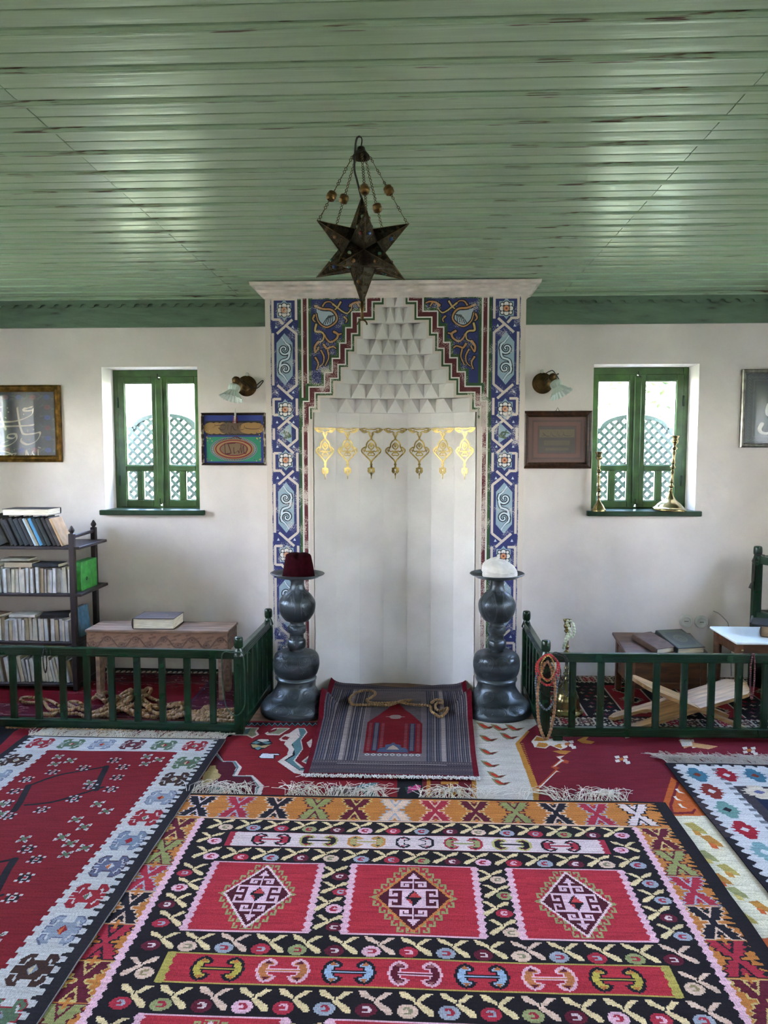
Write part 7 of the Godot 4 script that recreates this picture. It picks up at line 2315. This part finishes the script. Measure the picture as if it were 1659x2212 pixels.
	for i in 80:
		var a := TAU * i / 80.0
		fquad(im, Vector2(500 + cos(a) * 340, 580 + sin(a) * 176), Vector2(500 + cos(a + 0.03) * 374, 580 + sin(a + 0.03) * 194), 9, c8(150, 156, 160))
	disc(im, Vector2(500, 580), 334, c8(150, 116, 70), 172)
	disc(im, Vector2(500, 580), 240, c8(112, 92, 66), 120)
	var red := c8(112, 12, 22)
	for e in [[300, 152, 26], [230, 112, 20]]:
		var rg := PackedVector2Array()
		for i in 34: rg.append(Vector2(500 + cos(i * 0.19 - 0.9) * e[0], 580 + sin(i * 0.19 - 0.9) * e[1]))
		stroke(im, rg, e[2], red, e[2] * 0.7)
	script_line(im, Vector2(330, 460), 1.0, c8(70, 10, 16), 20, [[20, 20, 30, 200, 60, 190], [60, 30, 200, 20], [80, 40, 120, 190, 40, 200, 130, 190], [170, 90, 180, 190, 240, 150, 260, 190, 280, 100], [290, 40, 300, 190, 330, 60, 340, 180, 380, 190, 390, 90], [120, -60, 200, -90, 300, -50]])
	var worn := mottled("worn_frame", grains["fine"], [0.0, c8(30, 20, 14), 0.55, c8(64, 46, 30), 0.6, c8(170, 158, 136), 1.0, c8(196, 186, 166)], Vector3(5, 5, 5), 0.6)
	var dkf := mottled("dark_frame", grains["fine"], [0.0, c8(34, 22, 12), 1.0, c8(74, 52, 30)], Vector3(4, 4, 4), 0.45)
	var a0 := at(435, 892, ZW - 0.0); var a1 := at(575, 1005, ZW)
	frame("blue and green panel with gold ground and dark red oval calligraphy in a worn frame", a0.x, minf(a1.x, XC - 0.792), a1.y, a0.y, 0.016, dkf, art("oval_sheet", im), false, worn)
	# brown panel
	im = canvas(900, 760, c8(98, 60, 48))
	for e in [[60, c8(70, 40, 34)], [90, c8(110, 66, 52)], [150, c8(78, 38, 34)], [165, c8(64, 56, 46)]]: im.fill_rect(Rect2i(e[0], e[0], 900 - 2 * e[0], 760 - 2 * e[0]), e[1])
	im.fill_rect(Rect2i(180, 210, 540, 130), c8(110, 92, 58)); im.fill_rect(Rect2i(250, 390, 400, 80), c8(98, 82, 54)); im.fill_rect(Rect2i(270, 510, 360, 44), c8(98, 82, 54))
	script_line(im, Vector2(190, 220), 1.0, c8(40, 26, 20), 11, [[500, 50, 480, 90, 400, 95, 360, 70], [360, 30, 350, 90, 290, 95, 300, 50], [270, 20, 260, 95, 200, 95, 190, 60], [170, 30, 160, 95, 90, 95, 60, 60], [40, 40, 60, 90, 20, 95], [120, 20], [330, 20], [230, 30]])
	for y in [405, 430, 455, 520, 538]: for i in 14: stroke(im, PackedVector2Array([Vector2(275 + i * 25, y), Vector2(285 + i * 25, y - 5 + (i % 3) * 3), Vector2(296 + i * 25, y)]), 3, c8(60, 44, 32))
	a0 = at(1129, 888, ZW); a1 = at(1276, 1012, ZW)
	var bf := frame("dark brown framed panel of small faded calligraphy hanging below the wall lamp", maxf(a0.x, XC + 0.792), a1.x, a1.y, a0.y, 0.04, mottled("brown_frame", grains["fine"], [0.0, c8(40, 22, 14), 1.0, c8(84, 52, 34)], Vector3(5, 5, 5), 0.35), art("brown_sheet", im), true)
	var s := st(true)
	var top := (a0.y - a1.y) / 2
	tube(s, [Vector3(-0.01, top, 0.01), Vector3(0.0, top + 0.022, 0.014), Vector3(0.012, top, 0.01)], 0.002, 5)
	make("hanging_wire", s, mats["iron"], bf)
	# dark green panel with white brush script (photo crop: 11.06 px per pixel, origin 1580, 780)
	im = canvas(1000, 1000, c8(22, 40, 38))
	var grey := c8(92, 110, 104)
	for i in 22:
		for e in [[Vector2(40 + i * 44, 52), 0.0], [Vector2(40 + i * 44, 948), 0.0], [Vector2(52, 40 + i * 44), 1.57], [Vector2(948, 40 + i * 44), 1.57]]:
			var sp := PackedVector2Array()
			for q in 9:
				var a: float = e[1] + q * 0.75
				sp.append(e[0] + Vector2(cos(a), sin(a)) * (22.0 - q * 2.2))
			stroke(im, sp, 4, grey)
	for e in [[96, 96, 808, 4], [96, 900, 808, 4], [96, 96, 4, 808], [900, 96, 4, 808]]: im.fill_rect(Rect2i(e[0], e[1], e[2], e[3]), grey)
	im.fill_rect(Rect2i(130, 140, 740, 730), c8(26, 52, 50))
	var chalk := c8(214, 216, 204)
	for l in [[46, 270, 440, 250, 520, 262, 590, 330, 610, 460, 600, 560, 540], [52, 200, 720, 176, 790, 200, 840, 270, 850, 350, 790, 430, 700, 520, 640, 640, 620], [34, 280, 470, 420, 380, 520, 320], [30, 330, 470, 420, 450], [42, 640, 260, 650, 400, 620, 560], [40, 740, 240, 760, 480, 720, 640, 640, 700], [30, 380, 330, 340, 350, 360, 380]]:
		var pts := PackedVector2Array()
		for i in range(1, l.size(), 2): pts.append(Vector2(l[i], l[i + 1]))
		stroke(im, pts, l[0], chalk, l[0] * 0.3)
	a0 = at(1602, 798, ZW); a1 = at(1602, 967, ZW)
	frame("dark green panel with large white calligraphy in a thin silver frame", a0.x, a0.x + 0.62, a1.y, a0.y, 0.028, mottled("silver_frame", grains["fine"], [0.0, c8(110, 104, 96), 1.0, c8(190, 186, 176)], Vector3(4, 4, 4), 0.3, 0.8), art("brush_sheet", im, 0.35), true)
	# wall lamps above the panels
	var pl := at(533, 834, ZW)
	pl.z = -ZW
	wall_lamp("brass wall lamp with a frilled glass shade above the blue and green panel", pl, Vector3(-0.035, -0.17, 0.05), [Vector3(0.062, 0.0, 0.012), Vector3(0.1, 0.03, 0.012), Vector3(0.112, 0.034, 0.012), Vector3(0.108, 0.022, 0.012), Vector3(0.07, -0.016, 0.014), Vector3(0.03, -0.002, 0.045), Vector3(-0.02, 0.04, 0.07)])
	pl = at(1172, 828, ZW)
	pl.z = -ZW
	wall_lamp("brass wall lamp with a frilled glass shade above the dark brown panel", pl, Vector3(0.07, -0.16, 0.05), [Vector3(0.02, 0.064, 0.012), Vector3(0.04, 0.075, 0.012), Vector3(0.062, 0.08, 0.014), Vector3(0.085, 0.05, 0.02), Vector3(0.1, 0.016, 0.04), Vector3(0.085, 0.006, 0.07)])
	# beaded tassel hanging over the blue panel
	var tp := at(508, 886, ZW - 0.03)
	var tz := thing("beaded_tassel", "small red and white beaded tassel hanging in front of the blue and green panel", "tassel", tp)
	s = st(true)
	lathe(s, [Vector2(0.0, -0.04), Vector2(0.006, -0.036), Vector2(0.007, -0.02), Vector2(0.003, -0.004), Vector2(0.0015, 0.012)], 10)
	make("cap", s, mats["porcelain"], tz)
	for i in 4:
		s = st(true)
		for j in 4: ball(s, Vector3(cos(i * 1.57) * (0.006 + j * 0.0015), -0.044 - j * 0.012, sin(i * 1.57) * 0.006), 0.0068, 8)
		make("bead_strand", s, mats["red_bead"] if i != 1 else mats["porcelain"], tz)

# ---------------------------------------------------------------- star lantern
func lantern() -> void:
	var D := 2.56
	var mount := onf(778, 296, CEIL)
	var c := at(782, 542, D)
	var o := thing("star_lantern", "pointed star lantern of dark pierced metal with glass jewels hanging from the ceiling", "lantern", c)
	var R := 0.176; var r := 0.074
	var tips := [Vector3.UP, Vector3.DOWN]
	var up := []; var low := []
	for i in 5:
		var a := TAU * i / 5.0 + 0.16
		up.append(Vector3(sin(a) * cos(0.4636), sin(0.4636), cos(a) * cos(0.4636)))
		var b := a + PI / 5
		low.append(Vector3(sin(b) * cos(0.4636), -sin(0.4636), cos(b) * cos(0.4636)))
	tips = [Vector3.UP] + up + low + [Vector3.DOWN]
	# base corners: centres of the icosahedron's faces
	var corners := []
	for i in 12:
		for j in range(i + 1, 12):
			for k in range(j + 1, 12):
				if tips[i].dot(tips[j]) > 0.4 and tips[j].dot(tips[k]) > 0.4 and tips[i].dot(tips[k]) > 0.4:
					corners.append((tips[i] + tips[j] + tips[k]).normalized())
	var bm: Material = mats["lantern_bronze"]
	var gems := []
	for col in [c8(20, 90, 70), c8(20, 60, 120), c8(110, 24, 24), c8(90, 110, 90), c8(120, 80, 30)]:
		var g := mat("jewel_%d" % gems.size(), col, 0.08)
		g.clearcoat_enabled = true
		gems.append(g)
	for ti in 12:
		var t: Vector3 = tips[ti]
		var ring := []
		for q in corners:
			if q.dot(t) > 0.7: ring.append(q)
		var x := t.cross(Vector3(0.31, 0.52, 0.79)).normalized()
		var z := x.cross(t)
		ring.sort_custom(func(p: Vector3, q: Vector3) -> bool: return atan2(p.dot(z), p.dot(x)) < atan2(q.dot(z), q.dot(x)))
		var s := st()
		for i in 5:
			var a: Vector3 = ring[i] * r; var b: Vector3 = ring[(i + 1) % 5] * r; var p: Vector3 = t * R
			tri(s, a, p, b)
		var spike := make("spike", s, bm, o)
		s = st(true)
		for i in 5:
			tube(s, [ring[i] * r * 1.01, t * R], 0.0016, 5, 0.001)
			# soldered filigree: coils of wire over each face
			var a: Vector3 = ring[i] * r; var b: Vector3 = ring[(i + 1) % 5] * r; var p: Vector3 = t * R
			var n := (b - a).cross(p - a).normalized()
			if n.dot(t) < 0: n = -n
			for row in 3:
				var f := [0.2, 0.46, 0.68][row] as float
				for e in [0.3, 0.7]:
					var m := a.lerp(p, f).lerp(b.lerp(p, f), e) + n * 0.0006
					var u := (b - a).normalized(); var v := n.cross(u)
					var coil := []
					var rad := 0.0105 * (1.0 - f * 0.75)
					for k in 9: coil.append(m + (u * cos(k * 0.9) + v * sin(k * 0.9)) * rad * (1.0 - k * 0.09))
					tube(s, coil, 0.0009, 4)
		make("filigree", s, mats["old_brass"], spike)
		for i in 5:
			if (ti * 5 + i) % 3 == 1: continue
			var a: Vector3 = ring[i] * r; var b: Vector3 = ring[(i + 1) % 5] * r; var p: Vector3 = t * R
			s = st(true)
			ball(s, (a + b) / 2 * 0.62 + p * 0.38, 0.0068, 10)
			make("jewel", s, gems[(ti * 2 + i) % 5], spike)
	# bottom finial
	var s := st(true)
	lathe(s, smooth_prof([Vector2(0.0, -R - 0.05), Vector2(0.006, -R - 0.04), Vector2(0.004, -R - 0.025), Vector2(0.008, -R - 0.01), Vector2(0.005, -R + 0.012)], 3), 12)
	make("finial", s, mats["old_brass"], o)
	s = st(true)
	var hook := []
	for k in 9: hook.append(Vector3(cos(PI * k / 8.0) * 0.016, -R - 0.052 - 0.012 + sin(PI * k / 8.0) * 0.016, 0))
	tube(s, hook, 0.0035, 6, 0.002)
	make("crescent_hook", s, mats["old_brass"], o)
	# cap, chains with bead weights, flex
	var cap := at(780, 330, D) - c
	s = st(true)
	lathe(s, smooth_prof([Vector2(0.03, -0.018), Vector2(0.028, -0.01), Vector2(0.02, 0.0), Vector2(0.014, 0.008), Vector2(0.012, 0.016), Vector2(0.004, 0.021)], 3), 24, Transform3D(Basis(), cap))
	make("bell_cap", s, mats["lantern_bronze"], o)
	s = st(true)
	var hk := mount - c
	tube(s, smooth_path([cap + Vector3(0, 0.018, 0), cap + Vector3(0.003, 0.04, 0), hk + Vector3(0.002, 0, 0)], 4), 0.0022, 6)
	make("hook", s, mats["iron"], o)
	s = st(true)
	tube(s, smooth_path([hk + Vector3(0.0, 0.0, 0.004), hk + Vector3(-0.01, -0.006, 0.005), cap + Vector3(-0.018, 0.01, 0.012), cap + Vector3(-0.022, -0.05, 0.0), Vector3(-0.016, R + 0.05, 0.0), Vector3(-0.002, R - 0.006, 0.003)], 6), 0.0034, 8)
	make("flex", s, mats["black_cable"], o)
	var bead_at := [0.62, 0.5, 0.6, 0.5, 0.62]
	for i in 5:
		var t: Vector3 = up[i]
		var a := cap + Vector3(t.x, 0, t.z).normalized() * 0.029 + Vector3(0, -0.014, 0)
		var b: Vector3 = t * R * 0.97
		s = st(true)
		var n := 11
		for k in n:
			var p := a.lerp(b, float(k) / n); var q := a.lerp(b, float(k + 1) / n)
			var y := (q - p)
			var side := y.cross(Vector3.UP if k % 2 else Vector3(0.4, 0.1, 0.8)).normalized() * 0.0042
			var m1 := p + y * 0.28; var m2 := p + y * 0.72
			tube(s, smooth_path([p, m1 + side, p + y * 0.5, m2 - side, q], 3), 0.0011, 4)
			tube(s, smooth_path([p, m1 - side, p + y * 0.5, m2 + side, q], 3), 0.0011, 4)
		var ch := make("chain", s, mats["old_brass"], o)
		var f: float = bead_at[i]
		var y2 := (b - a).normalized()
		var x2 := y2.cross(Vector3.BACK).normalized()
		s = st(true)
		lathe(s, smooth_prof([Vector2(0.007, -0.016), Vector2(0.014, -0.012), Vector2(0.0155, -0.003), Vector2(0.017, 0.0), Vector2(0.0155, 0.003), Vector2(0.014, 0.012), Vector2(0.007, 0.016)], 2), 16, Transform3D(Basis(x2, y2, x2.cross(y2)), a.lerp(b, f)))
		make("brass_weight", s, mottled("bead_brass", grains["soft"], [0.0, c8(84, 62, 34), 1.0, c8(128, 98, 56)], Vector3.ONE * 8.0, 0.35, 0.8), ch)
